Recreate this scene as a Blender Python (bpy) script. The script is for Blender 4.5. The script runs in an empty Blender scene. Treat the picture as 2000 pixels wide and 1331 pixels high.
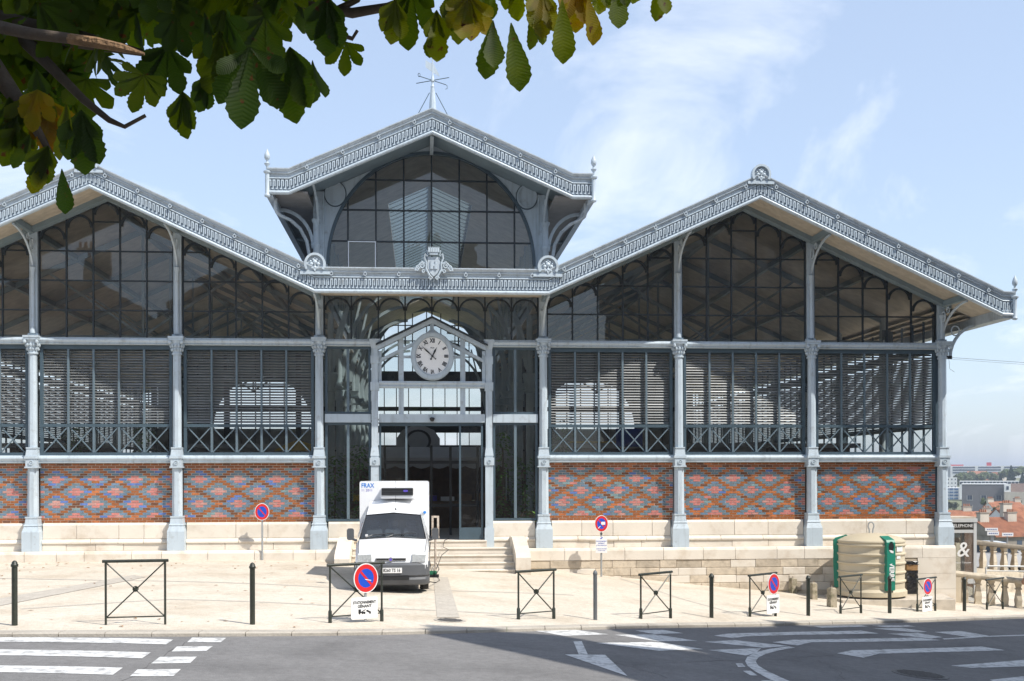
import bpy, math, random
from mathutils import Vector, Matrix
R = math.radians
scene = bpy.context.scene
COL = scene.collection
random.seed(7)

# ------------------------------------------------------------------ camera, sky, sun, exposure
CAM_Z = 2.4            # eye height above the left end of the square
F_PX = 2300.0          # focal length in photograph pixels (2000 wide)
cam_data = bpy.data.cameras.new('camera')
cam = bpy.data.objects.new('camera', cam_data)
COL.objects.link(cam)
cam_data.sensor_width = 36.0
cam_data.lens = F_PX / 2000.0 * 36.0
cam_data.shift_y = (930.0 - 665.5) / 2000.0
cam_data.clip_start = 0.1
cam_data.clip_end = 6000.0
cam.location = (0, 0, CAM_Z)
cam.rotation_euler = (R(90), 0.0023, 0)
scene.camera = cam

SUN_DIR = Vector((0.65, -0.45, 1.0)).normalized()       # towards the sun
sun_elev = math.asin(SUN_DIR.z)
world = bpy.data.worlds.new('World')
scene.world = world
world.use_nodes = True
wn, wl = world.node_tree.nodes, world.node_tree.links
wn.clear()
w_out = wn.new('ShaderNodeOutputWorld')
w_bg = wn.new('ShaderNodeBackground')
w_bg.inputs['Strength'].default_value = 0.145
w_sky = wn.new('ShaderNodeTexSky')
w_sky.sky_type = 'NISHITA'
w_sky.sun_disc = False
w_sky.sun_elevation = sun_elev
w_sky.sun_rotation = math.atan2(SUN_DIR.x, SUN_DIR.y)
w_sky.air_density = 1.0
w_sky.dust_density = 1.2
w_sky.ozone_density = 1.6
w_tc = wn.new('ShaderNodeTexCoord')
# wispy cirrus: direction projected on a high flat layer, stretched noise
w_sep = wn.new('ShaderNodeSeparateXYZ')
wl.new(w_tc.outputs['Generated'], w_sep.inputs[0])
w_h = wn.new('ShaderNodeMath'); w_h.operation = 'MAXIMUM'; w_h.inputs[1].default_value = 0.03
wl.new(w_sep.outputs['Z'], w_h.inputs[0])
w_h2 = wn.new('ShaderNodeMath'); w_h2.operation = 'ADD'; w_h2.inputs[1].default_value = 0.16
wl.new(w_h.outputs[0], w_h2.inputs[0])
w_dx = wn.new('ShaderNodeMath'); w_dx.operation = 'DIVIDE'
wl.new(w_sep.outputs['X'], w_dx.inputs[0]); wl.new(w_h2.outputs[0], w_dx.inputs[1])
w_dy = wn.new('ShaderNodeMath'); w_dy.operation = 'DIVIDE'
wl.new(w_sep.outputs['Y'], w_dy.inputs[0]); wl.new(w_h2.outputs[0], w_dy.inputs[1])
w_cmb = wn.new('ShaderNodeCombineXYZ')
wl.new(w_dx.outputs[0], w_cmb.inputs[0]); wl.new(w_dy.outputs[0], w_cmb.inputs[1])
w_map = wn.new('ShaderNodeMapping')
w_map.inputs['Rotation'].default_value = (0, 0, R(-32))
w_map.inputs['Scale'].default_value = (1.15, 0.62, 1)
w_map.inputs['Location'].default_value = (1.3, 4.2, 0)
wl.new(w_cmb.outputs[0], w_map.inputs[0])
w_n1 = wn.new('ShaderNodeTexNoise')
w_n1.inputs['Scale'].default_value = 1.15; w_n1.inputs['Detail'].default_value = 9
w_n1.inputs['Roughness'].default_value = 0.63; w_n1.inputs['Distortion'].default_value = 1.1
wl.new(w_map.outputs[0], w_n1.inputs[0])
w_rmp = wn.new('ShaderNodeValToRGB')
w_rmp.color_ramp.elements[0].position = 0.50; w_rmp.color_ramp.elements[0].color = (0, 0, 0, 1)
w_rmp.color_ramp.elements[1].position = 0.74; w_rmp.color_ramp.elements[1].color = (0.60, 0.60, 0.60, 1)
wl.new(w_n1.outputs['Fac'], w_rmp.inputs[0])
w_mix = wn.new('ShaderNodeMix'); w_mix.data_type = 'RGBA'
wl.new(w_rmp.outputs[0], w_mix.inputs['Factor'])
w_hz = wn.new('ShaderNodeMix'); w_hz.data_type = 'RGBA'        # thin even veil over the whole sky
w_hz.inputs['Factor'].default_value = 0.36
w_hz.inputs['B'].default_value = (5.7, 6.7, 8.4, 1)
wl.new(w_sky.outputs[0], w_hz.inputs['A'])
wl.new(w_hz.outputs['Result'], w_mix.inputs['A'])
w_mix.inputs['B'].default_value = (7.6, 7.8, 8.2, 1)
wl.new(w_mix.outputs['Result'], w_bg.inputs['Color'])
wl.new(w_bg.outputs[0], w_out.inputs[0])

sun_data = bpy.data.lights.new('sun', 'SUN')
sun_data.energy = 4.6
sun_data.angle = R(0.53)
sun_data.color = (1.0, 0.95, 0.87)
sun = bpy.data.objects.new('sun', sun_data)
COL.objects.link(sun)
sun.location = (20, -20, 40)
sun.rotation_euler = SUN_DIR.to_track_quat('Z', 'Y').to_euler()

vs = scene.view_settings
vs.view_transform = 'Standard'
vs.look = 'None'
vs.exposure = 0.25
vs.gamma = 1.0
vs.use_curve_mapping = False
scene.render.engine = 'CYCLES'
scene.cycles.max_bounces = 8
scene.cycles.diffuse_bounces = 4
scene.cycles.glossy_bounces = 4
scene.cycles.transmission_bounces = 4
scene.cycles.transparent_max_bounces = 24
scene.cycles.caustics_reflective = False
scene.cycles.caustics_refractive = False
scene.cycles.sample_clamp_indirect = 6.0
scene.cycles.use_denoising = True
try:
    scene.cycles.denoiser = 'OPENIMAGEDENOISE'
except Exception:
    pass

# ------------------------------------------------------------------ helpers
class MB:
    """collects shapes; build() links them as one mesh object"""
    def __init__(self):
        self.v = []; self.f = []; self.m = []; self.mi = 0
    def add(self, vs_, fs):
        o = len(self.v)
        self.v += [tuple(p) for p in vs_]
        for q in fs:
            self.f.append(tuple(o + i for i in q)); self.m.append(self.mi)
        return self
    def box(self, x0, x1, y0, y1, z0, z1):
        return self.add([(x0,y0,z0),(x1,y0,z0),(x1,y1,z0),(x0,y1,z0),(x0,y0,z1),(x1,y0,z1),(x1,y1,z1),(x0,y1,z1)],
                        [(0,3,2,1),(4,5,6,7),(0,1,5,4),(1,2,6,5),(2,3,7,6),(3,0,4,7)])
    def frus(self, x0, x1, y0, y1, z0, X0, X1, Y0, Y1, z1):
        return self.add([(x0,y0,z0),(x1,y0,z0),(x1,y1,z0),(x0,y1,z0),(X0,Y0,z1),(X1,Y0,z1),(X1,Y1,z1),(X0,Y1,z1)],
                        [(0,3,2,1),(4,5,6,7),(0,1,5,4),(1,2,6,5),(2,3,7,6),(3,0,4,7)])
    def prism(self, pts, y0, y1):
        """polygon in x,z (counter-clockwise seen from -y) pushed from y0 to y1"""
        n = len(pts)
        vs_ = [(p[0], y0, p[1]) for p in pts] + [(p[0], y1, p[1]) for p in pts]
        fs = [tuple(range(n)), tuple(range(2*n-1, n-1, -1))]
        for i in range(n):
            j = (i+1) % n
            fs.append((j, i, n+i, n+j))
        return self.add(vs_, fs)
    def prismz(self, pts, z0, z1):
        n = len(pts)
        vs_ = [(p[0], p[1], z0) for p in pts] + [(p[0], p[1], z1) for p in pts]
        fs = [tuple(range(n-1, -1, -1)), tuple(range(n, 2*n))]
        for i in range(n):
            j = (i+1) % n
            fs.append((i, j, n+j, n+i))
        return self.add(vs_, fs)
    def prismx(self, pts, x0, x1):
        """polygon in y,z pushed from x0 to x1"""
        n = len(pts)
        vs_ = [(x0, p[0], p[1]) for p in pts] + [(x1, p[0], p[1]) for p in pts]
        fs = [tuple(range(n-1, -1, -1)), tuple(range(n, 2*n))]
        for i in range(n):
            j = (i+1) % n
            fs.append((i, j, n+j, n+i))
        return self.add(vs_, fs)
    def beam(self, p, q, w, h, up=(0,0,1)):
        p, q, up = Vector(p), Vector(q), Vector(up)
        d = (q-p).normalized()
        s = d.cross(up)
        if s.length < 1e-4: s = d.cross(Vector((0,1,0)))
        s.normalize(); t = s.cross(d)
        s *= w/2; t *= h/2
        return self.add([p-s-t, p+s-t, p+s+t, p-s+t, q-s-t, q+s-t, q+s+t, q-s+t],
                        [(0,3,2,1),(4,5,6,7),(0,1,5,4),(1,2,6,5),(2,3,7,6),(3,0,4,7)])
    def tube(self, path, r, n=8, cap=True):
        path = [Vector(p) for p in path]
        k = len(path); vs_ = []; fs = []
        rr = r if isinstance(r, (list, tuple)) else [r]*k
        ref = None
        for i, p in enumerate(path):
            d = (path[min(i+1,k-1)] - path[max(i-1,0)]).normalized()
            if ref is None:
                ref = d.orthogonal().normalized()
            a = (ref - d*ref.dot(d))
            a = a.normalized() if a.length > 1e-5 else d.orthogonal().normalized()
            ref = a; b = d.cross(a)
            for j in range(n):
                t = 2*math.pi*j/n
                vs_.append(p + (a*math.cos(t) + b*math.sin(t))*rr[i])
        for i in range(k-1):
            for j in range(n):
                j2 = (j+1) % n
                fs.append((i*n+j, i*n+j2, (i+1)*n+j2, (i+1)*n+j))
        if cap:
            fs.append(tuple(range(n-1,-1,-1))); fs.append(tuple((k-1)*n+j for j in range(n)))
        return self.add(vs_, fs)
    def lathe(self, prof, n=16, c=(0,0,0), sx=1.0, sy=1.0, rot=0.0):
        vs_ = []; fs = []; k = len(prof)
        for (r, z) in prof:
            for j in range(n):
                t = 2*math.pi*j/n + rot
                vs_.append((c[0]+r*math.cos(t)*sx, c[1]+r*math.sin(t)*sy, c[2]+z))
        for i in range(k-1):
            for j in range(n):
                j2 = (j+1) % n
                fs.append((i*n+j, i*n+j2, (i+1)*n+j2, (i+1)*n+j))
        fs.append(tuple(range(n-1,-1,-1))); fs.append(tuple((k-1)*n+j for j in range(n)))
        return self.add(vs_, fs)
    def disc(self, c, rx, rz, y0, y1, n=32):
        return self.prism([(c[0]+rx*math.cos(2*math.pi*i/n), c[1]+rz*math.sin(2*math.pi*i/n)) for i in range(n)], y0, y1)
    def ring(self, c, rx, rz, ix, iz, y0, y1, n=40, a0=0.0, a1=2*math.pi):
        vs_ = []; fs = []
        full = abs(a1-a0-2*math.pi) < 1e-6
        k = n if full else n+1
        for i in range(k):
            t = a0+(a1-a0)*i/n
            co, si = math.cos(t), math.sin(t)
            vs_ += [(c[0]+rx*co, y0, c[1]+rz*si), (c[0]+ix*co, y0, c[1]+iz*si), (c[0]+ix*co, y1, c[1]+iz*si), (c[0]+rx*co, y1, c[1]+rz*si)]
        for i in range(n):
            a, b = 4*i, 4*((i+1) % k)
            for q in range(4):
                q2 = (q+1) % 4
                fs.append((a+q, a+q2, b+q2, b+q))
        if not full:
            fs.append((0,3,2,1)); e = 4*(k-1); fs.append((e,e+1,e+2,e+3))
        return self.add(vs_, fs)
    def quad(self, a, b, c, d):
        return self.add([a,b,c,d], [(0,1,2,3)])
    def mesh(self, name, mats, smooth=None):
        me = bpy.data.meshes.new(name)
        me.from_pydata(self.v, [], self.f)
        if not isinstance(mats, (list, tuple)): mats = [mats]
        for m in mats: me.materials.append(m)
        if len(mats) > 1: me.polygons.foreach_set('material_index', self.m)
        if smooth is not None:
            me.polygons.foreach_set('use_smooth', [True]*len(me.polygons))
            me.set_sharp_from_angle(angle=R(smooth))
        me.update()
        return me
    def build(self, name, mats, parent=None, smooth=None, loc=None):
        return link(name, self.mesh(name, mats, smooth), parent, loc)

def link(name, me, parent=None, loc=None, rot=None):
    o = bpy.data.objects.new(name, me)
    COL.objects.link(o)
    if parent is not None: o.parent = parent
    if loc is not None: o.location = loc
    if rot is not None: o.rotation_euler = rot
    return o
def thing(name, label, cat, loc=(0,0,0), rz=0.0, group=None):
    o = link(name, None, None, loc, (0,0,rz))
    o.empty_display_size = 0.3
    return tag(o, label, cat, group)
def tag(o, label=None, cat=None, group=None, kind=None):
    if label: o['label'] = label
    if cat: o['category'] = cat
    if group: o['group'] = group
    if kind: o['kind'] = kind
    return o
def copy_tree(o, parent=None):
    c = o.copy(); COL.objects.link(c); c.parent = parent
    for ch in o.children: copy_tree(ch, c)
    return c
def text_mesh(s, size, name, mat, depth=0.003, align='CENTER', shear=0.0, xscale=1.0, bold=0.0):
    """flat lettering as a mesh in the x,z plane, facing -y"""
    cu = bpy.data.curves.new(name, 'FONT')
    cu.body = s; cu.size = size; cu.align_x = align; cu.align_y = 'CENTER'; cu.extrude = depth; cu.shear = shear; cu.offset = bold
    cu.resolution_u = 2
    to = bpy.data.objects.new(name, cu); COL.objects.link(to)
    dg = bpy.context.evaluated_depsgraph_get()
    me = bpy.data.meshes.new_from_object(to.evaluated_get(dg))
    bpy.data.objects.remove(to)
    me.transform(Matrix.Rotation(R(90), 4, 'X') @ Matrix.Diagonal((xscale,1,1,1)))
    me.materials.clear(); me.materials.append(mat)
    me.name = name
    return me

# ------------------------------------------------------------------ materials
def nodes(name):
    m = bpy.data.materials.new(name); m.use_nodes = True
    nt = m.node_tree
    return m, nt, nt.nodes, nt.links, nt.nodes['Principled BSDF']
def mat(name, col, rough=0.55, metal=0.0, var=0.12, scale=3.0, bump=0.0, bscale=30.0, obj=0.0, stain=None, streak=0.0, spec=0.5, coat=0.0, detail=4):
    """principled with noise variation in world space, per-object variation, optional stain colour and vertical dirt streaks"""
    m, nt, N, L, P = nodes(name)
    geo = N.new('ShaderNodeNewGeometry')
    no = N.new('ShaderNodeTexNoise'); no.inputs['Scale'].default_value = scale; no.inputs['Detail'].default_value = detail
    L.new(geo.outputs['Position'], no.inputs['Vector'])
    mr = N.new('ShaderNodeMapRange'); mr.inputs['From Min'].default_value = 0.25; mr.inputs['From Max'].default_value = 0.75
    mr.inputs['To Min'].default_value = 1-var; mr.inputs['To Max'].default_value = 1+var
    L.new(no.outputs['Fac'], mr.inputs['Value'])
    val = mr.outputs[0]
    if obj:
        oi = N.new('ShaderNodeObjectInfo')
        m2 = N.new('ShaderNodeMapRange'); m2.inputs['To Min'].default_value = 1-obj; m2.inputs['To Max'].default_value = 1+obj
        L.new(oi.outputs['Random'], m2.inputs['Value'])
        mu = N.new('ShaderNodeMath'); mu.operation = 'MULTIPLY'
        L.new(val, mu.inputs[0]); L.new(m2.outputs[0], mu.inputs[1]); val = mu.outputs[0]
    hs = N.new('ShaderNodeHueSaturation'); hs.inputs['Color'].default_value = (*col, 1)
    L.new(val, hs.inputs['Value'])
    c = hs.outputs[0]
    if stain:
        scol, sscale, lo, hi, amt = stain
        n2 = N.new('ShaderNodeTexNoise'); n2.inputs['Scale'].default_value = sscale; n2.inputs['Detail'].default_value = 8; n2.inputs['Roughness'].default_value = 0.65
        L.new(geo.outputs['Position'], n2.inputs['Vector'])
        r2 = N.new('ShaderNodeMapRange'); r2.inputs['From Min'].default_value = lo; r2.inputs['From Max'].default_value = hi
        r2.inputs['To Max'].default_value = amt
        L.new(n2.outputs['Fac'], r2.inputs['Value'])
        mx = N.new('ShaderNodeMix'); mx.data_type = 'RGBA'; mx.inputs['B'].default_value = (*scol, 1)
        L.new(r2.outputs[0], mx.inputs['Factor']); L.new(c, mx.inputs['A']); c = mx.outputs['Result']
    if streak:
        mp = N.new('ShaderNodeMapping'); mp.inputs['Scale'].default_value = (9, 9, 0.8)
        L.new(geo.outputs['Position'], mp.inputs['Vector'])
        n3 = N.new('ShaderNodeTexNoise'); n3.inputs['Scale'].default_value = 1.0; n3.inputs['Detail'].default_value = 5
        L.new(mp.outputs[0], n3.inputs['Vector'])
        r3 = N.new('ShaderNodeMapRange'); r3.inputs['From Min'].default_value = 0.52; r3.inputs['From Max'].default_value = 0.8; r3.inputs['To Max'].default_value = streak
        L.new(n3.outputs['Fac'], r3.inputs['Value'])
        mx = N.new('ShaderNodeMix'); mx.data_type = 'RGBA'; mx.inputs['B'].default_value = (col[0]*0.35, col[1]*0.32, col[2]*0.28, 1)
        L.new(r3.outputs[0], mx.inputs['Factor']); L.new(c, mx.inputs['A']); c = mx.outputs['Result']
    L.new(c, P.inputs['Base Color'])
    P.inputs['Roughness'].default_value = rough; P.inputs['Metallic'].default_value = metal
    P.inputs['Specular IOR Level'].default_value = spec
    if coat: P.inputs['Coat Weight'].default_value = coat; P.inputs['Coat Roughness'].default_value = 0.05
    if bump:
        nb = N.new('ShaderNodeTexNoise'); nb.inputs['Scale'].default_value = bscale; nb.inputs['Detail'].default_value = 5
        L.new(geo.outputs['Position'], nb.inputs['Vector'])
        bp = N.new('ShaderNodeBump'); bp.inputs['Strength'].default_value = bump; bp.inputs['Distance'].default_value = 0.02
        L.new(nb.outputs['Fac'], bp.inputs['Height']); L.new(bp.outputs[0], P.inputs['Normal'])
    return m
def glass_mat(name, tint, ior=1.5, gain=1.0, wob=0.04, wscale=1.2, dirt=0.03):
    """thin pane: clear with tint, mirror-like at the surface by angle, a little dust"""
    m, nt, N, L, P = nodes(name)
    N.remove(P)
    out = N['Material Output']
    tr = N.new('ShaderNodeBsdfTransparent'); tr.inputs[0].default_value = (*tint, 1)
    gl = N.new('ShaderNodeBsdfGlossy'); gl.inputs['Roughness'].default_value = 0.0; gl.inputs['Color'].default_value = (1,1,1,1)
    fr = N.new('ShaderNodeFresnel'); fr.inputs['IOR'].default_value = ior
    geo = N.new('ShaderNodeNewGeometry')
    no = N.new('ShaderNodeTexNoise'); no.inputs['Scale'].default_value = wscale; no.inputs['Detail'].default_value = 2
    L.new(geo.outputs['Position'], no.inputs['Vector'])
    bp = N.new('ShaderNodeBump'); bp.inputs['Strength'].default_value = wob; bp.inputs['Distance'].default_value = 0.1
    L.new(no.outputs['Fac'], bp.inputs['Height']); L.new(bp.outputs[0], gl.inputs['Normal'])
    mu = N.new('ShaderNodeMath'); mu.operation = 'MULTIPLY'; mu.inputs[1].default_value = gain; mu.use_clamp = True
    L.new(fr.outputs[0], mu.inputs[0])
    mx = N.new('ShaderNodeMixShader')
    L.new(mu.outputs[0], mx.inputs[0]); L.new(tr.outputs[0], mx.inputs[1]); L.new(gl.outputs[0], mx.inputs[2])
    df = N.new('ShaderNodeBsdfDiffuse'); df.inputs[0].default_value = (0.42, 0.40, 0.36, 1)
    m3 = N.new('ShaderNodeMixShader')
    n2 = N.new('ShaderNodeTexNoise'); n2.inputs['Scale'].default_value = 2.2; n2.inputs['Detail'].default_value = 6
    L.new(geo.outputs['Position'], n2.inputs['Vector'])
    r2 = N.new('ShaderNodeMapRange'); r2.inputs['From Min'].default_value = 0.35; r2.inputs['From Max'].default_value = 0.75; r2.inputs['To Min'].default_value = dirt*0.3; r2.inputs['To Max'].default_value = dirt*1.6
    L.new(n2.outputs['Fac'], r2.inputs['Value'])
    L.new(r2.outputs[0], m3.inputs[0]); L.new(mx.outputs[0], m3.inputs[1]); L.new(df.outputs[0], m3.inputs[2])
    L.new(m3.outputs[0], out.inputs['Surface'])
    return m

M = {}
M['iron'] = mat('painted_iron', (0.47, 0.545, 0.60), 0.45, var=0.07, scale=2.0, streak=0.42, stain=((0.24,0.23,0.21), 5.0, 0.56, 0.78, 0.6))
M['iron_trim'] = mat('painted_iron_cornice', (0.45, 0.51, 0.555), 0.42, var=0.08, scale=2.5, streak=0.35, stain=((0.17,0.18,0.19), 4.0, 0.52, 0.78, 0.6))
M['iron_ground'] = mat('cornice_ground', (0.175, 0.215, 0.26), 0.5, var=0.10, scale=3)
M['frame'] = mat('window_frame_paint', (0.055, 0.088, 0.112), 0.45, var=0.12, scale=4)
M['frame_dark'] = mat('glazing_bar_paint', (0.014, 0.021, 0.026), 0.5, var=0.15, scale=4)
M['brace'] = mat('lattice_paint', (0.115, 0.16, 0.19), 0.45, var=0.10, scale=4)
M['slat'] = mat('louvre_blade', (0.47, 0.485, 0.49), 0.40, metal=0.85, var=0.10, scale=2.5, streak=0.2)
M['soffit'] = mat('soffit_board', (0.50, 0.44, 0.35), 0.7, var=0.15, scale=5, obj=0.08)
M['taupe'] = mat('taupe_boarding', (0.22,0.21,0.20), 0.7, var=0.12, scale=4)
M['wood'] = mat('roof_boarding', (0.64, 0.585, 0.495), 0.75, var=0.18, scale=3)
M['zinc'] = mat('roof_zinc', (0.24, 0.27, 0.30), 0.4, metal=0.3, var=0.12)
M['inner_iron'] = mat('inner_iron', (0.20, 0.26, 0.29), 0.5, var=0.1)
M['inner_light'] = mat('inner_iron_lit', (0.36, 0.43, 0.45), 0.5, var=0.1)  # inner iron lightened, imitating skylight falling on columns and brackets
M['stone'] = mat('plinth_limestone', (0.70, 0.64, 0.55), 0.85, var=0.07, scale=1.5, bump=0.18, bscale=26, obj=0.05, stain=((0.42,0.32,0.215), 1.7, 0.50, 0.80, 0.75))
M['rough_stone'] = mat('weathered_limestone', (0.52, 0.445, 0.345), 0.9, var=0.16, scale=5, bump=0.6, bscale=18, obj=0.14, stain=((0.20,0.165,0.12), 3.5, 0.50, 0.76, 0.7))
M['mortar'] = mat('mortar', (0.46, 0.40, 0.33), 0.95, var=0.15, scale=8)
M['mortar_brick'] = mat('brick_mortar', (0.70, 0.63, 0.55), 0.95, var=0.15, scale=8)
bv = dict(rough=0.32, var=0.22, scale=9.0, obj=0.12, spec=0.5)
M['b_brown'] = mat('brick_glazed_brown', (0.33, 0.112, 0.034), **bv)
M['b_dark'] = mat('brick_glazed_umber', (0.175, 0.07, 0.032), **bv)
M['b_orange'] = mat('brick_glazed_orange', (0.5, 0.165, 0.055), **bv)
M['b_pink'] = mat('brick_glazed_pink', (0.55, 0.205, 0.18), **bv)
M['b_rose'] = mat('brick_glazed_rose', (0.52, 0.27, 0.235), **bv)
M['b_slate'] = mat('brick_glazed_slate', (0.155, 0.22, 0.268), **bv)
M['b_steel'] = mat('brick_glazed_steel', (0.145, 0.225, 0.32), **bv)
M['b_blue'] = mat('brick_glazed_blue', (0.115, 0.19, 0.46), **bv)
M['b_teal'] = mat('brick_glazed_teal', (0.22, 0.32, 0.33), **bv)
M['glass_up'] = glass_mat('upper_glass', (0.90, 0.885, 0.86), gain=1.7, wob=0.018, wscale=0.8, dirt=0.018)
M['glass_lan'] = glass_mat('lantern_glass', (0.84, 0.86, 0.87), gain=1.7, wob=0.05, wscale=0.8, dirt=0.01)
M['glass_low'] = glass_mat('door_glass', (0.80, 0.82, 0.80), gain=1.3, wob=0.08, wscale=1.4, dirt=0.012)
M['glass_sky'] = glass_mat('skylight_glass', (0.86, 0.92, 0.95), gain=1.0, wob=0.0, dirt=0.06)
M['white'] = mat('white_paint', (0.80, 0.81, 0.82), 0.35, var=0.03)
M['dial'] = mat('clock_dial', (0.90, 0.90, 0.89), 0.4, var=0.03)
M['black'] = mat('black_paint', (0.016, 0.017, 0.018), 0.45, var=0.2)
M['green_iron'] = mat('dark_green_iron', (0.026, 0.031, 0.022), 0.42, var=0.25, scale=12, stain=((0.12,0.11,0.09), 14, 0.62, 0.8, 0.6))
# ------------------------------------------------------------------ the lie of the land
_GX = [-60,-30,-14,-7.6,-4.2,1.7,4.4,7.4,10.1,13.3,20,40]
_GZ = [0.35,0.10,-0.07,-0.02,-0.10,-0.45,-0.77,-1.07,-1.29,-1.52,-2.1,-4.0]
def interp(x, xs, ys):
    if x <= xs[0]: return ys[0]
    for i in range(len(xs)-1):
        if x <= xs[i+1]:
            t = (x-xs[i])/(xs[i+1]-xs[i]); return ys[i]+(ys[i+1]-ys[i])*t
    return ys[-1]
def gz(x):
    return sum(interp(x+d, _GX, _GZ) for d in (-1.6,-0.8,0,0.8,1.6))/5.0
ROAD_DROP = 0.06
def ray(px, py):
    dx, dy = px-1000.0, py-930.0
    return dx/F_PX, -(dy+0.0023*dx)/F_PX
def G(px, py, off=0.0):
    """the spot of ground seen at a place in the photograph"""
    t, s = ray(px, py)
    y = 20.0
    for _ in range(60):
        y = 0.5*y + 0.5*(gz(t*y)+off-CAM_Z)/s
    return Vector((t*y, y, gz(t*y)+off))
def at(px, py, y):
    """the point seen there at a given distance"""
    t, s = ray(px, py)
    return Vector((t*y, y, CAM_Z+s*y))

_kp = [G(x, y, -0.03) for x, y in ((-250,1243),(0,1241.5),(300,1241),(600,1240),(800,1236.5),(1000,1231.5),(1150,1228),(1300,1224),(1600,1217.5),(1800,1213),(2000,1207))]
KX = [-60.0, -30.0] + [p.x for p in _kp] + [_kp[-1].x+6, _kp[-1].x+14, 60]
KY = [_kp[0].y-1.0, _kp[0].y-0.4] + [p.y for p in _kp] + [_kp[-1].y+7, _kp[-1].y+20, 110]
def kerb_y(x):
    return sum(interp(x+d, KX, KY) for d in (-0.8,-0.4,0,0.4,0.8))/5.0

# ground materials
def ground_mat(name, col, grit, gscale, stain, patch, pscale):
    m, nt, N, L, P = nodes(name)
    geo = N.new('ShaderNodeNewGeometry')
    n1 = N.new('ShaderNodeTexNoise'); n1.inputs['Scale'].default_value = gscale; n1.inputs['Detail'].default_value = 3
    n2 = N.new('ShaderNodeTexNoise'); n2.inputs['Scale'].default_value = pscale; n2.inputs['Detail'].default_value = 8; n2.inputs['Roughness'].default_value = 0.6
    n4 = N.new('ShaderNodeTexVoronoi'); n4.inputs['Scale'].default_value = gscale*0.7
    for n in (n1, n2, n4): L.new(geo.outputs['Position'], n.inputs['Vector'])
    r1 = N.new('ShaderNodeMapRange'); r1.inputs['From Min'].default_value = 0.3; r1.inputs['From Max'].default_value = 0.7
    r1.inputs['To Min'].default_value = 1-grit; r1.inputs['To Max'].default_value = 1+grit
    n5 = N.new('ShaderNodeTexNoise'); n5.inputs['Scale'].default_value = 7.0; n5.inputs['Detail'].default_value = 6; n5.inputs['Roughness'].default_value = 0.75; L.new(geo.outputs['Position'], n5.inputs['Vector'])
    av = N.new('ShaderNodeMath'); av.operation = 'MULTIPLY_ADD'; av.inputs[1].default_value = 0.55; L.new(n5.outputs['Fac'], av.inputs[0])
    a2 = N.new('ShaderNodeMath'); a2.operation = 'MULTIPLY'; a2.inputs[1].default_value = 0.45; L.new(n1.outputs['Fac'], a2.inputs[0]); L.new(a2.outputs[0], av.inputs[2])
    L.new(av.outputs[0], r1.inputs['Value'])
    r2 = N.new('ShaderNodeMapRange'); r2.inputs['From Min'].default_value = 0.46; r2.inputs['From Max'].default_value = 0.74; r2.inputs['To Max'].default_value = patch
    L.new(n2.outputs['Fac'], r2.inputs['Value'])
    mx = N.new('ShaderNodeMix'); mx.data_type = 'RGBA'; mx.inputs['A'].default_value = (*col,1); mx.inputs['B'].default_value = (*stain,1)
    L.new(r2.outputs[0], mx.inputs['Factor'])
    hs = N.new('ShaderNodeHueSaturation'); L.new(mx.outputs['Result'], hs.inputs['Color']); L.new(r1.outputs[0], hs.inputs['Value'])
    L.new(hs.outputs[0], P.inputs['Base Color'])
    P.inputs['Roughness'].default_value = 0.9; P.inputs['Specular IOR Level'].default_value = 0.25
    bp = N.new('ShaderNodeBump'); bp.inputs['Strength'].default_value = 0.35; bp.inputs['Distance'].default_value = 0.01
    L.new(n4.outputs['Distance'], bp.inputs['Height']); L.new(bp.outputs[0], P.inputs['Normal'])
    return m
M['plaza'] = ground_mat('washed_gravel_paving', (0.585, 0.525, 0.435), 0.30, 40, (0.42,0.345,0.255), 0.75, 0.6)
M['setts'] = ground_mat('grey_setts', (0.46, 0.42, 0.36), 0.22, 26, (0.36,0.32,0.27), 0.6, 2.5)
M['asphalt'] = ground_mat('worn_asphalt', (0.185, 0.18, 0.176), 0.30, 55, (0.115,0.112,0.11), 0.8, 0.55)
M['kerb'] = ground_mat('kerb_stone', (0.42, 0.385, 0.33), 0.12, 30, (0.30,0.265,0.22), 0.7, 1.5)
M['line'] = mat('road_paint', (0.60, 0.60, 0.585), 0.7, var=0.10, scale=20, stain=((0.21,0.205,0.20), 6.0, 0.48, 0.66, 0.85))
M['cover'] = mat('cast_cover', (0.12, 0.115, 0.11), 0.6, var=0.3, scale=20)

def sheet(name, xs, ya, yb, off, m, n=6):
    mb = MB(); v = []; f = []
    for i, x in enumerate(xs):
        a, b = ya(x), yb(x)
        for j in range(n+1):
            v.append((x, a+(b-a)*j/n, gz(x)+off))
    for i in range(len(xs)-1):
        for j in range(n):
            f.append((i*(n+1)+j, (i+1)*(n+1)+j, (i+1)*(n+1)+j+1, i*(n+1)+j+1))
    mb.add(v, f)
    return mb.build(name, m)
xs = [-60+0.5*i for i in range(171)]
pl = sheet('pavement', xs, lambda x: kerb_y(x)+0.30, lambda x: 62.0 if x < 15.4 else kerb_y(x)+6.5, 0.0, M['plaza'])
tag(pl, kind='structure')
rd = sheet('road', [-60+0.5*i for i in range(211)], lambda x: -60.0, lambda x: kerb_y(x)+0.02, -ROAD_DROP, M['asphalt'], 8)
tag(rd, kind='structure')
kb = link('kerb', None); tag(kb, kind='structure')
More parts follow.
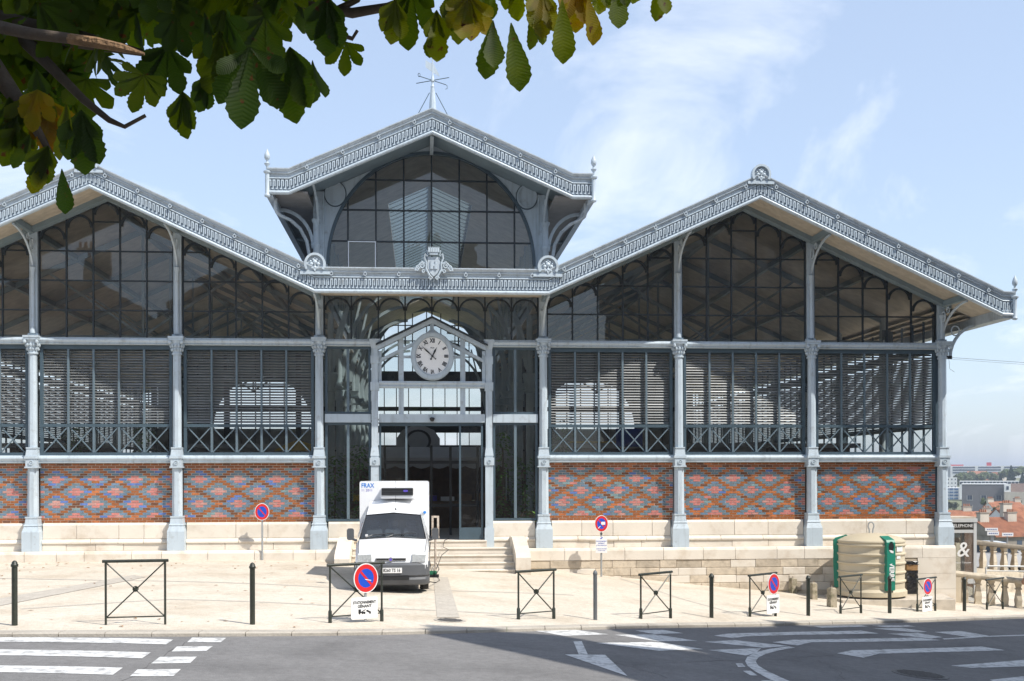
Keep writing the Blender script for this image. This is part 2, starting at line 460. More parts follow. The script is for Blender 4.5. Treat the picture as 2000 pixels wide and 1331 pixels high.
def kerb_piece(x0, x1, m=M['kerb']):
    mb = MB(); g = 0.006
    pts = []
    for x in (x0+g, x1-g):
        y = kerb_y(x); z = gz(x)
        pts.append([(x, y, z-0.25), (x, y, z-0.012), (x, y+0.03, z+0.006), (x, y+0.32, z+0.006), (x, y+0.32, z-0.25)])
    n = 5
    v = pts[0]+pts[1]
    f = [tuple(range(n)), tuple(range(2*n-1, n-1, -1))]+[(i, n+i, n+(i+1)%n, (i+1)%n) for i in range(n)]
    mb.add(v, [tuple(reversed(q)) for q in f])
    return mb.build('kerb_stone', m, kb)
x = -12.0
while x < 17.0:
    kerb_piece(x, x+0.7); x += 0.7
for a, b in ((-60,-12),(17.0,45)):
    x = a
    while x < b-0.01:
        kerb_piece(x, min(x+3.0, b)); x += 3.0

def patch(corners, off, m, parent, name, nu=10, nv=3):
    """a four-cornered patch lying on the ground; corners are world points"""
    a, b, c, d = [Vector(p) for p in corners]
    v = []; f = []
    for i in range(nu+1):
        for j in range(nv+1):
            s, t = i/nu, j/nv
            p = (a*(1-s)+b*s)*(1-t)+(d*(1-s)+c*s)*t
            v.append((p.x, p.y, gz(p.x)+off))
    for i in range(nu):
        for j in range(nv):
            f.append((i*(nv+1)+j, (i+1)*(nv+1)+j, (i+1)*(nv+1)+j+1, i*(nv+1)+j+1))
    mb = MB(); mb.add(v, [tuple(reversed(q)) for q in f])
    o = mb.build(name, m, parent)
    if o.data.polygons[0].normal.z < 0: o.data.flip_normals()
    return o
RO = -ROAD_DROP
def mark(px, nu=10, nv=2):
    patch([G(x, y, RO) for x, y in px], RO+0.005, M['line'], rd, 'marking', nu, nv)
def zl(pts): return [(p[0]/2.857, 1060+p[1]/2.857) for p in pts]
def zm(pts): return [(600+p[0]/2.857, 1060+p[1]/2.857) for p in pts]
def zr(pts): return [(1200+p[0]/2.5, 1060+p[1]/2.5) for p in pts]
mark(zl([(-300,531),(967,542),(925,570),(-300,555)])); mark(zl([(-300,596),(840,615),(790,648),(-300,628)])); mark(zl([(-300,686),(683,700),(627,740),(-300,722)]))
for q in ([(1070,532),(1260,534),(1230,558),(1042,558)], [(985,582),(1186,580),(1148,607),(955,610)], [(890,640),(1097,638),(1060,674),(840,677)], [(765,710),(1007,708),(965,748),(722,748)]):
    mark(zl(q), 4)
mark(zm([(1483,552),(1530,552),(1563,625.5),(1513,625.5)]), 3); mark(zm([(1435,626),(1660,628),(1787,748),(1780,746)]), 6)
mark(zm([(1240,490),(1480,487),(1680,514),(1430,522)]), 5)
for q in ([(0,452),(195,450),(405,482),(212,484)], [(-90,492),(212,487),(432,522),(215,530)], [(438,486),(585,478),(850,506),(728,515)], [(455,526),(715,517),(690,540),(640,553)],
          [(100,431),(235,428),(335,444),(190,448)], [(1260,421),(1400,418),(1525,436),(1480,440)], [(1330,446),(1480,443),(1600,463),(1545,470)], [(1560,438),(1690,433),(1830,457),(1740,464)],
          [(970,411),(1200,405),(1240,411),(1010,417)], [(1255,407),(1430,405),(1470,411),(1330,415)]):
    mark(zr(q), 5)
def strip(pairs):
    for (a, b, c, d) in pairs: mark(zr([a, b, c, d]), 6, 2)
strip([((485,456),(560,445),(640,459),(580,468)), ((560,445),(880,437),(880,452),(640,459)), ((880,437),(1200,431),(1290,445),(880,452))])
strip([((770,488),(870,476),(960,488),(890,504)), ((870,476),(1180,471),(1180,486),(960,488)), ((1180,471),(1480,465),(1590,478),(1180,486))])
strip([((1085,542),(1160,527),(1290,544),(1215,564)), ((1160,527),(1500,518),(1500,538),(1290,544)), ((1500,518),(1790,509),(1905,527),(1500,538))])
strip([((1640,602),(2000,574),(2000,606),(1740,613))]); strip([((1830,672),(1990,655),(2100,668),(1900,700))])
strip([((1600,470),(1800,458),(1805,462),(1610,475)), ((1800,458),(2040,450),(2040,455),(1805,462))])
_cv = [((850,508),(880,514)),((760,520),(800,528)),((690,537),(735,546)),((648,558),(700,563)),((636,580),(688,582)),((648,603),(700,602)),((684,630),(736,624)),((745,664),(800,655)),((820,700),(880,690))]
for i in range(len(_cv)-1): mark(zr([_cv[i][0], _cv[i][1], _cv[i+1][1], _cv[i+1][0]]), 3)
mark(zr([(590,592),(622,592),(638,608),(602,609)]), 2); mark(zr([(625,628),(662,627),(697,651),(662,650)]), 2); mark(zr([(712,676),(760,674),(800,690),(750,692)]), 2)

# tar-filled cracks and a darker repair in the road
M['tar'] = mat('tar_repair', (0.075,0.073,0.072), 0.75, var=0.3, scale=12, bump=0.4)
rk = random.Random(31)
for pts in ([(1000,1262),(1180,1290),(1330,1331)],[(1500,1262),(1620,1300),(1660,1331)],[(1230,1300),(1480,1288),(1800,1270),(1990,1262)],[(235,1331),(330,1275),(400,1243)]):
    pl_ = [G(x, y, RO) for x, y in pts]; fine = []
    for a_, b_ in zip(pl_, pl_[1:]):
        for k in range(7): q = a_.lerp(b_, k/7); fine.append(q+Vector((rk.gauss(0,0.04), rk.gauss(0,0.05), 0)))
    for a_, b_ in zip(fine, fine[1:]):
        d = (b_-a_); d.z = 0; d.normalize(); s_ = Vector((-d.y,d.x,0))*rk.uniform(0.003,0.008)
        patch([a_-s_, b_-s_, b_+s_, a_+s_], RO+0.003, M['tar'], rd, 'crack', 2, 1)
# iron covers let into the road and the pavement
def cover(c, r, off, slots, label):
    t = thing('manhole_cover', label, 'manhole cover', (c.x, c.y, gz(c.x)+off))
    sl = (gz(c.x+0.3)-gz(c.x-0.3))/0.6
    t.rotation_euler = (0, -math.atan(sl), 0)
    mb = MB().lathe([(r+0.06,0.0),(r+0.06,0.008),(r,0.010),(r,0.004)], 28); mb.build('rim', M['kerb'] if off == 0 else M['cover'], t)
    mb = MB().lathe([(r-0.01,0.0),(r-0.01,0.011)], 28); mb.build('plate', M['cover'], t)
    s = MB()
    for i in range(slots):
        y = -r*0.8+1.6*r*i/(slots-1); h = math.sqrt(max(r*r*0.85-y*y, 0.01))
        s.box(-h, h, y-0.018, y+0.018, 0.011, 0.019)
    s.build('bar', M['cover'], t)
cover(G(878,1212.5), 0.24, 0.0, 5, 'small round iron cover in the pale paving before the steps')
cover(G(1796,1318,RO), 0.42, RO+0.002, 9, 'large slotted round iron drain cover in the shaded road')

# bands of grey setts laid in the pale surface
def band(pts, w, n=10):
    for i in range(len(pts)-1):
        a, b = G(*pts[i]), G(*pts[i+1])
        d = (b-a); d.z = 0; d.normalize(); s = Vector((-d.y, d.x, 0))*w/2
        patch([a-s, b-s, b+s, a+s], 0.004, M['setts'], pl, 'paving_band', max(4, int((b-a).length*2)), 2)
band([(-150,1126),(210,1134),(660,1149),(1120,1163)], 0.16); band([(40,1190),(330,1171),(700,1186),(1050,1203)], 0.14)
band([(1210,1130),(1330,1170),(1440,1200)], 0.10)
patch([G(846,1128), G(874,1128), G(897,1207), G(853,1207)], 0.008, M['setts'], pl, 'paving_band', 4, 12)
patch([G(-60,1196), G(-60,1180), G(260,1124), G(285,1128)], 0.008, M['setts'], pl, 'paving_band', 20, 3)
lv = MB()
rl = random.Random(3)
M['dead_leaf'] = mat('dead_leaf', (0.33, 0.16, 0.05), 0.8, var=0.4, scale=8)
for i in range(90):
    px, py = rl.uniform(-20, 620), rl.choice([rl.uniform(1098,1112), rl.uniform(1100,1230)])
    p = G(px, py); s = rl.uniform(0.03, 0.07); a = rl.uniform(0, 6.28); h = rl.uniform(0.01, 0.03)
    c_, s_ = math.cos(a)*s, math.sin(a)*s
    lv.add([(p.x-c_,p.y-s_,p.z+0.009),(p.x+s_*.5,p.y-c_*.5,p.z+h),(p.x+c_,p.y+s_,p.z+0.012),(p.x-s_*.5,p.y+c_*.5,p.z+h)], [(0,1,2,3)])
tag(lv.build('fallen_leaves', M['dead_leaf']), 'scattered dry brown leaves lying on the pale paving', 'leaves', kind='stuff')
# ------------------------------------------------------------------ the market hall
PSI = math.atan(0.07682)
D0 = 35.5
hall = thing('market_hall', 'iron and glass market hall with patterned brick panels, clock and central lantern roof', 'market hall',
             (-2.4*math.cos(PSI), D0-2.4*math.sin(PSI), 0), PSI)
def hw(a, d, z):
    """hall coordinates to world"""
    return hall.matrix_basis @ Vector((a, d, z))
HALL_DEPTH = 34.0
CA = [-15.70, -11.575, -7.46, -3.333, 3.333, 7.46, 11.575, 15.70]
BAYS = [(-15.70,-11.575), (-11.575,-7.46), (-7.46,-3.333), (3.333,7.46), (7.46,11.575), (11.575,15.70)]
MAIN = [(-17.05,7.05), (-16.70,7.06), (-9.46,10.39), (-3.30,7.55), (3.30,7.55), (9.46,10.39), (16.70,7.06), (17.05,7.05)]
LANT = [(-4.58,10.30), (-4.0,10.30), (0.0,12.07), (4.0,10.30), (4.58,10.30)]
OV = 2.0
def line_z(path, x):
    for (x0,z0),(x1,z1) in zip(path, path[1:]):
        if x0 <= x <= x1: return z0+(z1-z0)*(x-x0)/(x1-x0)
    return path[0][1]
def head(x): return line_z(MAIN, x)+0.23
def clip(poly, a, b):
    """keep the part of a polygon left of the line a->b"""
    out = []
    def sd(p): return (b[0]-a[0])*(p[1]-a[1])-(b[1]-a[1])*(p[0]-a[0])
    for i in range(len(poly)):
        p, q = poly[i], poly[(i+1) % len(poly)]
        sp, sq = sd(p), sd(q)
        if sp >= 0: out.append(p)
        if (sp > 0 > sq) or (sp < 0 < sq):
            t = sp/(sp-sq); out.append((p[0]+(q[0]-p[0])*t, p[1]+(q[1]-p[1])*t))
    return out
def area(poly):
    return 0.5*abs(sum(poly[i][0]*poly[(i+1)%len(poly)][1]-poly[(i+1)%len(poly)][0]*poly[i][1] for i in range(len(poly))))
rp = random.Random(11)
def pane(poly, y, m, parent, tilt=0.0035):
    """one sheet of glass, never quite flat in its frame"""
    cx = sum(p[0] for p in poly)/len(poly); cz = sum(p[1] for p in poly)/len(poly)
    mb = MB(); mb.add([(p[0]-cx, 0, p[1]-cz) for p in poly], [tuple(range(len(poly)))])
    o = mb.build('pane', m, parent, loc=(cx, y, cz))
    o.rotation_euler = (rp.gauss(0, tilt), 0, rp.gauss(0, tilt))
    return o

# --- roofs
def roof_segment(path, i, y0, y1, parent, zinc=True):
    (x0,z0),(x1,z1) = path[i], path[i+1]
    q = lambda a, b: [(x0,z0+a),(x1,z1+a),(x1,z1+b),(x0,z0+b)]
    MB().prism(q(0.32,0.60), y0, y1).build('roof_covering', M['zinc'], parent)
    MB().prism(q(0.27,0.318), max(y0,0.06), y1-0.05).build('roof_boarding', M['wood'], parent)
roof = link('roof', None, hall)
for i in (1, 2, 4, 5): roof_segment(MAIN, i, -OV+0.02, HALL_DEPTH+OV, roof)
for i in (0, 3, 6): roof_segment(MAIN, i, -OV+0.02, 0.3 if i == 3 else HALL_DEPTH+OV, roof)
for i in (1, 2, 4, 5):           # soffit boards under the overhang, laid along the slope
    (x0,z0),(x1,z1) = MAIN[i], MAIN[i+1]
    for k in range(8):
        y = -OV+0.06+k*0.232
        MB().prism([(x0,z0+0.22),(x1,z1+0.22),(x1,z1+0.245),(x0,z0+0.245)], y, y+0.222).build('soffit_board', M['soffit'], roof)
for k in range(8):
    y = -OV+0.06+k*0.232
    MB().prism([(-3.3,7.77),(3.3,7.77),(3.3,7.795),(-3.3,7.795)], y, y+0.222).build('soffit_board', M['soffit'], roof)
for sgn in (-1, 1):              # boards under the side eaves, seen from below at the corner
    for k in range(5):
        a0 = 15.9+k*0.23
        zz = line_z(MAIN, sgn*(a0+0.1))+0.19
        MB().prism([(sgn*a0 if sgn > 0 else sgn*(a0+0.22), zz), (sgn*(a0+0.22) if sgn > 0 else sgn*a0, zz), (sgn*(a0+0.22) if sgn > 0 else sgn*a0, zz+0.02), (sgn*a0 if sgn > 0 else sgn*(a0+0.22), zz+0.02)], 0.1, HALL_DEPTH+1.9).build('soffit_board', M['soffit'], roof)
    b = MB().box(min(sgn*16.72, sgn*17.08), max(sgn*16.72, sgn*17.08), -OV-0.02, HALL_DEPTH+OV, 7.0, 7.30); b.build('gutter', M['iron_trim'], roof)
hb = MB()
for i in (1, 2, 4, 5):
    (x0,z0),(x1,z1) = MAIN[i], MAIN[i+1]
    if i in (1, 5):
        x0, z0 = (max(x0,-15.9), line_z(MAIN, max(x0,-15.9))); x1, z1 = (min(x1,15.9), line_z(MAIN, min(x1,15.9)))
    MB().prism([(x0,z0+0.075),(x1,z1+0.075),(x1,z1+0.218),(x0,z0+0.218)], -0.42, -0.10).build('wall_plate', M['inner_iron'], roof)
    MB().prism([(x0,z0+0.16),(x1,z1+0.16),(x1,z1+0.30),(x0,z0+0.30)], -0.098, 0.08).build('head_rail', M['frame_dark'], roof)
MB().box(-3.3, 3.3, -0.24, 0.08, 7.80, 8.0).build('wall_plate', M['inner_iron'], roof)
for a in CA:                     # timbers carrying the overhang above each column
    z = line_z(MAIN, a)+0.05
    MB().box(a-0.07, a+0.07, -OV+0.05, -0.31, z, z+0.165).build('outrigger', M['inner_iron'], roof)

# --- cornice with fretwork frieze
def fret(x0, z0, x1, z1, n, y, h0, h1):
    """raised hooked strokes, upright on a sloping band"""
    mb = MB(); p = (x1-x0)/n; s = (z1-z0)/(x1-x0); H = h1-h0; t = p*0.24
    def bar(xa, xb, za, zb, xm):
        mb.prism([(xa, za+s*(xa-x0)), (xb, za+s*(xb-x0)), (xb, zb+s*(xb-x0)), (xa, zb+s*(xa-x0))], y, y+0.034)
    for k in range(n):
        x = x0+k*p; b = z0+h0
        bar(x+0.10*p, x+0.10*p+t, b+0.10*H, b+0.94*H, x)
        bar(x+0.10*p+t, x+0.78*p, b+0.82*H, b+0.94*H, x)
        bar(x+0.78*p-t, x+0.78*p, b+0.36*H, b+0.82*H, x)
        bar(x-0.16*p, x+0.10*p, b+0.10*H, b+0.22*H, x)
    return mb
def cornice(path, parent, top=0.72, zf=0.43, keys=0.107):
    c = link('cornice', None, parent)
    for i in range(len(path)-1):
        (x0,z0),(x1,z1) = path[i], path[i+1]
        q = lambda a, b: [(x0,z0+a),(x1,z1+a),(x1,z1+b),(x0,z0+b)]
        Y = -OV
        def prof(pts, name, m):
            """profile (y,z offset) swept along the segment"""
            v = [(x0, p[0], z0+p[1]) for p in pts]+[(x1, p[0], z1+p[1]) for p in pts]; n = len(pts)
            mb = MB(); mb.add(v, [tuple(range(n-1,-1,-1)), tuple(range(n,2*n))]+[(k,(k+1)%n,n+(k+1)%n,n+k) for k in range(n)])
            return mb.build(name, m, c)
        prof([(Y+0.02,0.0),(Y-0.05,0.0),(Y-0.085,0.025),(Y-0.095,0.055),(Y-0.08,0.085),(Y-0.04,0.105),(Y+0.02,0.105)], 'lower_moulding', M['iron'])
        prof([(Y+0.03,0.106),(Y-0.01,0.106),(Y-0.01,zf),(Y+0.03,zf)], 'frieze_ground', M['iron_ground'])
        prof([(Y+0.03,zf+0.001),(Y-0.05,zf+0.001),(Y-0.06,zf+0.018),(Y-0.05,zf+0.035),(Y+0.03,zf+0.035)], 'fillet', M['iron'])
        prof([(Y+0.03,zf+0.036),(Y-0.012,zf+0.036),(Y-0.035,0.575),(Y+0.03,0.575)], 'band', M['iron_trim'])
        prof([(Y+0.03,0.576),(Y-0.085,0.576),(Y-0.09,0.594),(Y-0.07,0.606),(Y-0.075,0.62),(Y-0.13,top-0.035),(Y-0.14,top-0.03),(Y-0.14,top),(Y-0.10,top+0.004),(Y+0.03,top-0.02)], 'gutter_moulding', M['iron_trim'])
        n = max(2, round((x1-x0)/keys))
        o = fret(x0, z0, x1, z1, n, Y-0.0445, 0.106, zf).build('fretwork', M['iron'], c)
        tag(o, kind='stuff')
        L = x1-x0
        if L > 1:
            k = max(1, round(L/0.93))
            for j in range(k):
                x = x0+L*(j+0.5)/k; z = z0+(z1-z0)*(j+0.5)/k
                r = MB().ring((0,0), 0.05, 0.055, 0.028, 0.032, Y-0.115, Y-0.06, 10); r.box(-0.012,0.012,Y-0.11,Y-0.07,0.045,0.085)
                r.build('gutter_hook', M['iron_trim'], c, loc=(x,0,z+0.535))
    return c
cornice(MAIN, hall); cornice(LANT, hall, keys=0.108)

def acroterion(a, z, s):
    o = link('acroterion', None, hall, (a, -OV-0.12, z))
    mb = MB().prism([(0.30*s*math.cos(t), 0.24*s+0.30*s*1.05*math.sin(t)) for t in [R(-35)+R(250)*k/24 for k in range(25)]]+[(-0.36*s,-0.02),(0.36*s,-0.02)], 0.03, 0.12)
    mb.build('plate', M['iron_trim'], o)
    mb = MB().ring((0,0.24*s), 0.315*s, 0.33*s, 0.245*s, 0.26*s, -0.05, 0.13, 30, R(-32), R(212)); mb.build('rim', M['iron'], o, 30)
    MB().box(-0.44*s, 0.44*s, 0.0, 0.125, -0.06, 0.02).build('foot', M['iron'], o)
    fl = MB()
    for k, (x, zz, r) in enumerate(((0,0.30,0.075),(-0.10,0.24,0.06),(0.10,0.24,0.06),(-0.075,0.12,0.045),(0.075,0.12,0.045),(0,0.14,0.06),(-0.05,0.37,0.04),(0.05,0.37,0.04),(0,0.42,0.035),(-0.13,0.32,0.035),(0.13,0.32,0.035))):
        fl.lathe([(r*s*0.3,-r*s*0.9),(r*s*0.8,-r*s*0.45),(r*s,0),(r*s*0.8,r*s*0.45),(r*s*0.3,r*s*0.9)], 8, (x*s,0.0,zz*s), 1.0, 0.6)
    fl.tube([(0,0.0,0.02),(-0.03*s,-0.01,0.10*s),(-0.12*s,0,0.2*s)], 0.018*s, 5); fl.tube([(0,0.0,0.02),(0.03*s,-0.01,0.10*s),(0.12*s,0,0.2*s)], 0.018*s, 5); fl.tube([(0,0,0.02),(0,-0.01,0.3*s)], 0.018*s, 5)
    fl.build('flower_relief', M['iron'], o, 40)
acroterion(-9.46, 10.39+0.47, 0.88); acroterion(9.46, 10.39+0.47, 0.88)
acroterion(-3.28, 7.55+0.57, 0.94); acroterion(3.28, 7.55+0.57, 0.94)

def finial(a, zb, zt):
    o = link('finial', None, hall, (a, -OV-0.06, 0))
    MB().lathe([(0.03,zb-0.06),(0.075,zb-0.04),(0.085,zb),(0.06,zb+0.05),(0.062,zt),(0.10,zt+0.03),(0.11,zt+0.07),(0.05,zt+0.10)], 10).build('post', M['iron'], o, 35)
    z = zt+0.10
    MB().lathe([(0.035,z),(0.03,z+0.10),(0.075,z+0.16),(0.085,z+0.19),(0.035,z+0.22),(0.03,z+0.27),(0.06,z+0.30),(0.085,z+0.36),(0.075,z+0.44),(0.04,z+0.52),(0.012,z+0.58),(0.004,z+0.60)], 12).build('pine_cone', M['iron'], o, 50)
finial(-4.60, 10.26, 10.86); finial(4.60, 10.26, 10.86); finial(17.06, 7.00, 7.56); finial(-17.06, 7.00, 7.56)

# --- columns
def octo(mb, r, z0, r1, z1, c=(0,-0.2)):
    mb.lathe([(r,z0),(r1,z1)], 8, (c[0],c[1],0), rot=math.pi/8)
m_ped = MB(); m_ped.box(-0.25,0.25,-0.46,0.05,0.245,0.80); m_ped.frus(-0.25,0.25,-0.46,0.05,0.801,-0.195,0.195,-0.40,0.05,0.98)
m_ped = m_ped.mesh('pedestal', M['iron'])
m_foot = MB(); m_foot.frus(-0.215,0.215,-0.42,0.04,0.981,-0.20,0.20,-0.40,0.03,1.03); m_foot.frus(-0.185,0.185,-0.39,0.03,1.031,-0.165,0.165,-0.37,0.0,1.20); m_foot.box(-0.18,0.18,-0.385,0.02,1.201,1.25)
m_foot = m_foot.mesh('shaft_foot', M['iron'])
m_low = MB(); octo(m_low, 0.160, 1.251, 0.150, 2.70); m_low = m_low.mesh('lower_shaft', M['iron'])
m_col = MB(); m_col.box(-0.160,0.160,-0.385,-0.01,2.701,2.93); m_col.box(-0.188,0.188,-0.41,0.0,2.931,3.0); m_col.frus(-0.165,0.165,-0.38,0.0,3.001,-0.14,0.14,-0.35,0.0,3.22); m_col.box(-0.152,0.152,-0.37,0.0,3.221,3.26); m_col.box(-0.19,0.19,-0.395,0.0,2.66,2.70)
m_col = m_col.mesh('collar', M['iron'])
m_ros = MB(); m_ros.ring((0,2.815), 0.07, 0.07, 0.045, 0.045, -0.415, -0.385, 16); m_ros.disc((0,2.815), 0.025, 0.025, -0.41, -0.385, 10); m_ros = m_ros.mesh('rosette', M['iron'])
m_mid = MB(); octo(m_mid, 0.130, 3.261, 0.118, 6.0); m_mid = m_mid.mesh('shaft', M['iron'])
mc = MB(); mc.lathe([(0.15,5.97),(0.155,5.995),(0.15,6.02)], 12, (0,-0.2,0)); mc.lathe([(0.13,6.021),(0.135,6.10),(0.16,6.26),(0.205,6.36),(0.21,6.38)], 12, (0,-0.2,0)); mc.box(-0.205,0.205,-0.42,0.02,6.381,6.44); mc.box(-0.222,0.222,-0.44,0.03,6.441,6.50)
for sx in (-1, 1):
    for yy in (-0.40, -0.02): mc.lathe([(0.01,-0.055),(0.045,-0.04),(0.055,0),(0.045,0.04),(0.01,0.055)], 10, (sx*0.172,yy,6.325))
for k in range(12):
    t = 2*math.pi*k/12
    for r_, z_, s_ in ((0.155,6.12,0.036),(0.185,6.23,0.04)):
        mc.lathe([(0.004,-s_*1.6),(s_*0.8,-s_*0.6),(s_,0.2*s_),(0.4*s_,s_*1.4)], 6, (math.cos(t+z_)*r_, -0.2+math.sin(t+z_)*r_, z_))
m_cap = mc.mesh('capital', M['iron'], 45)
def bracket_mesh(name, n=10, reach=1.72, drop=1.15):
    mb = MB(); pts = []
    for k in range(n+1):
        t = k/n*math.pi/2
        pts.append((0, -0.16-reach*(1-math.cos(t)), -drop+drop*math.sin(t)*0.97))
    for a_, b_ in zip(pts, pts[1:]): mb.beam(a_, b_, 0.055, 0.05)
    mb.tube([(0,-0.3+0.13*math.cos(t),-0.28+0.15*math.sin(t)) for t in [2*math.pi*k/14 for k in range(15)]], 0.024, 5)
    mb.tube([(0,-0.62+0.09*math.cos(t),-0.12+0.09*math.sin(t)) for t in [2*math.pi*k/12 for k in range(13)]], 0.02, 5)
    return mb.mesh(name, M['iron'])
m_brk = bracket_mesh('bracket')
for a in CA:
    c = link('column', None, hall, (a, 0, 0))
    for nm, me in (('pedestal',m_ped),('shaft_foot',m_foot),('lower_shaft',m_low),('collar',m_col),('rosette',m_ros),('shaft',m_mid),('capital',m_cap)): link(nm, me, c)
    zt = line_z(MAIN, a)+0.20
    up = MB(); up.box(-0.112,0.112,-0.15,0.03,6.501,zt); up.box(-0.15,0.15,-0.19,0.03,6.502,6.58)
    up.build('upper_shaft', M['iron'], c)
    zc = 6.6+(zt-6.6)*0.62
    rd_ = MB().lathe([(0.085,6.581),(0.085,6.68),(0.062,6.72),(0.058,zc-0.12),(0.065,zc-0.10),(0.092,zc),(0.096,zc+0.03),(0.05,zc+0.06)], 12, (0,-0.205,0)); rd_.build('colonnette', M['iron'], c, 40)
    link('bracket', m_brk, c, (0,0,zt-0.17))

# --- beams between the columns
def beam_profile(z0, z1, xa, xb, parent=hall, name='sill_beam'):
    h = z1-z0
    MB().prismx([(0.06,z0),(-0.20,z0),(-0.23,z0+0.12*h),(-0.20,z0+0.2*h),(-0.25,z0+0.45*h),(-0.265,z0+0.62*h),(-0.25,z0+0.8*h),(-0.20,z0+0.92*h),(-0.20,z1),(0.06,z1)], xa, xb).build(name, M['iron'], parent, 50)
for xa, xb in BAYS:
    beam_profile(2.80, 3.03, xa+0.15, xb-0.15)
    beam_profile(6.265, 6.47, xa+0.16, xb-0.16, name='ledge_beam')
for s in (-1, 1):
    xa, xb = sorted((s*3.17, s*1.80)); beam_profile(6.265, 6.47, xa, xb, name='ledge_beam')

# --- louvred windows with cross-braced lower lights
slat_cache = {}
rs = random.Random(5)
for xa, xb in BAYS:
    L_, R_ = xa+0.165, xb-0.165
    w = link('louvre_window', None, hall)
    fr = MB()
    fr.box(L_, R_, -0.10, 0.0, 6.14, 6.262); fr.box(L_, R_, -0.11, 0.0, 3.86, 3.95); fr.box(L_, R_, -0.11, 0.0, 3.032, 3.115)
    fr.box(L_, L_+0.085, -0.10, 0.0, 3.116, 3.859); fr.box(R_-0.085, R_, -0.10, 0.0, 3.116, 3.859); fr.box(L_, L_+0.085, -0.10, 0.0, 3.951, 6.139); fr.box(R_-0.085, R_, -0.10, 0.0, 3.951, 6.139)
    fr.build('window_frame', M['frame'], w)
    n = 5; W = (R_-L_-0.17)/n; x0 = L_+0.085
    for k in range(1, n):
        x = x0+k*W
        mb = MB().box(x-0.03, x+0.03, -0.115, -0.01, 3.116, 3.859); mb.box(x-0.028, x+0.028, -0.115, -0.045, 3.951, 6.139); mb.build('mullion', M['brace'], w)
    for k in range(n):
        xl, xr = x0+k*W+0.03, x0+(k+1)*W-0.03
        MB().beam((xl,-0.075,3.12),(xr,-0.075,3.855),0.035,0.032,(0,1,0)).build('brace', M['brace'], w)
        MB().beam((xl,-0.052,3.855),(xr,-0.052,3.12),0.035,0.030,(0,1,0)).build('brace', M['brace'], w)
        pane([(xl,3.12),(xr,3.12),(xr,3.855),(xl,3.855)], -0.012, M['glass_low'], w)
    ns = 27; pitch = (6.135-3.965)/ns
    Ls = R_-L_-0.18; key = round(Ls, 3)
    if key not in slat_cache:
        slat_cache[key] = MB().box(-Ls/2, Ls/2, -0.037, 0.037, -0.003, 0.003).mesh('slat', M['slat'])
    for k in range(ns):
        link('slat', slat_cache[key], w, ((L_+R_)/2, 0.012, 3.975+(k+0.5)*pitch), (R(47)+rs.gauss(0,0.03), rs.gauss(0,0.0012), 0))

# --- arched upper windows
def arch_bar(cx, zt, r, h, parent, mtl, y0=-0.07, y1=0.0, t=0.035, n=10):
    MB().ring((cx, zt-h), r, h, r-t, h-t, y0, y1, n, 0, math.pi).build('arch_bar', mtl, parent)
ROWS = [6.47, 7.285, 8.155, 9.02, 20]
for bi, (xa, xb) in enumerate(BAYS):
    w = link('gable_window', None, hall)
    L_, R_ = xa+0.14, xb-0.14; n = 5; W = (R_-L_)/n
    apex = 9.46 if xb > 0 else -9.46
    for k in range(n+1):
        x = L_+k*W
        MB().box(x-0.022, x+0.022, -0.055, 0.02, 6.47, head(x)).build('glazing_bar', M['frame_dark'], w)
    for z in ROWS[1:4]:
        xs_ok = [L_+(R_-L_)*i/200 for i in range(201) if head(L_+(R_-L_)*i/200)-0.05 > z]
        if xs_ok and xs_ok[-1]-xs_ok[0] > 0.3:
            a_, b_ = xs_ok[0], xs_ok[-1]
            if abs(apex-(a_+b_)/2) > 2.2:            # sloping bay: stop the bar at the last whole light
                if apex > (a_+b_)/2: a_ = L_+W*math.ceil((a_-L_)/W-1e-3)
                else: b_ = L_+W*math.floor((b_-L_)/W+1e-3)
            if b_-a_ > 0.3: MB().box(a_, b_, -0.045, 0.012, z-0.02, z+0.02).build('glazing_bar', M['frame_dark'], w)
    for k in range(n):
        xl, xr = L_+k*W, L_+(k+1)*W; cx = (xl+xr)/2
        zc = head(cx)-0.15 if abs(cx-apex) > 0.4 else head(cx)-0.12
        if abs(cx-apex) < 0.4: MB().box(xl, xr, -0.045, 0.012, 9.86, 9.90).build('glazing_bar', M['frame_dark'], w)
        arch_bar(cx, zc, W/2-0.008, W/2*1.0, w, M['frame_dark'], -0.085, 0.0, 0.07, 14)
        for z0, z1 in zip(ROWS, ROWS[1:]):
            poly = [(xl,z0),(xr,z0),(xr,z1),(xl,z1)]
            s = 0.46
            for sg in (-1, 1):
                p0 = (apex, head(apex)); p1 = (apex+sg*1.0, head(apex)-s)
                poly = clip(poly, p0, p1) if sg < 0 else clip(poly, p1, p0)
            if len(poly) > 2 and area(poly) > 0.02: pane(poly, -0.005, M['glass_up'], w)
# the same over the entrance
w = link('entrance_fanlight', None, hall)
n = 8; L_, R_ = -3.19, 3.19; W = (R_-L_)/n
for k in range(n+1):
    x = L_+k*W; MB().box(x-0.022, x+0.022, -0.055, 0.02, 6.47 if abs(x) > 1.3 else 6.30, 7.80).build('glazing_bar', M['frame_dark'], w)
for k in range(n):
    xl, xr = L_+k*W, L_+(k+1)*W
    arch_bar((xl+xr)/2, 7.73, W/2-0.008, W/2*0.95, w, M['frame_dark'], -0.085, 0.0, 0.05, 14)
    pane([(xl,6.30),(xr,6.30),(xr,7.80),(xl,7.80)], -0.005, M['glass_up'], w, 0.006)

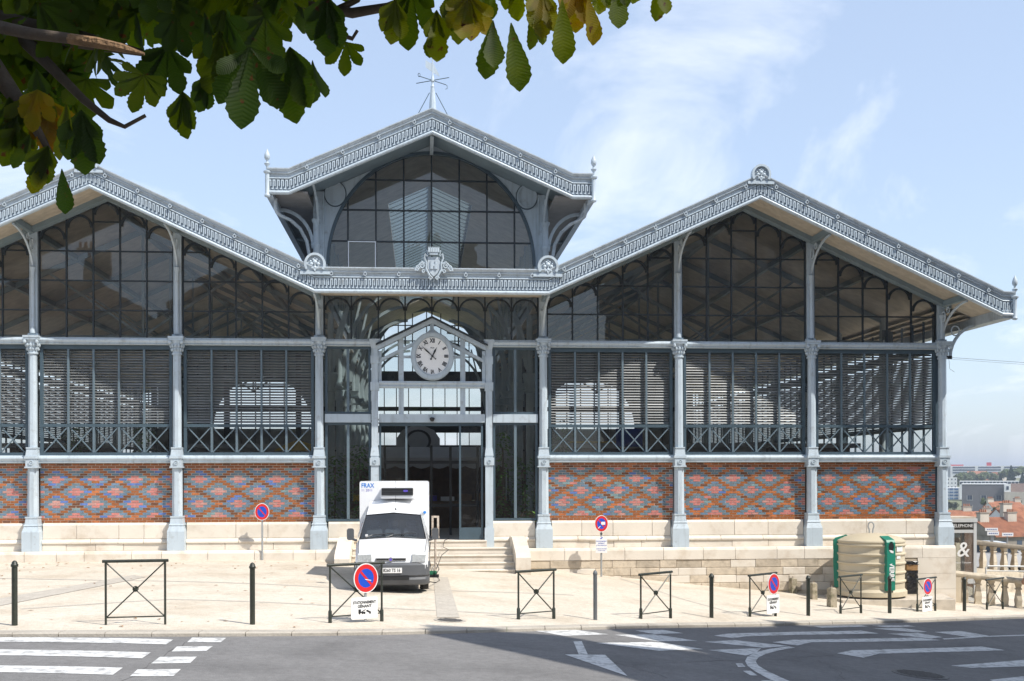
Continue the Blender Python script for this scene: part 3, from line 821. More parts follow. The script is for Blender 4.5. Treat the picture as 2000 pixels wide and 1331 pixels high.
# --- patterned brick panels
NC = 24; Z0B, Z1B = 1.052, 2.795; CH = (Z1B-Z0B)/NC; J = 0.0125
def brick_colour(rnd, u, r, bay):
    if r < 2 or r >= NC-2: return rnd.choices(['b_brown','b_dark','b_orange'], [8, 2, 1.2 if bay > 2 else 0.5])[0]
    best = 9
    for j in range(-1, 6):
        for off, rr in ((2.0, 10*j+7), (4.5, 10*j+12)):
            dx = abs((u-off+2.5) % 5.0-2.5); best = min(best, dx+0.5*abs(r-rr))
    if rnd.random() < 0.02: return rnd.choice(['b_brown','b_slate','b_pink'])
    left = bay < 3
    if best <= 0.76: return rnd.choices(['b_pink','b_rose'], [7,2])[0]
    if best <= 1.76:
        return rnd.choices(['b_slate','b_steel','b_blue','b_teal'], [6,4,1.5,0.4] if left else ([8,2.4,0.6,1.2] if bay == 3 else [8,3,0.25,0.6]))[0]
    return rnd.choices(['b_brown','b_dark','b_orange'], [8,3,1.0] if left else [8,2,2.2])[0]
rb = random.Random(21)
brick_me = {}
rest = MB(); rest_mats = []
singles = 0
for bay, (xa, xb) in enumerate(BAYS):
    L_, R_ = xa+0.14, xb-0.14
    p = link('brick_panel', None, hall)
    MB().box(L_, R_, 0.004, 0.34, Z0B-0.01, Z1B).build('bedding', M['mortar_brick'], p)
    BL = (R_-L_)/17.0; patchx = rb.uniform(0, 17); 
    for r in range(NC):
        sh = 0.5 if r % 2 else 0.0
        cells = [(-0.5+i+sh, 0.5+i+sh) for i in range(0, 19)]
        for (u0, u1) in cells:
            a_, b_ = max(0.0, u0), min(17.0, u1)
            if b_-a_ < 0.2: continue
            key = brick_colour(rb, (u0+u1)/2, r, bay)
            x0, x1 = L_+a_*BL+J/2, L_+b_*BL-J/2; z0, z1 = Z0B+r*CH+J/2, Z0B+(r+1)*CH-J/2
            pr = -0.004+rb.gauss(0, 0.0022)
            if bay == 1 and 3 <= r < 21 and b_-a_ > 0.9 and singles < 300:
                if key not in brick_me:
                    hx, hz = (BL-J)/2, (CH-J)/2
                    m_ = MB(); m_.frus(-hx,hx,-hz,hz,0.0,-hx+0.003,hx-0.003,-hz+0.003,hz-0.003,0.012)
                    m_.v = [(v[0], -v[2], v[1]) for v in m_.v]
                    brick_me[key] = m_.mesh('brick', M[key])
                link('brick', brick_me[key], p, ((x0+x1)/2, pr+0.006, (z0+z1)/2), (0, rb.gauss(0,0.003), 0)); singles += 1
            else:
                if key not in rest_mats: rest_mats.append(key)
                rest.mi = rest_mats.index(key)
                f_ = pr-0.006
                rest.add([(x0,0.006,z0),(x1,0.006,z0),(x1,0.006,z1),(x0,0.006,z1),(x0+0.003,f_,z0+0.003),(x1-0.003,f_,z0+0.003),(x1-0.003,f_,z1-0.003),(x0+0.003,f_,z1-0.003)],
                         [(4,5,6,7),(0,1,5,4),(1,2,6,5),(2,3,7,6),(3,0,4,7)])
tag(rest.build('brickwork', [M[k] for k in rest_mats], hall), kind='stuff')

# --- stone plinth, block by block
plinth = link('plinth', None, hall)
rq = random.Random(9)
def blocks(xa, xb, lo, hi):
    xs_ = [xa]
    while xs_[-1] < xb-hi: xs_.append(xs_[-1]+rq.uniform(lo, hi))
    if xb-xs_[-1] > hi*0.9: xs_.append((xs_[-1]+xb)/2)
    xs_.append(xb); return list(zip(xs_, xs_[1:]))
def stone(x0, x1, prof, m=None, g=0.006):
    jx = rq.gauss(0, 0.004)
    MB().prismx([(p[0]+jx, p[1]) for p in prof], x0+g, x1-g).build('stone', m or M['stone'], plinth)
def course_a(xa, xb, back=0.3):
    for x0, x1 in blocks(xa, xb, 0.9, 1.5): stone(x0, x1, [(back,0.584),(-0.15,0.584),(-0.16,0.60),(-0.16,0.985),(-0.13,1.03),(-0.10,1.048),(back,1.048)])
    for x0, x1 in blocks(xa, xb, 0.7, 1.6): stone(x0, x1, [(back,0.445),(-0.235,0.445),(-0.25,0.46),(-0.25,0.50),(-0.20,0.555),(-0.17,0.58),(back,0.58)])
    for x0, x1 in blocks(xa, xb, 0.6, 1.5): stone(x0, x1, [(back,0.247),(-0.215,0.247),(-0.215,0.44),(back,0.44)])
for i, (xa, xb) in enumerate(BAYS): course_a(xa+0.252, xb-0.252)
for s in (-1, 1):
    xa, xb = sorted((s*3.08, s*1.78)); course_a(xa, xb)
for xa, xb in ((-15.95,-2.76), (2.76,15.96)):
    for x0, x1 in blocks(xa, xb, 0.75, 1.35): stone(x0, x1, [(0.3,-0.118),(-0.56,-0.118),(-0.56,0.16),(-0.53,0.225),(-0.49,0.242),(0.3,0.242)])
def low_course(z0, z1, xa, xb, lo, hi, m, y):
    for x0, x1 in blocks(xa, xb, lo, hi):
        gx = min(gz(hw((x0),-0.5,0).x), gz(hw(x1,-0.5,0).x))
        if z1 < gx-0.02: continue
        stone(x0, x1, [(0.3,z0+0.003),(y,z0+0.003),(y-0.006,z0+0.02),(y-0.006,z1-0.02),(y,z1-0.003),(0.3,z1-0.003)], m, 0.006)
def mixed(k): return M['rough_stone'] if rq.random() < k else M['stone']
zlev = [-0.12,-0.37,-0.60,-0.83,-1.08,-1.33,-1.62,-1.9]
for i in range(len(zlev)-1):
    x = 2.76
    while x < 14.7:
        x1 = min(14.75, x+rq.uniform(0.45, 0.95))
        if 14.75-x1 < 0.3: x1 = 14.75
        gx = min(gz(hw(x,-0.5,0).x), gz(hw(x1,-0.5,0).x))
        if zlev[i] > gx-0.3:
            y = -0.53+rq.gauss(0, 0.008)
            stone(x, x1, [(0.3,zlev[i+1]+0.003),(y,zlev[i+1]+0.003),(y-0.01,zlev[i+1]+0.02),(y-0.01,zlev[i]-0.02),(y,zlev[i]-0.003),(0.3,zlev[i]-0.003)],
                  mixed(0.95 if (i == 0 and x < 8.2) or i > 2 else 0.35), 0.006)
        x = x1
for i in range(len(zlev)-1):                       # dressed quoins at the corner
    if i % 2 == 0:
        e = 14.75 
        stone(e, 15.96, [(0.9,zlev[min(i+2,7)]+0.003),(-0.56,zlev[min(i+2,7)]+0.003),(-0.56,zlev[i]-0.003),(0.9,zlev[i]-0.003)], M['stone'], 0.006)
MB().box(-15.9, -2.8, -0.50, 0.28, -0.9, 0.235).build('core', M['mortar'], plinth); MB().box(2.8, 15.9, -0.50, 0.28, -2.4, 0.235).build('core', M['mortar'], plinth)
# --- lantern above the entrance bay
lan = link('lantern', None, hall)
def lhead(x): return line_z(LANT, x)+0.24
EC, EA, EB = 8.72, 3.09, 3.36            # arch centre height and half axes
def ell(t, k=1.0): return (EA*k*math.cos(t), EC+EB*k*math.sin(t))
sp = MB(); n = 64; vin = []; vout = []
for i in range(n+1):
    t = math.pi*i/n
    px, pz = ell(t, 1.012); dx, dz = math.cos(t), math.sin(t)
    best = 99
    if abs(dx) > 1e-6: best = min(best, 3.42/abs(dx))
    for k in range(400):
        r = 2.9+k*0.01
        if EC+r*dz >= lhead(max(-4.5, min(4.5, r*dx)))-0.0: best = min(best, r); break
    ox, oz = best*dx, EC+best*dz
    vin.append((px, pz)); vout.append((ox, oz))
v = [(p[0],-0.06,p[1]) for p in vin]+[(p[0],-0.06,p[1]) for p in vout]+[(p[0],0.05,p[1]) for p in vin]+[(p[0],0.05,p[1]) for p in vout]
N1 = n+1; f = []
for i in range(n):
    f += [(i, N1+i, N1+i+1, i+1), (2*N1+i+1, 3*N1+i+1, 3*N1+i, 2*N1+i), (i+1, 2*N1+i+1, 2*N1+i, i)]
sp.add(v, f); sp.box(-3.42, -EA, -0.06, 0.05, 8.1, EC-0.001); sp.box(EA, 3.42, -0.06, 0.05, 8.1, EC-0.001)
o = sp.build('spandrel_plate', M['iron'], lan)
MB().ring((0,EC), EA+0.035, EB+0.04, EA-0.05, EB-0.055, -0.085, 0.07, 48, 0, math.pi).build('arch_frame', M['frame'], lan, 40)
for s in (-1, 1):
    MB().ring((s*2.86,10.80), 0.335, 0.39, 0.305, 0.355, -0.072, -0.0605, 28).build('roundel_groove', M['frame'], lan); MB().ring((s*2.86,10.80), 0.304, 0.354, 0.262, 0.308, -0.14, -0.061, 28).build('roundel_rim', M['iron'], lan); MB().disc((s*2.86,10.80), 0.261, 0.307, -0.09, -0.061, 28).build('roundel', M['iron'], lan)
    # post, colonnette and brackets
    MB().box(s*3.34-0.16, s*3.34+0.16, -0.19, 0.10, 8.1, lhead(s*3.3)-0.01).build('lantern_post', M['iron'], lan)
    MB().lathe([(0.10,8.2),(0.10,9.15),(0.13,9.2),(0.13,9.26),(0.095,9.3),(0.09,9.85),(0.10,9.87),(0.14,9.97),(0.14,10.0),(0.05,10.03)], 12, (s*3.40,-0.24,0)).build('lantern_colonnette', M['iron'], lan, 40)
    for sg in (-1, 1):
        MB().tube([(s*3.34+sg*0.125,-0.195,8.25),(s*3.34+sg*0.125,-0.195,lhead(s*3.3)-0.1)], 0.02, 5).build('post_bead', M['iron'], lan)
    pts = [(s*(3.5+0.95*(1-math.cos(t))), -0.2, 9.15+1.12*math.sin(t)) for t in [math.pi/2*k/10 for k in range(11)]]
    mb = MB()
    for a_, b_ in zip(pts, pts[1:]): mb.beam(a_, b_, 0.09, 0.07, (0,1,0))
    mb.build('side_bracket', M['iron'], lan)
    for yy in range(4, 33, 4):
        m2 = MB()
        for a_, b_ in zip(pts, pts[1:]): m2.beam((a_[0],yy,a_[2]), (b_[0],yy,b_[2]), 0.08, 0.07, (0,1,0))
        m2.build('side_bracket', M['inner_iron'], lan)
    link('front_bracket', m_brk, lan, (s*3.34,-0.03,lhead(s*3.3)-0.2))
    MB().tube([(s*4.42,-1.6,10.28),(s*4.43,-1.6,10.0),(s*4.40,-1.58,9.90),(s*4.30,-1.5,9.82),(s*4.05,-1.2,9.76),(s*3.82,-0.8,9.60),(s*3.66,-0.5,9.30),(s*3.60,-0.32,8.9),(s*3.58,-0.3,8.1)], 0.05, 8).build('downpipe', M['iron_trim'], lan, 50)
    MB().prism([(s*3.5,10.30+0.06),(s*4.5,10.30+0.06),(s*4.5,10.36+0.06),(s*3.5,10.36+0.06)] if s > 0 else [(-4.5,10.36),(-3.5,10.36),(-3.5,10.42),(-4.5,10.42)], -OV+0.1, HALL_DEPTH+1.9).build('eave_soffit', M['taupe'], lan)
    MB().box(min(s*4.45,s*4.62), max(s*4.45,s*4.62), -OV, HALL_DEPTH+OV, 10.22, 10.55).build('lantern_gutter', M['iron_trim'], lan)
    lv = MB()
    for k in range(20):
        z = 8.35+k*0.1; lv.beam((s*3.36,0.2,z),(s*3.36,HALL_DEPTH,z),0.09,0.008,(0.5*s,0,1))
    for yy in range(2, 34, 2): lv.box(s*3.36-0.05, s*3.36+0.05, yy-0.05, yy+0.05, 8.0, 10.5)
    tag(lv.build('side_louvres', M['inner_iron'], lan), kind='stuff')
# grid bars and panes
EP = [ell(math.pi*i/40, 0.992) for i in range(41)]
EP = EP+[(-EA*0.992, 8.3),(EA*0.992, 8.3)]
VB = [-2.49,-1.66,-0.83,0.0,0.83,1.66,2.49]; HBZ = [9.41,10.345,11.25]
for x in VB:
    MB().box(x-0.024, x+0.024, -0.06, 0.03, 8.3, EC+EB*math.sqrt(1-(x/EA)**2)-0.02).build('lantern_bar', M['frame_dark'], lan)
for z in HBZ:
    hx = EA*math.sqrt(1-((z-EC)/EB)**2)-0.02
    MB().box(-hx, hx, -0.05, 0.02, z-0.022, z+0.022).build('lantern_bar', M['frame_dark'], lan)
XE = [-3.1]+VB+[3.1]; ZE = [8.3]+HBZ+[12.2]
for i in range(len(XE)-1):
    for j in range(len(ZE)-1):
        poly = [(XE[i],ZE[j]),(XE[i+1],ZE[j]),(XE[i+1],ZE[j+1]),(XE[i],ZE[j+1])]
        for k in range(len(EP)):
            if len(poly) > 2: poly = clip(poly, EP[k], EP[(k+1) % len(EP)])
        if len(poly) > 2 and area(poly) > 0.02: pane(poly, -0.01, M['glass_lan'], lan, 0.006)
wf = MB(); wf.box(-2.46,-1.69,-0.085,-0.061,9.37,9.405); wf.box(-2.49,-2.455,-0.085,-0.061,8.4,9.405); wf.box(-1.69,-1.655,-0.085,-0.061,8.4,9.405)
wf.build('white_casement', M['white'], lan)
# roof with a long skylight either side of the ridge
Y0S, Y1S, XS = 5.0, 30.0, 1.44
for s in (-1, 1):
    def q(xa, xb, a, b):
        za, zb = line_z(LANT, s*xa), line_z(LANT, s*xb)
        pts = [(s*xa,za+a),(s*xb,zb+a),(s*xb,zb+b),(s*xa,za+b)]
        return pts if s > 0 else [pts[1],pts[0],pts[3],pts[2]]
    for (xa, xb, ya, yb) in ((XS,4.0,-OV+0.02,0.1), (XS,4.0,0.1,HALL_DEPTH+OV), (0,XS,-OV+0.02,0.1), (0,XS,0.1,Y0S), (0,XS,Y1S,HALL_DEPTH+OV)):
        MB().prism(q(xa,xb,0.32,0.60), ya, yb).build('lantern_roof', M['zinc'], lan)
        MB().prism(q(xa,xb,0.26,0.318), ya+0.02, yb-0.02).build('lantern_boarding', M['wood'] if yb > 0.5 else M['inner_iron'], lan)
    MB().prism(q(4.0,4.58,0.32,0.60), -OV+0.02, HALL_DEPTH+OV).build('lantern_roof', M['zinc'], lan)
    sk = MB()
    y = Y0S
    while y <= Y1S+0.01:
        za, zb = line_z(LANT, 0.02)+0.42, line_z(LANT, s*XS)+0.42
        sk.beam((s*0.02,y,za),(s*XS,y,zb),0.13,0.12,(0,0,1)); y += 0.62
    sk.build('skylight_rafters', M['inner_iron'], lan); 
    za, zb = line_z(LANT, 0.0)+0.49, line_z(LANT, s*XS)+0.49
    MB().quad((0,Y0S,za),(s*XS,Y0S,zb),(s*XS,Y1S,zb),(0,Y1S,za)).build('skylight_glass', M['glass_sky'], lan)
MB().box(-0.06,0.06,Y0S,Y1S,12.30,12.52).build('ridge_beam', M['inner_iron'], lan)
MB().box(-0.05,0.05,-1.9,-0.1,12.0,12.25).build('ridge_beam', M['iron'], lan)
# weathervane
wv = link('weathervane', None, hall, (0.02, -OV+0.1, 0))
MB().lathe([(0.10,12.74),(0.095,12.95),(0.06,13.35),(0.05,13.42),(0.06,13.45),(0.035,13.5),(0.032,13.58),(0.055,13.60),(0.055,13.66),(0.035,13.72),(0.02,13.8),(0.016,14.5),(0.004,14.6)], 10).build('mast', M['iron'], wv, 35)
am = MB()
for dx, dz in ((0.46,0.10),(-0.46,-0.10)): am.tube([(0,0,13.63),(dx,-0.46*(1 if dx > 0 else -1)*0.6,13.63)], 0.012, 5)
for dx in (0.38,-0.38): am.tube([(0,0,13.63),(dx,0.34*(1 if dx > 0 else -1),13.63)], 0.012, 5)
am.tube([(-0.38,-0.34,13.68+0.05*math.sin(t)) if False else (-0.38+0.03*math.cos(t),-0.34,13.66+0.05*math.sin(t)) for t in [k*0.6 for k in range(11)]], 0.009, 4)
am.tube([(0.38,0.34,13.63),(0.42,0.34,13.60),(0.42,0.34,13.52),(0.37,0.34,13.50)], 0.010, 4)
am.build('cardinal_arm', M['frame'], wv)
vn = MB().prism([(-0.20,14.00),(0.0,13.86),(0.18,13.75),(0.20,13.77),(0.03,14.10),(-0.06,14.12),(-0.20,14.20)], -0.006, 0.006); vn.build('vane', M['iron'], wv)
for s in (-1, 1): MB().tube([(s*0.09,0,13.28),(s*0.46,-0.02,12.58)], 0.011, 5).build('stay', M['frame'], wv)

# --- coat of arms on the cornice
cr = link('coat_of_arms', None, hall, (0.04, -OV-0.16, 8.33)); cr.scale = (0.80,1,0.86)
MB().prism([(-0.22,0.28),(-0.21,-0.10),(-0.12,-0.26),(0,-0.36),(0.12,-0.26),(0.21,-0.10),(0.22,0.28)], -0.02, 0.09).build('shield', M['iron_trim'], cr)  # darker trim colour imitates shadow on the shield
tw = MB(); tw.box(-0.12,-0.05,-0.055,-0.021,-0.12,0.13); tw.box(0.05,0.12,-0.055,-0.021,-0.12,0.13); tw.box(-0.05,-0.018,-0.05,-0.021,-0.12,0.05); tw.box(0.018,0.05,-0.05,-0.021,-0.12,0.05); tw.box(-0.018,0.018,-0.05,-0.021,-0.03,0.05)
for sx in (-1, 1):
    for k in (-0.105,-0.065): tw.box(sx*k-0.012 if sx > 0 else -k-0.012, sx*k+0.012 if sx > 0 else -k+0.012, -0.055, -0.021, 0.131, 0.155)
tw.build('tower_relief', M['iron'], cr)
cw = MB(); cw.box(-0.15,0.15,-0.09,0.05,0.34,0.42)
for k in range(5):
    x = -0.16+k*0.08; cw.box(x-0.035, x+0.035, -0.11, 0.04, 0.421, 0.56); 
    for q_ in (-1, 1): cw.box(x+q_*0.022-0.011, x+q_*0.022+0.011, -0.11, 0.04, 0.561, 0.59)
cw.build('mural_crown', M['iron'], cr)
def spiral(cx, cz, r0, turns, sg, n=22): return [(cx+sg*r0*(1-k/n*0.8)*math.cos(turns*6.283*k/n), -0.03, cz+r0*(1-k/n*0.8)*math.sin(turns*6.283*k/n)) for k in range(n+1)]
for s in (-1, 1):
    sc_ = MB()
    sc_.tube([(s*0.22,-0.03,0.30),(s*0.30,-0.05,0.36),(s*0.33,-0.04,0.24),(s*0.26,-0.03,0.08),(s*0.27,-0.03,-0.12),(s*0.16,-0.03,-0.32),(s*0.05,-0.03,-0.42)], [0.03,0.045,0.035,0.035,0.04,0.035,0.03], 6)
    sc_.tube(spiral(s*0.42,-0.02,0.11,1.4,s), 0.026, 6); sc_.tube(spiral(s*0.58,-0.12,0.085,1.4,-s), 0.024, 6); sc_.tube([(s*0.3,-0.03,0.05),(s*0.42,-0.03,0.12),(s*0.5,-0.03,0.02),(s*0.60,-0.03,-0.03),(s*0.66,-0.03,-0.18)], 0.028, 6)
    sc_.tube(spiral(s*0.36,-0.20,0.07,1.2,-s), 0.022, 6); sc_.tube(spiral(s*0.12,-0.42,0.06,1.2,s), 0.024, 6); sc_.tube([(s*0.2,-0.03,0.33),(s*0.24,-0.04,0.5),(s*0.17,-0.03,0.44)], 0.022, 5)
    sc_.build('scroll', M['iron'], cr, 50)

# --- entrance bay
ent = link('entrance', None, hall)
for s in (-1, 1):
    x = s*1.70
    pb = MB(); pb.box(x-0.115,x+0.115,-0.26,0.02,0.25,3.0); pb.box(x-0.145,x+0.145,-0.29,0.02,2.72,2.95); pb.box(x-0.14,x+0.14,-0.285,0.02,0.25,0.85); pb.frus(x-0.13,x+0.13,-0.27,0.02,3.001,x-0.10,x+0.10,-0.24,0.02,3.25)
    pb.box(x-0.095,x+0.095,-0.23,0.02,3.251,6.47); pb.box(x-0.125,x+0.125,-0.26,0.02,4.95,5.2); pb.box(x-0.12,x+0.12,-0.255,0.02,5.75,5.98); pb.frus(x-0.10,x+0.10,-0.24,0.02,6.2,x-0.15,x+0.15,-0.29,0.02,6.42); pb.box(x-0.16,x+0.16,-0.30,0.02,6.421,6.475)
    pb.build('door_post', M['iron'], ent)
    MB().ring((x,2.835), 0.06, 0.06, 0.04, 0.04, -0.315, -0.29, 14).build('rosette', M['iron'], ent)
    a_, b_ = sorted((s*3.17, s*1.82))
    MB().box(a_, b_, -0.18, 0.02, 4.0, 4.25).build('transom', M['iron'], ent)
    # side lights in dark frames
    for z0, z1 in ((1.06,3.998),(4.252,6.262)):
        fm = MB(); c_ = (a_+b_)/2
        fm.box(a_,b_,-0.10,0.0,z0,z0+0.07); fm.box(a_,b_,-0.10,0.0,z1-0.07,z1); fm.box(a_,a_+0.07,-0.10,0.0,z0+0.071,z1-0.071); fm.box(b_-0.07,b_,-0.10,0.0,z0+0.071,z1-0.071)
        fm.build('window_frame', M['frame'], ent)
        MB().box(c_-0.04,c_+0.04,-0.11,0.0,z0+0.071,z1-0.071).build('mullion', M['brace'], ent)
        for xl, xr in ((a_+0.07,c_-0.04),(c_+0.04,b_-0.07)): pane([(xl,z0+0.07),(xr,z0+0.07),(xr,z1-0.07),(xl,z1-0.07)], -0.03, M['glass_low'], ent, 0.008)
MB().box(-1.58, 1.58, -0.19, 0.02, 4.0, 4.25).build('transom', M['iron'], ent)
MB().prismx([(0.02,5.03),(-0.20,5.03),(-0.23,5.07),(-0.20,5.10),(-0.24,5.17),(-0.22,5.23),(0.02,5.23)], -1.58, 1.58).build('transom', M['iron'], ent)
MB().lathe([(0.005,-0.11),(0.05,-0.09),(0.075,-0.03),(0.075,0.0),(0.04,0.02)], 12, (0.0,-0.26,4.13)).build('door_sensor', M['black'], ent, 40)
for x in (-0.92, 0.92):
    MB().box(x-0.075, x+0.075, -0.14, 0.01, 4.251, 5.029).build('post', M['iron'], ent); MB().box(x-0.075, x+0.075, -0.14, 0.01, 5.231, 6.62).build('post', M['iron'], ent)
for xl, xr in ((-1.58,-0.995),(-0.845,0.845),(0.995,1.58)): pane([(xl,4.26),(xr,4.26),(xr,5.02),(xl,5.02)], -0.03, M['glass_low'], ent, 0.006)
AP = 7.10; KN = 6.30; GS = (AP-KN)/1.60
def raf(off, th, y0, y1, x0=0.0, x1=1.60, nm='rafter', m=None):
    for s in (-1, 1):
        pts = [(s*x0, AP-GS*x0-off-th), (s*x1, AP-GS*x1-off-th), (s*x1, AP-GS*x1-off), (s*x0, AP-GS*x0-off)]
        MB().prism(pts if s > 0 else [pts[1],pts[0],pts[3],pts[2]], y0, y1).build(nm, m or M['iron'], ent)
raf(-0.06, 0.05, -0.36, 0.02, 0, 1.66, 'gable_coping', M['frame_dark']); raf(-0.0, 0.14, -0.28, 0.01, 0, 1.60); raf(0.43, 0.10, -0.16, 0.0, 0.0, 1.56)
MB().box(-0.055,0.055,-0.19,0.0,AP-0.42,AP-0.10).build('king_post', M['iron'], ent)
for s in (-1, 1):
    MB().box(min(s*1.50,s*1.60), max(s*1.50,s*1.60), -0.15, 0.0, 5.231, 6.14).build('jamb', M['iron'], ent); MB().box(min(s*0.62,s*0.85), max(s*0.62,s*0.85), -0.13, 0.0, 5.93, 6.0).build('clock_arm', M['iron'], ent)
    for k, (xa, xb) in enumerate(((0.0,0.845),(0.995,1.50))):
        zb, za = AP-GS*xb-0.14, AP-GS*xa-0.14
        pl_ = [(s*xa,5.24),(s*xb,5.24),(s*xb,zb),(s*xa,za)]
        pane(pl_ if s > 0 else [pl_[1],pl_[0],pl_[3],pl_[2]], -0.035, M['glass_low'], ent, 0.005)
# clock
ck = link('clock', None, hall, (0.012, -0.30, 5.965))
MB().ring((0,0), 0.615, 0.69, 0.52, 0.585, -0.10, 0.12, 48).build('clock_case', M['iron'], ck, 40); MB().ring((0,0), 0.645, 0.72, 0.60, 0.675, -0.04, 0.10, 48).build('clock_rim', M['iron'], ck, 40)
MB().ring((0,0), 0.53, 0.595, 0.495, 0.555, -0.075, 0.0, 48).build('bezel', M['iron_trim'], ck, 40)
MB().disc((0,0), 0.52, 0.585, -0.03, 0.02, 48).build('dial', M['dial'], ck)
gp = MB().prism([(-0.60,0.35),(0.60,0.35),(0.0,0.86)], 0.10, 0.16); gp.build('gablet', M['iron'], ck)
for k, s_ in enumerate(['XII','I','II','III','IIII','V','VI','VII','VIII','IX','X','XI']):
    t = math.pi/2-2*math.pi*k/12
    me = text_mesh(s_, 0.165, 'numeral', M['black'], 0.002, xscale=0.74, bold=0.007)
    o = link('numeral', me, ck, (0.405*math.cos(t), -0.034, 0.455*math.sin(t)), (0, -(t-math.pi/2), 0))
def hand(ang, l, w, tail, nm):
    mb = MB().prism([(-w*0.5,-tail),(w*0.5,-tail),(w*0.45,0),(w,l*0.55),(w*0.35,l*0.75),(0,l),(-w*0.35,l*0.75),(-w,l*0.55),(-w*0.45,0)], -0.012, -0.004)
    mb.disc((0,0), 0.035, 0.035, -0.016, -0.003, 12); mb.disc((0,-tail), w, w, -0.012, -0.004, 8)
    o = mb.build(nm, M['black'], ck, loc=(0,-0.035 if nm == 'hour_hand' else -0.052,0)); o.rotation_euler = (0, R(ang), 0)
hand(26, 0.31, 0.028, 0.10, 'hour_hand'); hand(-47, 0.47, 0.022, 0.12, 'minute_hand')
link('clock_lettering', text_mesh('PILO', 0.055, 'clock_lettering', M['black'], 0.002, bold=0.001), ck, (0,-0.034,0.245))
# doorway: fixed light, open slide, dark lobby behind
dm = MB(); dm.box(-1.58,-1.52,-0.10,0.02,0.50,3.998); dm.box(-1.519,1.519,-0.10,0.02,3.90,3.998); dm.build('door_frame', M['frame'], ent)
MB().box(-0.80,-0.74,-0.08,0.0,0.50,3.899).build('mullion', M['brace'], ent)
pane([(-1.519,0.51),(-0.80,0.51),(-0.80,3.899),(-1.519,3.899)], -0.03, M['glass_low'], ent, 0.006)
dl = MB(); dl.box(0.80,1.519,-0.16,-0.11,0.50,0.86); dl.box(0.80,0.86,-0.16,-0.11,0.861,3.899); dl.box(1.46,1.519,-0.16,-0.11,0.861,3.899); dl.build('sliding_door', M['frame'], ent)
pane([(0.861,0.861),(1.459,0.861),(1.459,3.899),(0.861,3.899)], -0.135, M['glass_low'], ent, 0.004)
lb = MB()
for x in (-1.5,-0.75,0.0,0.62,1.5): lb.box(x-0.04,x+0.04,2.9,2.98,0.48,3.4)
for z in (1.45,2.85): lb.box(-1.46,1.46,2.905,2.975,z-0.05,z+0.05)
lb.build('lobby_frame', M['black'], ent)
# steps and their cheek walls
stp = link('steps', None, hall)
for k, (y, z) in enumerate(((-0.62,0.49),(-1.05,0.30),(-1.45,0.115),(-1.85,-0.07),(-2.25,-0.25))):
    MB().prismx([(0.2 if k == 0 else -0.3-0.4*k,-0.9),(y,-0.9),(y,z-0.03),(y-0.03,z-0.025),(y-0.03,z-0.005),(y-0.02,z),(0.2 if k == 0 else -0.3-0.4*k,z)], -2.31 if k else -1.6, 2.31 if k else 1.6).build('step', M['stone'], stp)
MB().box(-2.31,2.31,-0.74,0.2,-0.9,0.245).build('landing', M['stone'], stp)
for s in (-1, 1):
    xa, xb = sorted((s*2.32, s*2.74))
    MB().prismx([(-0.2,-0.9),(-2.45,-0.9),(-2.45,0.10),(-2.36,0.20),(-1.15,0.54),(-0.95,0.60),(-0.562,0.60),(-0.2,0.60)], xa, xb).build('cheek_wall', M['stone'], stp)

# --- inside of the hall
ins = link('interior', None, hall)
M['floor_in'] = mat('hall_floor', (0.48,0.455,0.415), 0.5, var=0.15, scale=1.5)
MB().box(-15.6,15.6,0.22,HALL_DEPTH-0.2,-0.2,0.47).build('floor', M['floor_in'], ins)
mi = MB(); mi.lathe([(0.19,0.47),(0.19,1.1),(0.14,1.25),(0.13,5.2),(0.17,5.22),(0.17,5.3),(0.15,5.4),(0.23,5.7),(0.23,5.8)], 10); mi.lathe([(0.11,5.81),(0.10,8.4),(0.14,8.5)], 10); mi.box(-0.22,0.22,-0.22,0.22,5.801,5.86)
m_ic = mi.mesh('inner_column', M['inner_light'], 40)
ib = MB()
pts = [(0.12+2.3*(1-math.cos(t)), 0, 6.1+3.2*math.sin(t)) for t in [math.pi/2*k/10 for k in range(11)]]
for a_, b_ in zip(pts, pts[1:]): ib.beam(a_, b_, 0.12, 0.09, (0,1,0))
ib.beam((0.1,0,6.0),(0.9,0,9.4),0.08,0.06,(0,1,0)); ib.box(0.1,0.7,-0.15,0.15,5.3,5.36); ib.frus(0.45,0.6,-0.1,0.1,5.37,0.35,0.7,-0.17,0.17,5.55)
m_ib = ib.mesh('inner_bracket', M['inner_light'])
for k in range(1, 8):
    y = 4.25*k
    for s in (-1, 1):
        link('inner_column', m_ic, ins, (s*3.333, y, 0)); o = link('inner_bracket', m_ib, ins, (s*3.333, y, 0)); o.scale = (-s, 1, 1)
        link('inner_column', m_ic, ins, (s*15.6, y, 0))
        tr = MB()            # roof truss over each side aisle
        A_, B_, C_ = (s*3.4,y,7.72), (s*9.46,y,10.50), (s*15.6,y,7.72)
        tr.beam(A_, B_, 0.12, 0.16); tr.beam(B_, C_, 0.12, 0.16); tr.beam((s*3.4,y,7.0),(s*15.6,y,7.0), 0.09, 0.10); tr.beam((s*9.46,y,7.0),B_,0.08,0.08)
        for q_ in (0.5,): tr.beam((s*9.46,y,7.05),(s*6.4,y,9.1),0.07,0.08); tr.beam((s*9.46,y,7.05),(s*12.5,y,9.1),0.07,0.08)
        tr.build('truss', M['inner_iron'], ins)
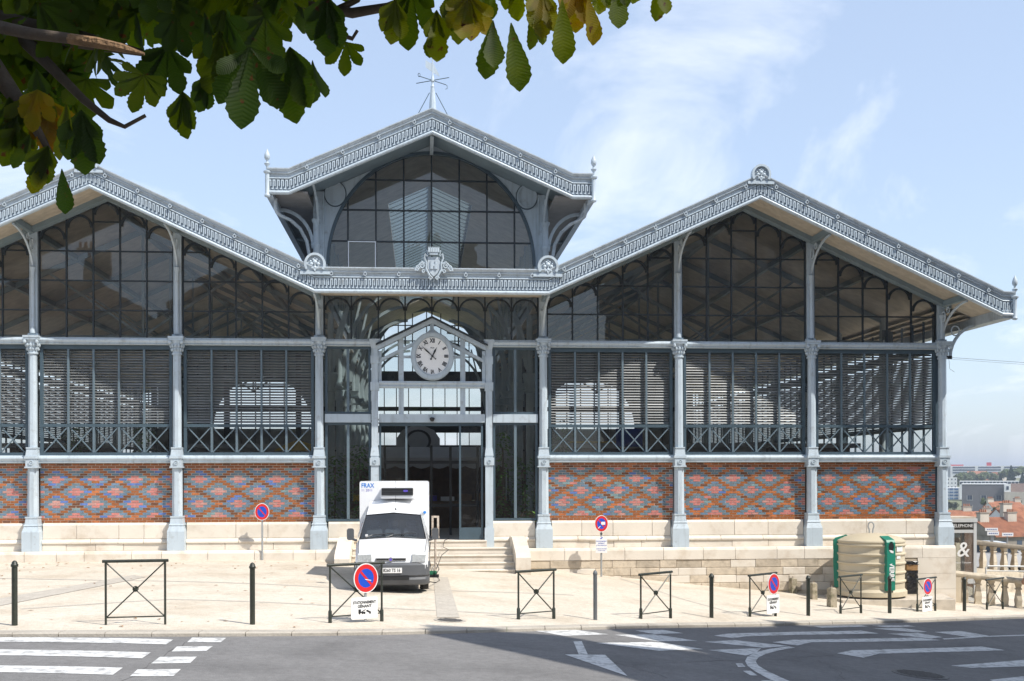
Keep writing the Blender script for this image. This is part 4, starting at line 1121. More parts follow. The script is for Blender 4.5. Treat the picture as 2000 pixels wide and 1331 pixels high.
for s in (-1, 1):
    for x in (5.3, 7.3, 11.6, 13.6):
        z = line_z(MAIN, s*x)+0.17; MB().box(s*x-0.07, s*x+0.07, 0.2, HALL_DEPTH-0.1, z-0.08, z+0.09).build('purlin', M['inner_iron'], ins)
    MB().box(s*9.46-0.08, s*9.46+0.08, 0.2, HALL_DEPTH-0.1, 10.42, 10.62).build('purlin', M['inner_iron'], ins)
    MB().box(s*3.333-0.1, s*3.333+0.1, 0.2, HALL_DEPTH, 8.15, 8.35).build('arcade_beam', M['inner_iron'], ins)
# far end and side walls: low wall, louvres, glazing bars, columns
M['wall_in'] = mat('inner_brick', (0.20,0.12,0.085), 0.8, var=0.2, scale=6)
fw = link('rear_wall', None, hall)
HD = HALL_DEPTH
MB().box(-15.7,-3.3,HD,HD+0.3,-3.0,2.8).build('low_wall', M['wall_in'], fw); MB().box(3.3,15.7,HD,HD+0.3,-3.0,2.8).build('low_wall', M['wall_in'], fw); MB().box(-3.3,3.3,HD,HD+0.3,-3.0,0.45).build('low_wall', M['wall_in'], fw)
gb = MB(); lv = MB()
for a in CA: gb.box(a-0.15, a+0.15, HD-0.12, HD+0.22, -0.5, line_z(MAIN, a)+0.3)
for z, th in ((2.9,0.1),(3.9,0.05),(6.35,0.12)): gb.box(-15.7,-3.3,HD-0.05,HD+0.08,z-th,z+th); gb.box(3.3,15.7,HD-0.05,HD+0.08,z-th,z+th)
for z, th in ((4.1,0.12),(5.15,0.2),(6.35,0.12),(2.8,0.05)): gb.box(-3.2,3.2,HD-0.05,HD+0.08,z-th,z+th)
for xa, xb in BAYS:
    for k in range(1, 5): x = xa+(xb-xa)*k/5; gb.box(x-0.03,x+0.03,HD-0.03,HD+0.05,2.9,head(x))
    for z in (7.28,8.155,9.02):
        xs_ok = [xa+(xb-xa)*i/60 for i in range(61) if head(xa+(xb-xa)*i/60) > z]
        if len(xs_ok) > 3: gb.box(xs_ok[0], xs_ok[-1], HD-0.02, HD+0.04, z-0.025, z+0.025)
    for k in range(27): lv.beam((xa+0.15,HD+0.02,2.95+k*0.0804),(xb-0.15,HD+0.02,2.95+k*0.0804),0.078,0.007,(0,1,0.75))
for k in range(1, 9): x = -3.2+6.4*k/9; gb.box(x-0.025,x+0.025,HD-0.02,HD+0.05,0.45,7.8)
for s in (-1, 1):                 # dark gable walls of the far end, each with one broad arched window
    gw = MB(); n = 48; vi = []; vo = []
    for i in range(n+1):
        t = math.pi*i/n; dx, dz = math.cos(t), math.sin(t); best = 6.0/abs(dx) if abs(dx) > 1e-6 else 99
        for k in range(700):
            r = 2.5+k*0.01
            if 5.2+r*dz >= line_z(MAIN, s*9.5+r*dx if abs(s*9.5+r*dx) < 17 else s*16.9)+0.28: best = min(best, r); break
        vi.append((s*9.5+2.85*dx, 5.2+3.0*dz)); vo.append((s*9.5+best*dx, 5.2+best*dz))
    for i in range(n):
        gw.prism([vi[i], vo[i], vo[i+1], vi[i+1]], HD+0.06, HD+0.14)
    gw.box(s*9.5-6.1, s*9.5-2.85, HD+0.06, HD+0.14, 2.8, 5.2); gw.box(s*9.5+2.85, s*9.5+6.1, HD+0.06, HD+0.14, 2.8, 5.2)
    gw.box(s*9.5-2.849, s*9.5+2.849, HD+0.06, HD+0.14, 2.8, 5.18); gw.build('rear_gable', M['inner_iron'], fw)
gb.build('glazing_bars', M['frame_dark'], fw); tag(lv.build('rear_louvres', M['slat'], fw), kind='stuff')
ar = MB()
for k in range(48):
    t0, t1 = math.pi*k/48, math.pi*(k+1)/48
    ar.prism([(EA*math.cos(t1),EC+EB*math.sin(t1)),(EA*math.cos(t0),EC+EB*math.sin(t0)),(4.2*math.cos(t0),EC+3.9*math.sin(t0)),(4.2*math.cos(t1),EC+3.9*math.sin(t1))], HD-0.05, HD+0.05)
ar.build('rear_spandrel', M['inner_iron'], fw)
gb = MB()
for x in VB: gb.box(x-0.03,x+0.03,HD-0.02,HD+0.04,8.3,EC+EB*math.sqrt(1-(x/EA)**2))
for z in HBZ: hx = EA*math.sqrt(1-((z-EC)/EB)**2); gb.box(-hx,hx,HD-0.01,HD+0.03,z-0.03,z+0.03)
gb.box(-3.3,3.3,HD-0.1,HD+0.1,7.75,8.55); gb.build('lantern_bars', M['frame_dark'], fw)
for s in (-1, 1):
    sw = link('side_wall', None, hall)
    MB().box(min(s*15.55,s*15.85), max(s*15.55,s*15.85), 0.1, HD, -4.0, 2.8).build('low_wall', M['wall_in'], sw)
    lv = MB(); gb = MB()
    for k in range(27): lv.beam((s*15.70,0.3,3.99+k*0.0804),(s*15.70,HD,3.99+k*0.0804),0.078,0.007,(0.9*s,0,1))
    for k in range(0, 9): gb.box(s*15.7-0.15,s*15.7+0.15,4.25*k+0.05-0.15*(k > 0),4.25*k+0.2,-1.0,7.4)
    for k in range(0, 40): gb.box(s*15.7-0.03,s*15.7+0.03,0.85*k+0.3-0.025,0.85*k+0.3+0.025,2.8,7.3)
    for z, th in ((2.9,0.1),(3.9,0.05),(6.35,0.12)): gb.box(s*15.7-0.08,s*15.7+0.08,0.25,HD,z-th,z+th)
    tag(lv.build('side_louvres', M['slat'], sw), kind='stuff'); gb.build('glazing_bars', M['frame'], sw)
# eave brackets along the right flank, seen under the corner
for y in (0.0, 4.25):
    mb = MB(); pts = [(15.95+1.0*(1-math.cos(t)), y-0.2, 6.0+1.05*math.sin(t)) for t in [math.pi/2*k/8 for k in range(9)]]
    for a_, b_ in zip(pts, pts[1:]): mb.beam(a_, b_, 0.08, 0.07, (0,1,0))
    mb.tube([(16.12+0.13*math.cos(t), y-0.2, 6.85+0.15*math.sin(t)) for t in [2*math.pi*k/12 for k in range(13)]], 0.022, 5)
    mb.build('flank_bracket', M['iron'], hall)
# ------------------------------------------------------------------ street furniture
def frame_from(p0, p1):
    d = Vector((p1.x-p0.x, p1.y-p0.y, 0)); L = d.length
    return L, math.atan2(d.y, d.x)
def barrier(b0, b1, ytop, label, sleeves=True):
    p0, p1 = G(*b0), G(*b1)
    L, rz = frame_from(p0, p1)
    h = (0.5*(b0[1]+b1[1])-ytop)*0.5*(p0.y+p1.y)/F_PX
    t = thing('barrier', label, 'barrier', p0, rz, 'cross-braced barriers along the kerb')
    dz = p1.z-p0.z; r = 0.019
    for x, z in ((0,0),(L,dz)):
        MB().tube([(x,0,z-0.1),(x,0,dz*0.5+h-0.02)], r, 8).build('post', M['green_iron'], t, 40)
        if sleeves: MB().lathe([(0.034,-0.02),(0.034,0.20),(0.022,0.225)], 8, (x,0,z)).build('sleeve', M['green_iron'], t, 40)
    z0 = dz*0.5+0.13; z1 = dz*0.5+h
    MB().tube([(-0.055,0,z1),(L+0.055,0,z1)], 0.026, 10).build('top_rail', M['green_iron'], t, 40)
    MB().tube([(0,0,z0),(L,0,z0)], 0.013, 6).build('bottom_rail', M['green_iron'], t, 40)
    MB().tube([(0.01,-0.012,z0),(L-0.01,-0.012,z1-0.03)], 0.0125, 6).build('brace', M['green_iron'], t, 40); MB().tube([(0.01,0.012,z1-0.03),(L-0.01,0.012,z0)], 0.0125, 6).build('brace', M['green_iron'], t, 40)
    zc = (z0+z1)/2
    ro = MB().disc((L/2,zc), 0.028, 0.028, -0.032, 0.032, 10); ro.ring((L/2,zc), 0.048, 0.048, 0.033, 0.033, -0.025, 0.025, 14); ro.build('rosette', M['green_iron'], t)
    return t, L, h, dz
B = [barrier((206,1221),(322,1220),1096,'cross-braced dark barrier in front of the zebra stripes, between two black bollards', False),
     barrier((644,1217),(745,1214),1102,'cross-braced barrier in front of the white van, carrying a no-parking sign'),
     barrier((1012,1210),(1081,1209),1115,'cross-braced barrier facing the entrance steps, next to the thin grey post'),
     barrier((1251,1209),(1309,1208),1120,'cross-braced barrier between the thin grey post and a black bollard, no sign on it'),
     barrier((1464,1205),(1514,1204),1122,'cross-braced barrier before the stone stubs, carrying a no-parking sign'),
     barrier((1641,1199),(1681,1198),1125,'cross-braced barrier standing in front of the bottle bank'),
     barrier((1791,1195),(1826,1193.5),1130,'cross-braced barrier near the hall corner, carrying a small no-parking sign'),
     barrier((1927,1191),(1958,1190),1131,'cross-braced barrier in front of the stone balustrade')]
def bollard(px, ytop, ybot, label, r=0.048, m='green_iron', cap=True):
    p = G(px, ybot); h = (ybot-ytop)*p.y/F_PX
    t = thing('bollard', label, 'bollard', p, 0, 'iron bollards along the kerb')
    MB().lathe([(r,-0.1),(r,h*0.90)], 14).build('post', M[m], t, 40)
    MB().lathe([(r*1.02,h*0.90),(r*1.25,h*0.905),(r*1.28,h*0.935),(r*1.0,h*0.95),(r*0.95,h*0.97),(r*0.6,h*0.99),(r*0.15,h)] if cap else [(r*1.0,h*0.9),(r*1.12,h*0.91),(r*1.12,h*0.94),(r*0.7,h*0.985),(r*0.1,h)], 14).build('cap', M[m], t, 40)
M['grey_post'] = mat('grey_post_paint', (0.12,0.13,0.135), 0.45, var=0.15)
bollard(28,1095,1222,'black bollard at the kerb, at the edge of the picture beside the zebra stripes', 0.047)
bollard(492.5,1099,1220,'black bollard at the kerb left of the van, below the round sign on the wall', 0.045)
bollard(1162,1114,1211,'thin grey post at the kerb below the plated sign on the wall', 0.04, 'grey_post', False)
bollard(1389,1120,1207,'black bollard at the kerb between two barriers, in front of rough stone blocks', 0.046)
bollard(1578,1124,1203,'black bollard at the kerb standing among the short stone stubs', 0.048)
bollard(1737,1125,1198,'black bollard at the kerb right in front of the bottle bank', 0.05)
bollard(1883,1127,1194,'black bollard at the kerb in front of the end of the balustrade', 0.05)

# no-parking signs
M['sign_white'] = mat('sign_white', (0.78,0.78,0.77), 0.35, var=0.04); M['sign_red'] = mat('sign_red', (0.62,0.025,0.025), 0.35, var=0.06); M['sign_blue'] = mat('sign_blue', (0.015,0.075,0.50), 0.35, var=0.06)
M['galva'] = mat('galvanised', (0.40,0.42,0.43), 0.4, metal=0.5, var=0.12); M['sign_grey'] = mat('sign_back', (0.35,0.36,0.36), 0.5)
def round_sign(t, cx, cz, rx, rz, y):
    MB().disc((cx,cz), rx, rz, y, y+0.012, 36).build('sign_backing', M['sign_white'], t)
    MB().ring((cx,cz), rx*0.93, rz*0.93, rx*0.64, rz*0.64, y-0.003, y-0.0005, 36).build('red_ring', M['sign_red'], t)
    MB().disc((cx,cz), rx*0.638, rz*0.638, y-0.002, y-0.0005, 32).build('blue_field', M['sign_blue'], t)
    a = 0.62
    p, q = Vector((cx-rx*a*0.70,0,cz+rz*a*0.70)), Vector((cx+rx*a*0.70,0,cz-rz*a*0.70)); d = (q-p).normalized(); s = Vector((d.z,0,-d.x))*rx*0.085
    MB().prism([((p-s).x,(p-s).z),((q-s).x,(q-s).z),((q+s).x,(q+s).z),((p+s).x,(p+s).z)][::-1], y-0.0045, y-0.0022).build('red_slash', M['sign_red'], t)
def rrect(cx, cz, w, h, r, n=4):
    pts = []
    for (sx, sz, a0) in ((1,-1,-90),(1,1,0),(-1,1,90),(-1,-1,180)):
        for k in range(n+1):
            a = R(a0+90*k/n); pts.append((cx+sx*(w/2-r)+r*math.cos(a), cz+sz*(h/2-r)+r*math.sin(a)))
    return pts
def barrier_sign(bi, px, rpx, plate, label, wear=False):
    t0, L, h, dz = B[bi]
    b0 = {1:(644,745),4:(1464,1514),6:(1791,1826)}[bi]
    fx = (px[0]-b0[0])/(b0[1]-b0[0])*L; D = t0.location.y
    zc = (1217-px[1])*D/F_PX if bi == 1 else ((1204.5 if bi == 4 else 1194)-px[1])*D/F_PX
    rx, rz = rpx[0]/(b0[1]-b0[0])*L, rpx[1]*D/F_PX
    t = thing('no_parking_sign', label, 'road sign', t0.location, t0.rotation_euler.z, 'no-parking signs fixed to barriers')
    round_sign(t, fx, zc, rx, rz, -0.055)
    pz = zc-(plate[1]-px[1])*D/F_PX; pw = plate[2]/(b0[1]-b0[0])*L; ph = plate[3]*D/F_PX; fx2 = (plate[0]-b0[0])/(b0[1]-b0[0])*L
    MB().prism(rrect(fx2, pz, pw, ph, 0.03), -0.055, -0.045).build('plate', M['sign_white'], t)
    for k, (s_, o_) in enumerate((('STATIONNEMENT',0.26),('GÊNANT',0.08))):
        me = text_mesh(s_, ph*0.175, 'lettering', M['black'], 0.001, bold=0.002); w_ = max(v.co.x for v in me.vertices)-min(v.co.x for v in me.vertices)
        o = link('lettering', me, t, (fx2,-0.0575,pz+o_*ph)); 
        if w_ > pw*0.86: o.scale = (pw*0.86/w_,1,1)
    tk = MB(); u = pw/12.5; z = pz-0.17*ph
    tk.box(fx2-2.9*u,fx2-1.7*u,-0.0575,-0.0555,z,z+1.1*u); tk.box(fx2-2.9*u,fx2+0.4*u,-0.0575,-0.0555,z-0.5*u,z-0.02*u); tk.beam((fx2-1.4*u,-0.0565,z),(fx2+0.5*u,-0.0565,z+0.9*u),0.002,0.35*u,(0,0,1)); tk.beam((fx2+0.9*u,-0.0565,z+0.5*u),(fx2+2.9*u,-0.0565,z-0.5*u),0.002,0.75*u,(0,0,1))
    for dx in (-2.4,-0.9,0.0): tk.disc((fx2+dx*u,z-0.6*u), 0.42*u, 0.42*u, -0.0585, -0.0555, 10)
    tk.disc((fx2+2.6*u,z-0.7*u), 0.4*u, 0.4*u, -0.0585, -0.0555, 10)
    tk.build('tow_truck_symbol', M['black'], t)
    br = MB(); br.box(fx-0.02,fx+0.02,-0.043,-0.02,pz-ph/2-0.04,zc+rz*0.98); br.build('bracket', M['galva'], t)
    if wear: MB().beam((fx-0.02,-0.0605,zc-0.02),(fx+0.10,-0.0605,zc-0.045),0.001,0.012).build('scratch', M['sign_white'], t)
barrier_sign(1, (711,1133), (24,29.5), (708,1192,52,43), 'large no-parking sign with tow-away plate on the barrier before the van', True)
barrier_sign(4, (1507,1145), (11.5,21), (1505.5,1185,25,37), 'no-parking sign with tow-away plate on the barrier before the stone stubs')
barrier_sign(6, (1808,1147), (8.7,16.5), (1807,1181,19.5,29), 'smallest no-parking sign with faded plate on the barrier near the hall corner')
def post_sign(px, py, ybase, D, label, r=(0.215,0.255), plate=None):
    c = at(px, py, D); zb = gz(c.x)
    t = thing('post_sign', label, 'road sign', (c.x, D, zb), PSI)
    zc = c.z-zb
    MB().tube([(0,0,-0.05),(0,0,zc+0.2)], 0.028, 8).build('pole', M['galva'], t, 40)
    round_sign(t, 0, zc, r[0], r[1], -0.05)
    if plate:
        pz = zc-0.62
        MB().prism(rrect(0, pz, 0.34, 0.48, 0.01), -0.045, -0.035).build('plate', M['sign_white'], t); MB().ring((0,pz), 0.165, 0.235, 0.158, 0.228, -0.0465, -0.0452, 4, R(45), R(405)).build('plate_border', M['sign_blue'], t) if False else None
        for k, (s_, z_, sz) in enumerate((('STATIONNEMENT',0.10,0.045),('INTERDIT',0.04,0.045),('A TOUS VEHICULES',-0.02,0.04),('LIVRAISONS AUTORISEES',-0.12,0.028),('DE 5H30 A 7H30',-0.17,0.028))):
            me = text_mesh(s_, sz, 'lettering', M['sign_blue'], 0.001); w_ = max(v.co.x for v in me.vertices)-min(v.co.x for v in me.vertices)
            o = link('lettering', me, t, (0,-0.047,pz+z_)); o.scale = (min(1,0.31/w_),1,1)
        MB().beam((-0.03,-0.046,pz+0.17),(0.03,-0.046,pz+0.22),0.002,0.03).build('arrow', M['sign_blue'], t)
        st = MB(); st.prism(rrect(0.05,zc+0.01,0.12,0.09,0.02), -0.058, -0.0556); st.build('sticker', M['sign_white'], t); MB().beam((-0.10,-0.057,zc-0.14),(-0.03,-0.057,zc-0.07),0.002,0.02).build('sticker', M['sign_white'], t)
        MB().box(-0.035,0.035,-0.04,0.03,zc-0.315,zc-0.29).build('clamp', M['black'], t)
post_sign(512, 1000, 1098, 34.35, 'round no-parking sign on a pole against the plinth left of the van', (0.21,0.25))
post_sign(1174, 1023, 1120, 34.6, 'round no-parking sign with lettered plate on a pole right of the steps', (0.20,0.245), True)

# ------------------------------------------------------------------ refrigerated van
M['van_white'] = mat('van_paint', (0.78,0.79,0.80), 0.28, var=0.02, coat=0.6, stain=((0.45,0.42,0.37), 2.5, 0.60, 0.9, 0.25)); M['bumper'] = mat('bumper_plastic', (0.085,0.09,0.098), 0.55, var=0.08); M['tyre'] = mat('tyre_rubber', (0.02,0.02,0.02), 0.85, var=0.2)
M['van_glass'] = glass_mat('windscreen', (0.80,0.88,0.88), gain=1.5, wob=0.0, dirt=0.02); M['lamp'] = mat('lamp_lens', (0.55,0.57,0.57), 0.12, metal=0.35, var=0.25, scale=30); M['cab_dark'] = mat('cab_trim', (0.03,0.033,0.037), 0.8); M['seat'] = mat('seat_cloth', (0.09,0.10,0.12), 0.9, var=0.3, scale=15)
M['oak_lens'] = mat('amber_lens', (0.55,0.28,0.08), 0.2); M['chrome'] = mat('chrome', (0.6,0.6,0.6), 0.2, metal=1.0); M['print_blue'] = mat('print_blue', (0.02,0.20,0.62), 0.4); M['print_purple'] = mat('print_purple', (0.10,0.07,0.42), 0.4)
wp = G(826, 1155)
vx = wp.x-0.70*math.cos(PSI)+0.82*math.sin(PSI); vy = wp.y-0.82
van = thing('van', 'white refrigerated van with cooling unit over the cab, parked before the entrance', 'van', (vx, vy, gz(vx)), PSI)
ST = [(0.02,[(0.72,0.40),(0.745,0.55),(0.745,0.70),(0.69,0.775),(0,0.80)]),
      (0.09,[(0.78,0.40),(0.80,0.58),(0.795,0.78),(0.72,0.885),(0,0.915)]),
      (0.55,[(0.82,0.40),(0.835,0.68),(0.82,0.93),(0.75,1.03),(0,1.07)]),
      (1.05,[(0.83,0.40),(0.845,0.75),(0.825,1.05),(0.76,1.14),(0,1.185)]),
      (1.82,[(0.83,0.40),(0.845,0.78),(0.83,1.08),(0.635,1.665),(0,1.715)]),
      (2.10,[(0.83,0.40),(0.845,0.78),(0.83,1.09),(0.60,1.82),(0,1.90)]),
      (2.80,[(0.83,0.40),(0.845,0.78),(0.83,1.10),(0.59,1.97),(0,2.05)])]
v = []; f = []
for y, pr in ST:
    ring_ = [(-w_,y,z_) for w_, z_ in pr]+[(w_,y,z_) for w_, z_ in pr[-2::-1]]
    v += ring_
for i in range(len(ST)-1):
    for j in range(8):
        if i == 3 and j in (3, 4): continue
        f.append((i*9+j, i*9+j+1, (i+1)*9+j+1, (i+1)*9+j))
f.append(tuple(range(8,-1,-1))); f.append(tuple(6*9+j for j in range(9)))
cabm = MB(); cabm.add(v, [tuple(reversed(q)) for q in f])
cab = cabm.build('cab', M['van_white'], van, 32)
bx = MB().prism(rrect(0,1.62,1.70,1.70,0.045), 2.86, 5.35); bx.build('cargo_box', M['van_white'], van, 40)
MB().box(-0.78,0.78,0.3,5.2,0.28,0.52).build('chassis', M['cab_dark'], van)
MB().box(-0.74,0.74,1.10,1.35,0.75,1.10).build('dashboard', M['cab_dark'], van)
MB().prism([(-0.80,0.5),(0.80,0.5),(0.80,1.06),(0.66,1.55),(-0.66,1.55),(-0.80,1.06)], 2.30, 2.34).build('cab_partition', M['sign_grey'], van)
MB().lathe([(0.24,-0.02),(0.22,0.06),(0.12,0.10),(0.02,0.11)], 14, (0.38,1.18,1.09), 1.0, 0.5).build('instrument_hood', M['seat'], van, 40)
for x in (-0.45,-0.02,0.42):
    s_ = MB().prism(rrect(x,1.12,0.36,0.52,0.08), 2.0, 2.12); s_.prism(rrect(x,1.47,0.24,0.17,0.05), 2.0, 2.08); s_.build('seat', M['seat'], van)
MB().tube([(0.40+0.19*math.cos(t),1.55+0.05*math.sin(t),1.13+0.15*math.sin(t)) for t in [2*math.pi*k/18 for k in range(19)]], 0.014, 6).build('steering_wheel', M['black'], van)
ws = [(-0.755,1.045,1.145),(0.755,1.045,1.145),(0.632,1.815,1.668),(0.0,1.815,1.718),(-0.632,1.815,1.668)]
MB().add([(-0.755,1.048,1.146),(0,1.04,1.188),(0.755,1.048,1.146),(0.633,1.818,1.670),(0,1.818,1.720),(-0.633,1.818,1.670)], [(0,1,4,5),(1,2,3,4)]).build('windscreen', M['van_glass'], van)
wr = MB(); wr.tube([(-0.755,1.042,1.152),(0,1.03,1.196),(0.755,1.042,1.152)], 0.014, 5); wr.tube([(-0.760,1.045,1.152),(-0.638,1.815,1.672),(0,1.815,1.724),(0.638,1.815,1.672),(0.760,1.045,1.152)], 0.011, 5); wr.build('windscreen_seal', M['black'], van)
for x0, x1, z1 in ((-0.62,0.02,0.07),(-0.15,0.52,0.06)):
    MB().tube([(x0,1.02,1.185),(x0+0.15,1.10,1.235),(x1,1.13,1.26+z1*0.2)], 0.011, 5).build('wiper', M['black'], van)
MB().prism(rrect(-0.60,1.23,0.06,0.05,0.005), 1.085, 1.087).build('tax_sticker', M['sign_white'], van)
for s in (-1, 1):
    sw_ = MB().add([(s*0.848,1.35,1.12),(s*0.846,2.25,1.13),(s*0.655,2.2,1.78),(s*0.68,1.85,1.62)], [(0,1,2,3)]); sw_.build('side_window', M['van_glass'], van)
    mr_ = MB(); mr_.prism(rrect(s*0.98,1.25,0.16,0.27,0.05), 1.20, 1.30); mr_.build('mirror', M['bumper'], van, 40); MB().tube([(s*0.84,1.32,1.10),(s*0.93,1.27,1.14)], 0.03, 6).build('mirror_arm', M['bumper'], van)
    MB().add([(s*0.44,0.062,0.69),(s*0.755,0.082,0.70),(s*0.765,0.10,0.845),(s*0.45,0.068,0.86),(s*0.44,-0.02,0.685),(s*0.745,0.0,0.695),(s*0.755,0.03,0.845),(s*0.45,0.01,0.86)], [(4,5,6,7),(0,1,5,4),(1,2,6,5),(2,3,7,6),(3,0,4,7)]).build('headlight', M['lamp'], van)
    for y in (0.82, 3.95):
        wl_ = thing if False else link('wheel', None, van, (s*0.72, y, 0.305))
        tm = MB().lathe([(0.20,-0.095),(0.285,-0.10),(0.305,-0.075),(0.305,0.075),(0.285,0.10),(0.20,0.095)], 28); tm.v = [(q[2],q[0],q[1]) for q in tm.v]; tm.build('tyre', M['tyre'], wl_, 40)
        rm_ = MB().lathe([(0.02,0.07),(0.12,0.085),(0.195,0.06),(0.20,-0.06)], 20); rm_.v = [(s*q[2],q[0],q[1]) for q in rm_.v]; rm_.build('rim', M['galva'], wl_, 40)
for s in (-1, 1):      # door and bonnet seams
    MB().tube([(s*0.848,1.02,0.45),(s*0.850,1.02,0.78),(s*0.832,1.06,1.07)], 0.006, 4).build('door_seam', M['black'], van); MB().tube([(s*0.848,2.2,0.45),(s*0.850,2.2,0.78),(s*0.835,2.2,1.09)], 0.006, 4).build('door_seam', M['black'], van)
    MB().tube([(s*0.735,0.10,0.893),(s*0.762,0.55,1.035),(s*0.768,1.02,1.135)], 0.005, 4).build('bonnet_seam', M['cab_dark'], van); MB().box(s*0.70-0.03,s*0.70+0.03,0.062,0.075,0.71,0.83).build('indicator', M['tile'] if False else M['oak_lens'], van)
bp_ = MB()
def plan(k, yo=0.0): return [(-0.845,0.50),(-0.84*k,0.16+yo),(-0.76*k,0.03+yo),(-0.55*k,-0.055+yo),(0,-0.085+yo),(0.55*k,-0.055+yo),(0.76*k,0.03+yo),(0.84*k,0.16+yo),(0.845,0.50)]
lev = [(0.17,0.93,0.10),(0.20,0.96,0.04),(0.30,0.985,0.0),(0.36,0.985,0.03),(0.40,1.0,-0.005),(0.62,1.0,0.0),(0.67,0.985,0.05)]
v = []; f = []
for z, k, yo in lev: v += [(x, y, z) for x, y in plan(k, yo)]
for i in range(len(lev)-1):
    for j in range(8): f.append((i*9+j, i*9+j+1, (i+1)*9+j+1, (i+1)*9+j))
f.append(tuple((len(lev)-1)*9+j for j in range(9))); f.append(tuple(range(8,-1,-1)))
bp_.add(v, f); bp_.build('bumper', M['bumper'], van, 35)
MB().prism(rrect(0.0,0.335,0.78,0.085,0.02), -0.083, -0.02).build('lower_grille', M['black'], van); MB().prism(rrect(0.0,0.655,0.85,0.035,0.01), -0.01, 0.05).build('bonnet_gap', M['black'], van)
gr = MB(); gr.prism(rrect(-0.02,0.745,0.68,0.06,0.015), 0.005, 0.04); gr.build('grille', M['chrome'], van); MB().prism(rrect(-0.02,0.745,0.64,0.034,0.01), 0.0, 0.004).build('grille_slot', M['black'], van)
em = MB().disc((-0.02,0.745), 0.048, 0.05, -0.02, 0.0, 18); em.build('badge', M['chrome'], van); MB().disc((-0.02,0.745), 0.03, 0.032, -0.023, -0.0205, 18).build('badge_field', M['print_purple'], van)
MB().prism(rrect(0.0,0.51,0.46,0.115,0.008), -0.105, -0.088).build('number_plate', M['sign_white'], van)
link('plate_lettering', text_mesh('8260 TS 16', 0.105, 'plate_lettering', M['black'], 0.001, xscale=0.78, bold=0.002), van, (0.005,-0.107,0.51))
fu = MB().prism(rrect(0.08,2.19,0.80,0.27,0.03), 2.36, 2.86); fu.build('cooling_unit', M['van_white'], van, 40)
MB().prism(rrect(0.08,2.215,0.76,0.18,0.02), 2.345, 2.359).build('unit_grille', M['black'], van)
for k in range(5): MB().box(-0.29,0.45,2.325,2.344,2.142+k*0.037,2.150+k*0.037).build('unit_slat', M['bumper'], van)
MB().prism(rrect(0.28,2.235,0.11,0.05,0.02), 2.32, 2.324).build('unit_badge', M['print_purple'], van)
link('body_lettering', text_mesh('FRAX', 0.15, 'body_lettering', M['print_blue'], 0.001, 'LEFT', xscale=0.85, bold=0.003), van, (-0.81,2.857,2.36)); link('body_lettering', text_mesh('11 2011', 0.085, 'body_lettering', M['print_purple'], 0.001, 'LEFT'), van, (-0.81,2.857,2.245))
MB().tube([(0.05,1.95,1.80),(0.05,1.97,2.5)], 0.004, 4).build('aerial', M['black'], van); MB().lathe([(0.02,0),(0.015,0.03),(0.005,0.05)], 8, (0.05,1.95,1.79)).build('aerial_base', M['black'], van)
MB().disc((0.74,1.70), 0.035, 0.035, 2.84, 2.857, 10).build('marker_lamp', M['print_blue'], van)
# power cable with its box beside the van
cb = thing('power_cable', 'coiled black power cable and green plug box hanging beside the van', 'cable', (0,0,0))
q0 = at(846,1118,27.4)
cp = [at(840,1060,28.6), at(838,1090,27.6), at(842,1116,27.4), at(850,1125,27.3), at(857,1112,27.4), at(852,1100,27.5), at(845,1108,27.4), at(849,1122,27.3), G(858,1135)+Vector((0,0,0.02)), G(851,1140)+Vector((0,0,0.02)), G(838,1138)+Vector((0,0,0.02))]
MB().tube(cp, 0.011, 5).build('flex', M['black'], cb, 60); MB().tube([at(852,1112,27.4), at(862,1085,30.0), at(876,1074,31.5), hw(0.3,-1.0,0.33), hw(0.35,-0.6,0.50), hw(0.5,0.5,0.5)], 0.009, 5).build('lead', M['black'], cb, 60)
M['plug_green'] = mat('plug_green', (0.02,0.16,0.08), 0.5)
MB().box(q0.x-0.11,q0.x+0.08,q0.y-0.05,q0.y+0.05,q0.z-0.05,q0.z+0.03).build('plug_box', M['plug_green'], cb); MB().box(q0.x-0.09,q0.x+0.13,q0.y-0.06,q0.y+0.04,q0.z-0.12,q0.z-0.051).build('socket_block', M['black'], cb)
# rusty frame on a post by the steps
M['rusty'] = mat('rusty_white', (0.48,0.42,0.36), 0.7, var=0.25, scale=10, stain=((0.22,0.10,0.05), 12, 0.5, 0.7, 0.8))
st_ = G(850,1122); rf = thing('metal_stand', 'narrow rust-stained metal frame on a post beside the van and steps', 'metal stand', (st_.x, 31.2, gz(st_.x)), PSI)
D_ = 31.2; x_ = (at(850,1100,D_).x-st_.x); zt = at(850,1008,D_).z-gz(st_.x); zb = at(850,1048,D_).z-gz(st_.x)
MB().tube([(x_,0,-0.05),(x_,0,zb)], 0.03, 8).build('post', M['rusty'], rf); fb = MB(); fb.box(x_-0.10,x_-0.045,-0.03,0.03,zb,zt); fb.box(x_+0.045,x_+0.10,-0.03,0.03,zb-0.02,zt-0.03); fb.box(x_-0.10,x_+0.10,-0.032,0.032,zt-0.05,zt+0.002); fb.box(x_-0.06,x_+0.11,-0.034,0.034,zb-0.05,zb-0.001); fb.build('frame', M['rusty'], rf)

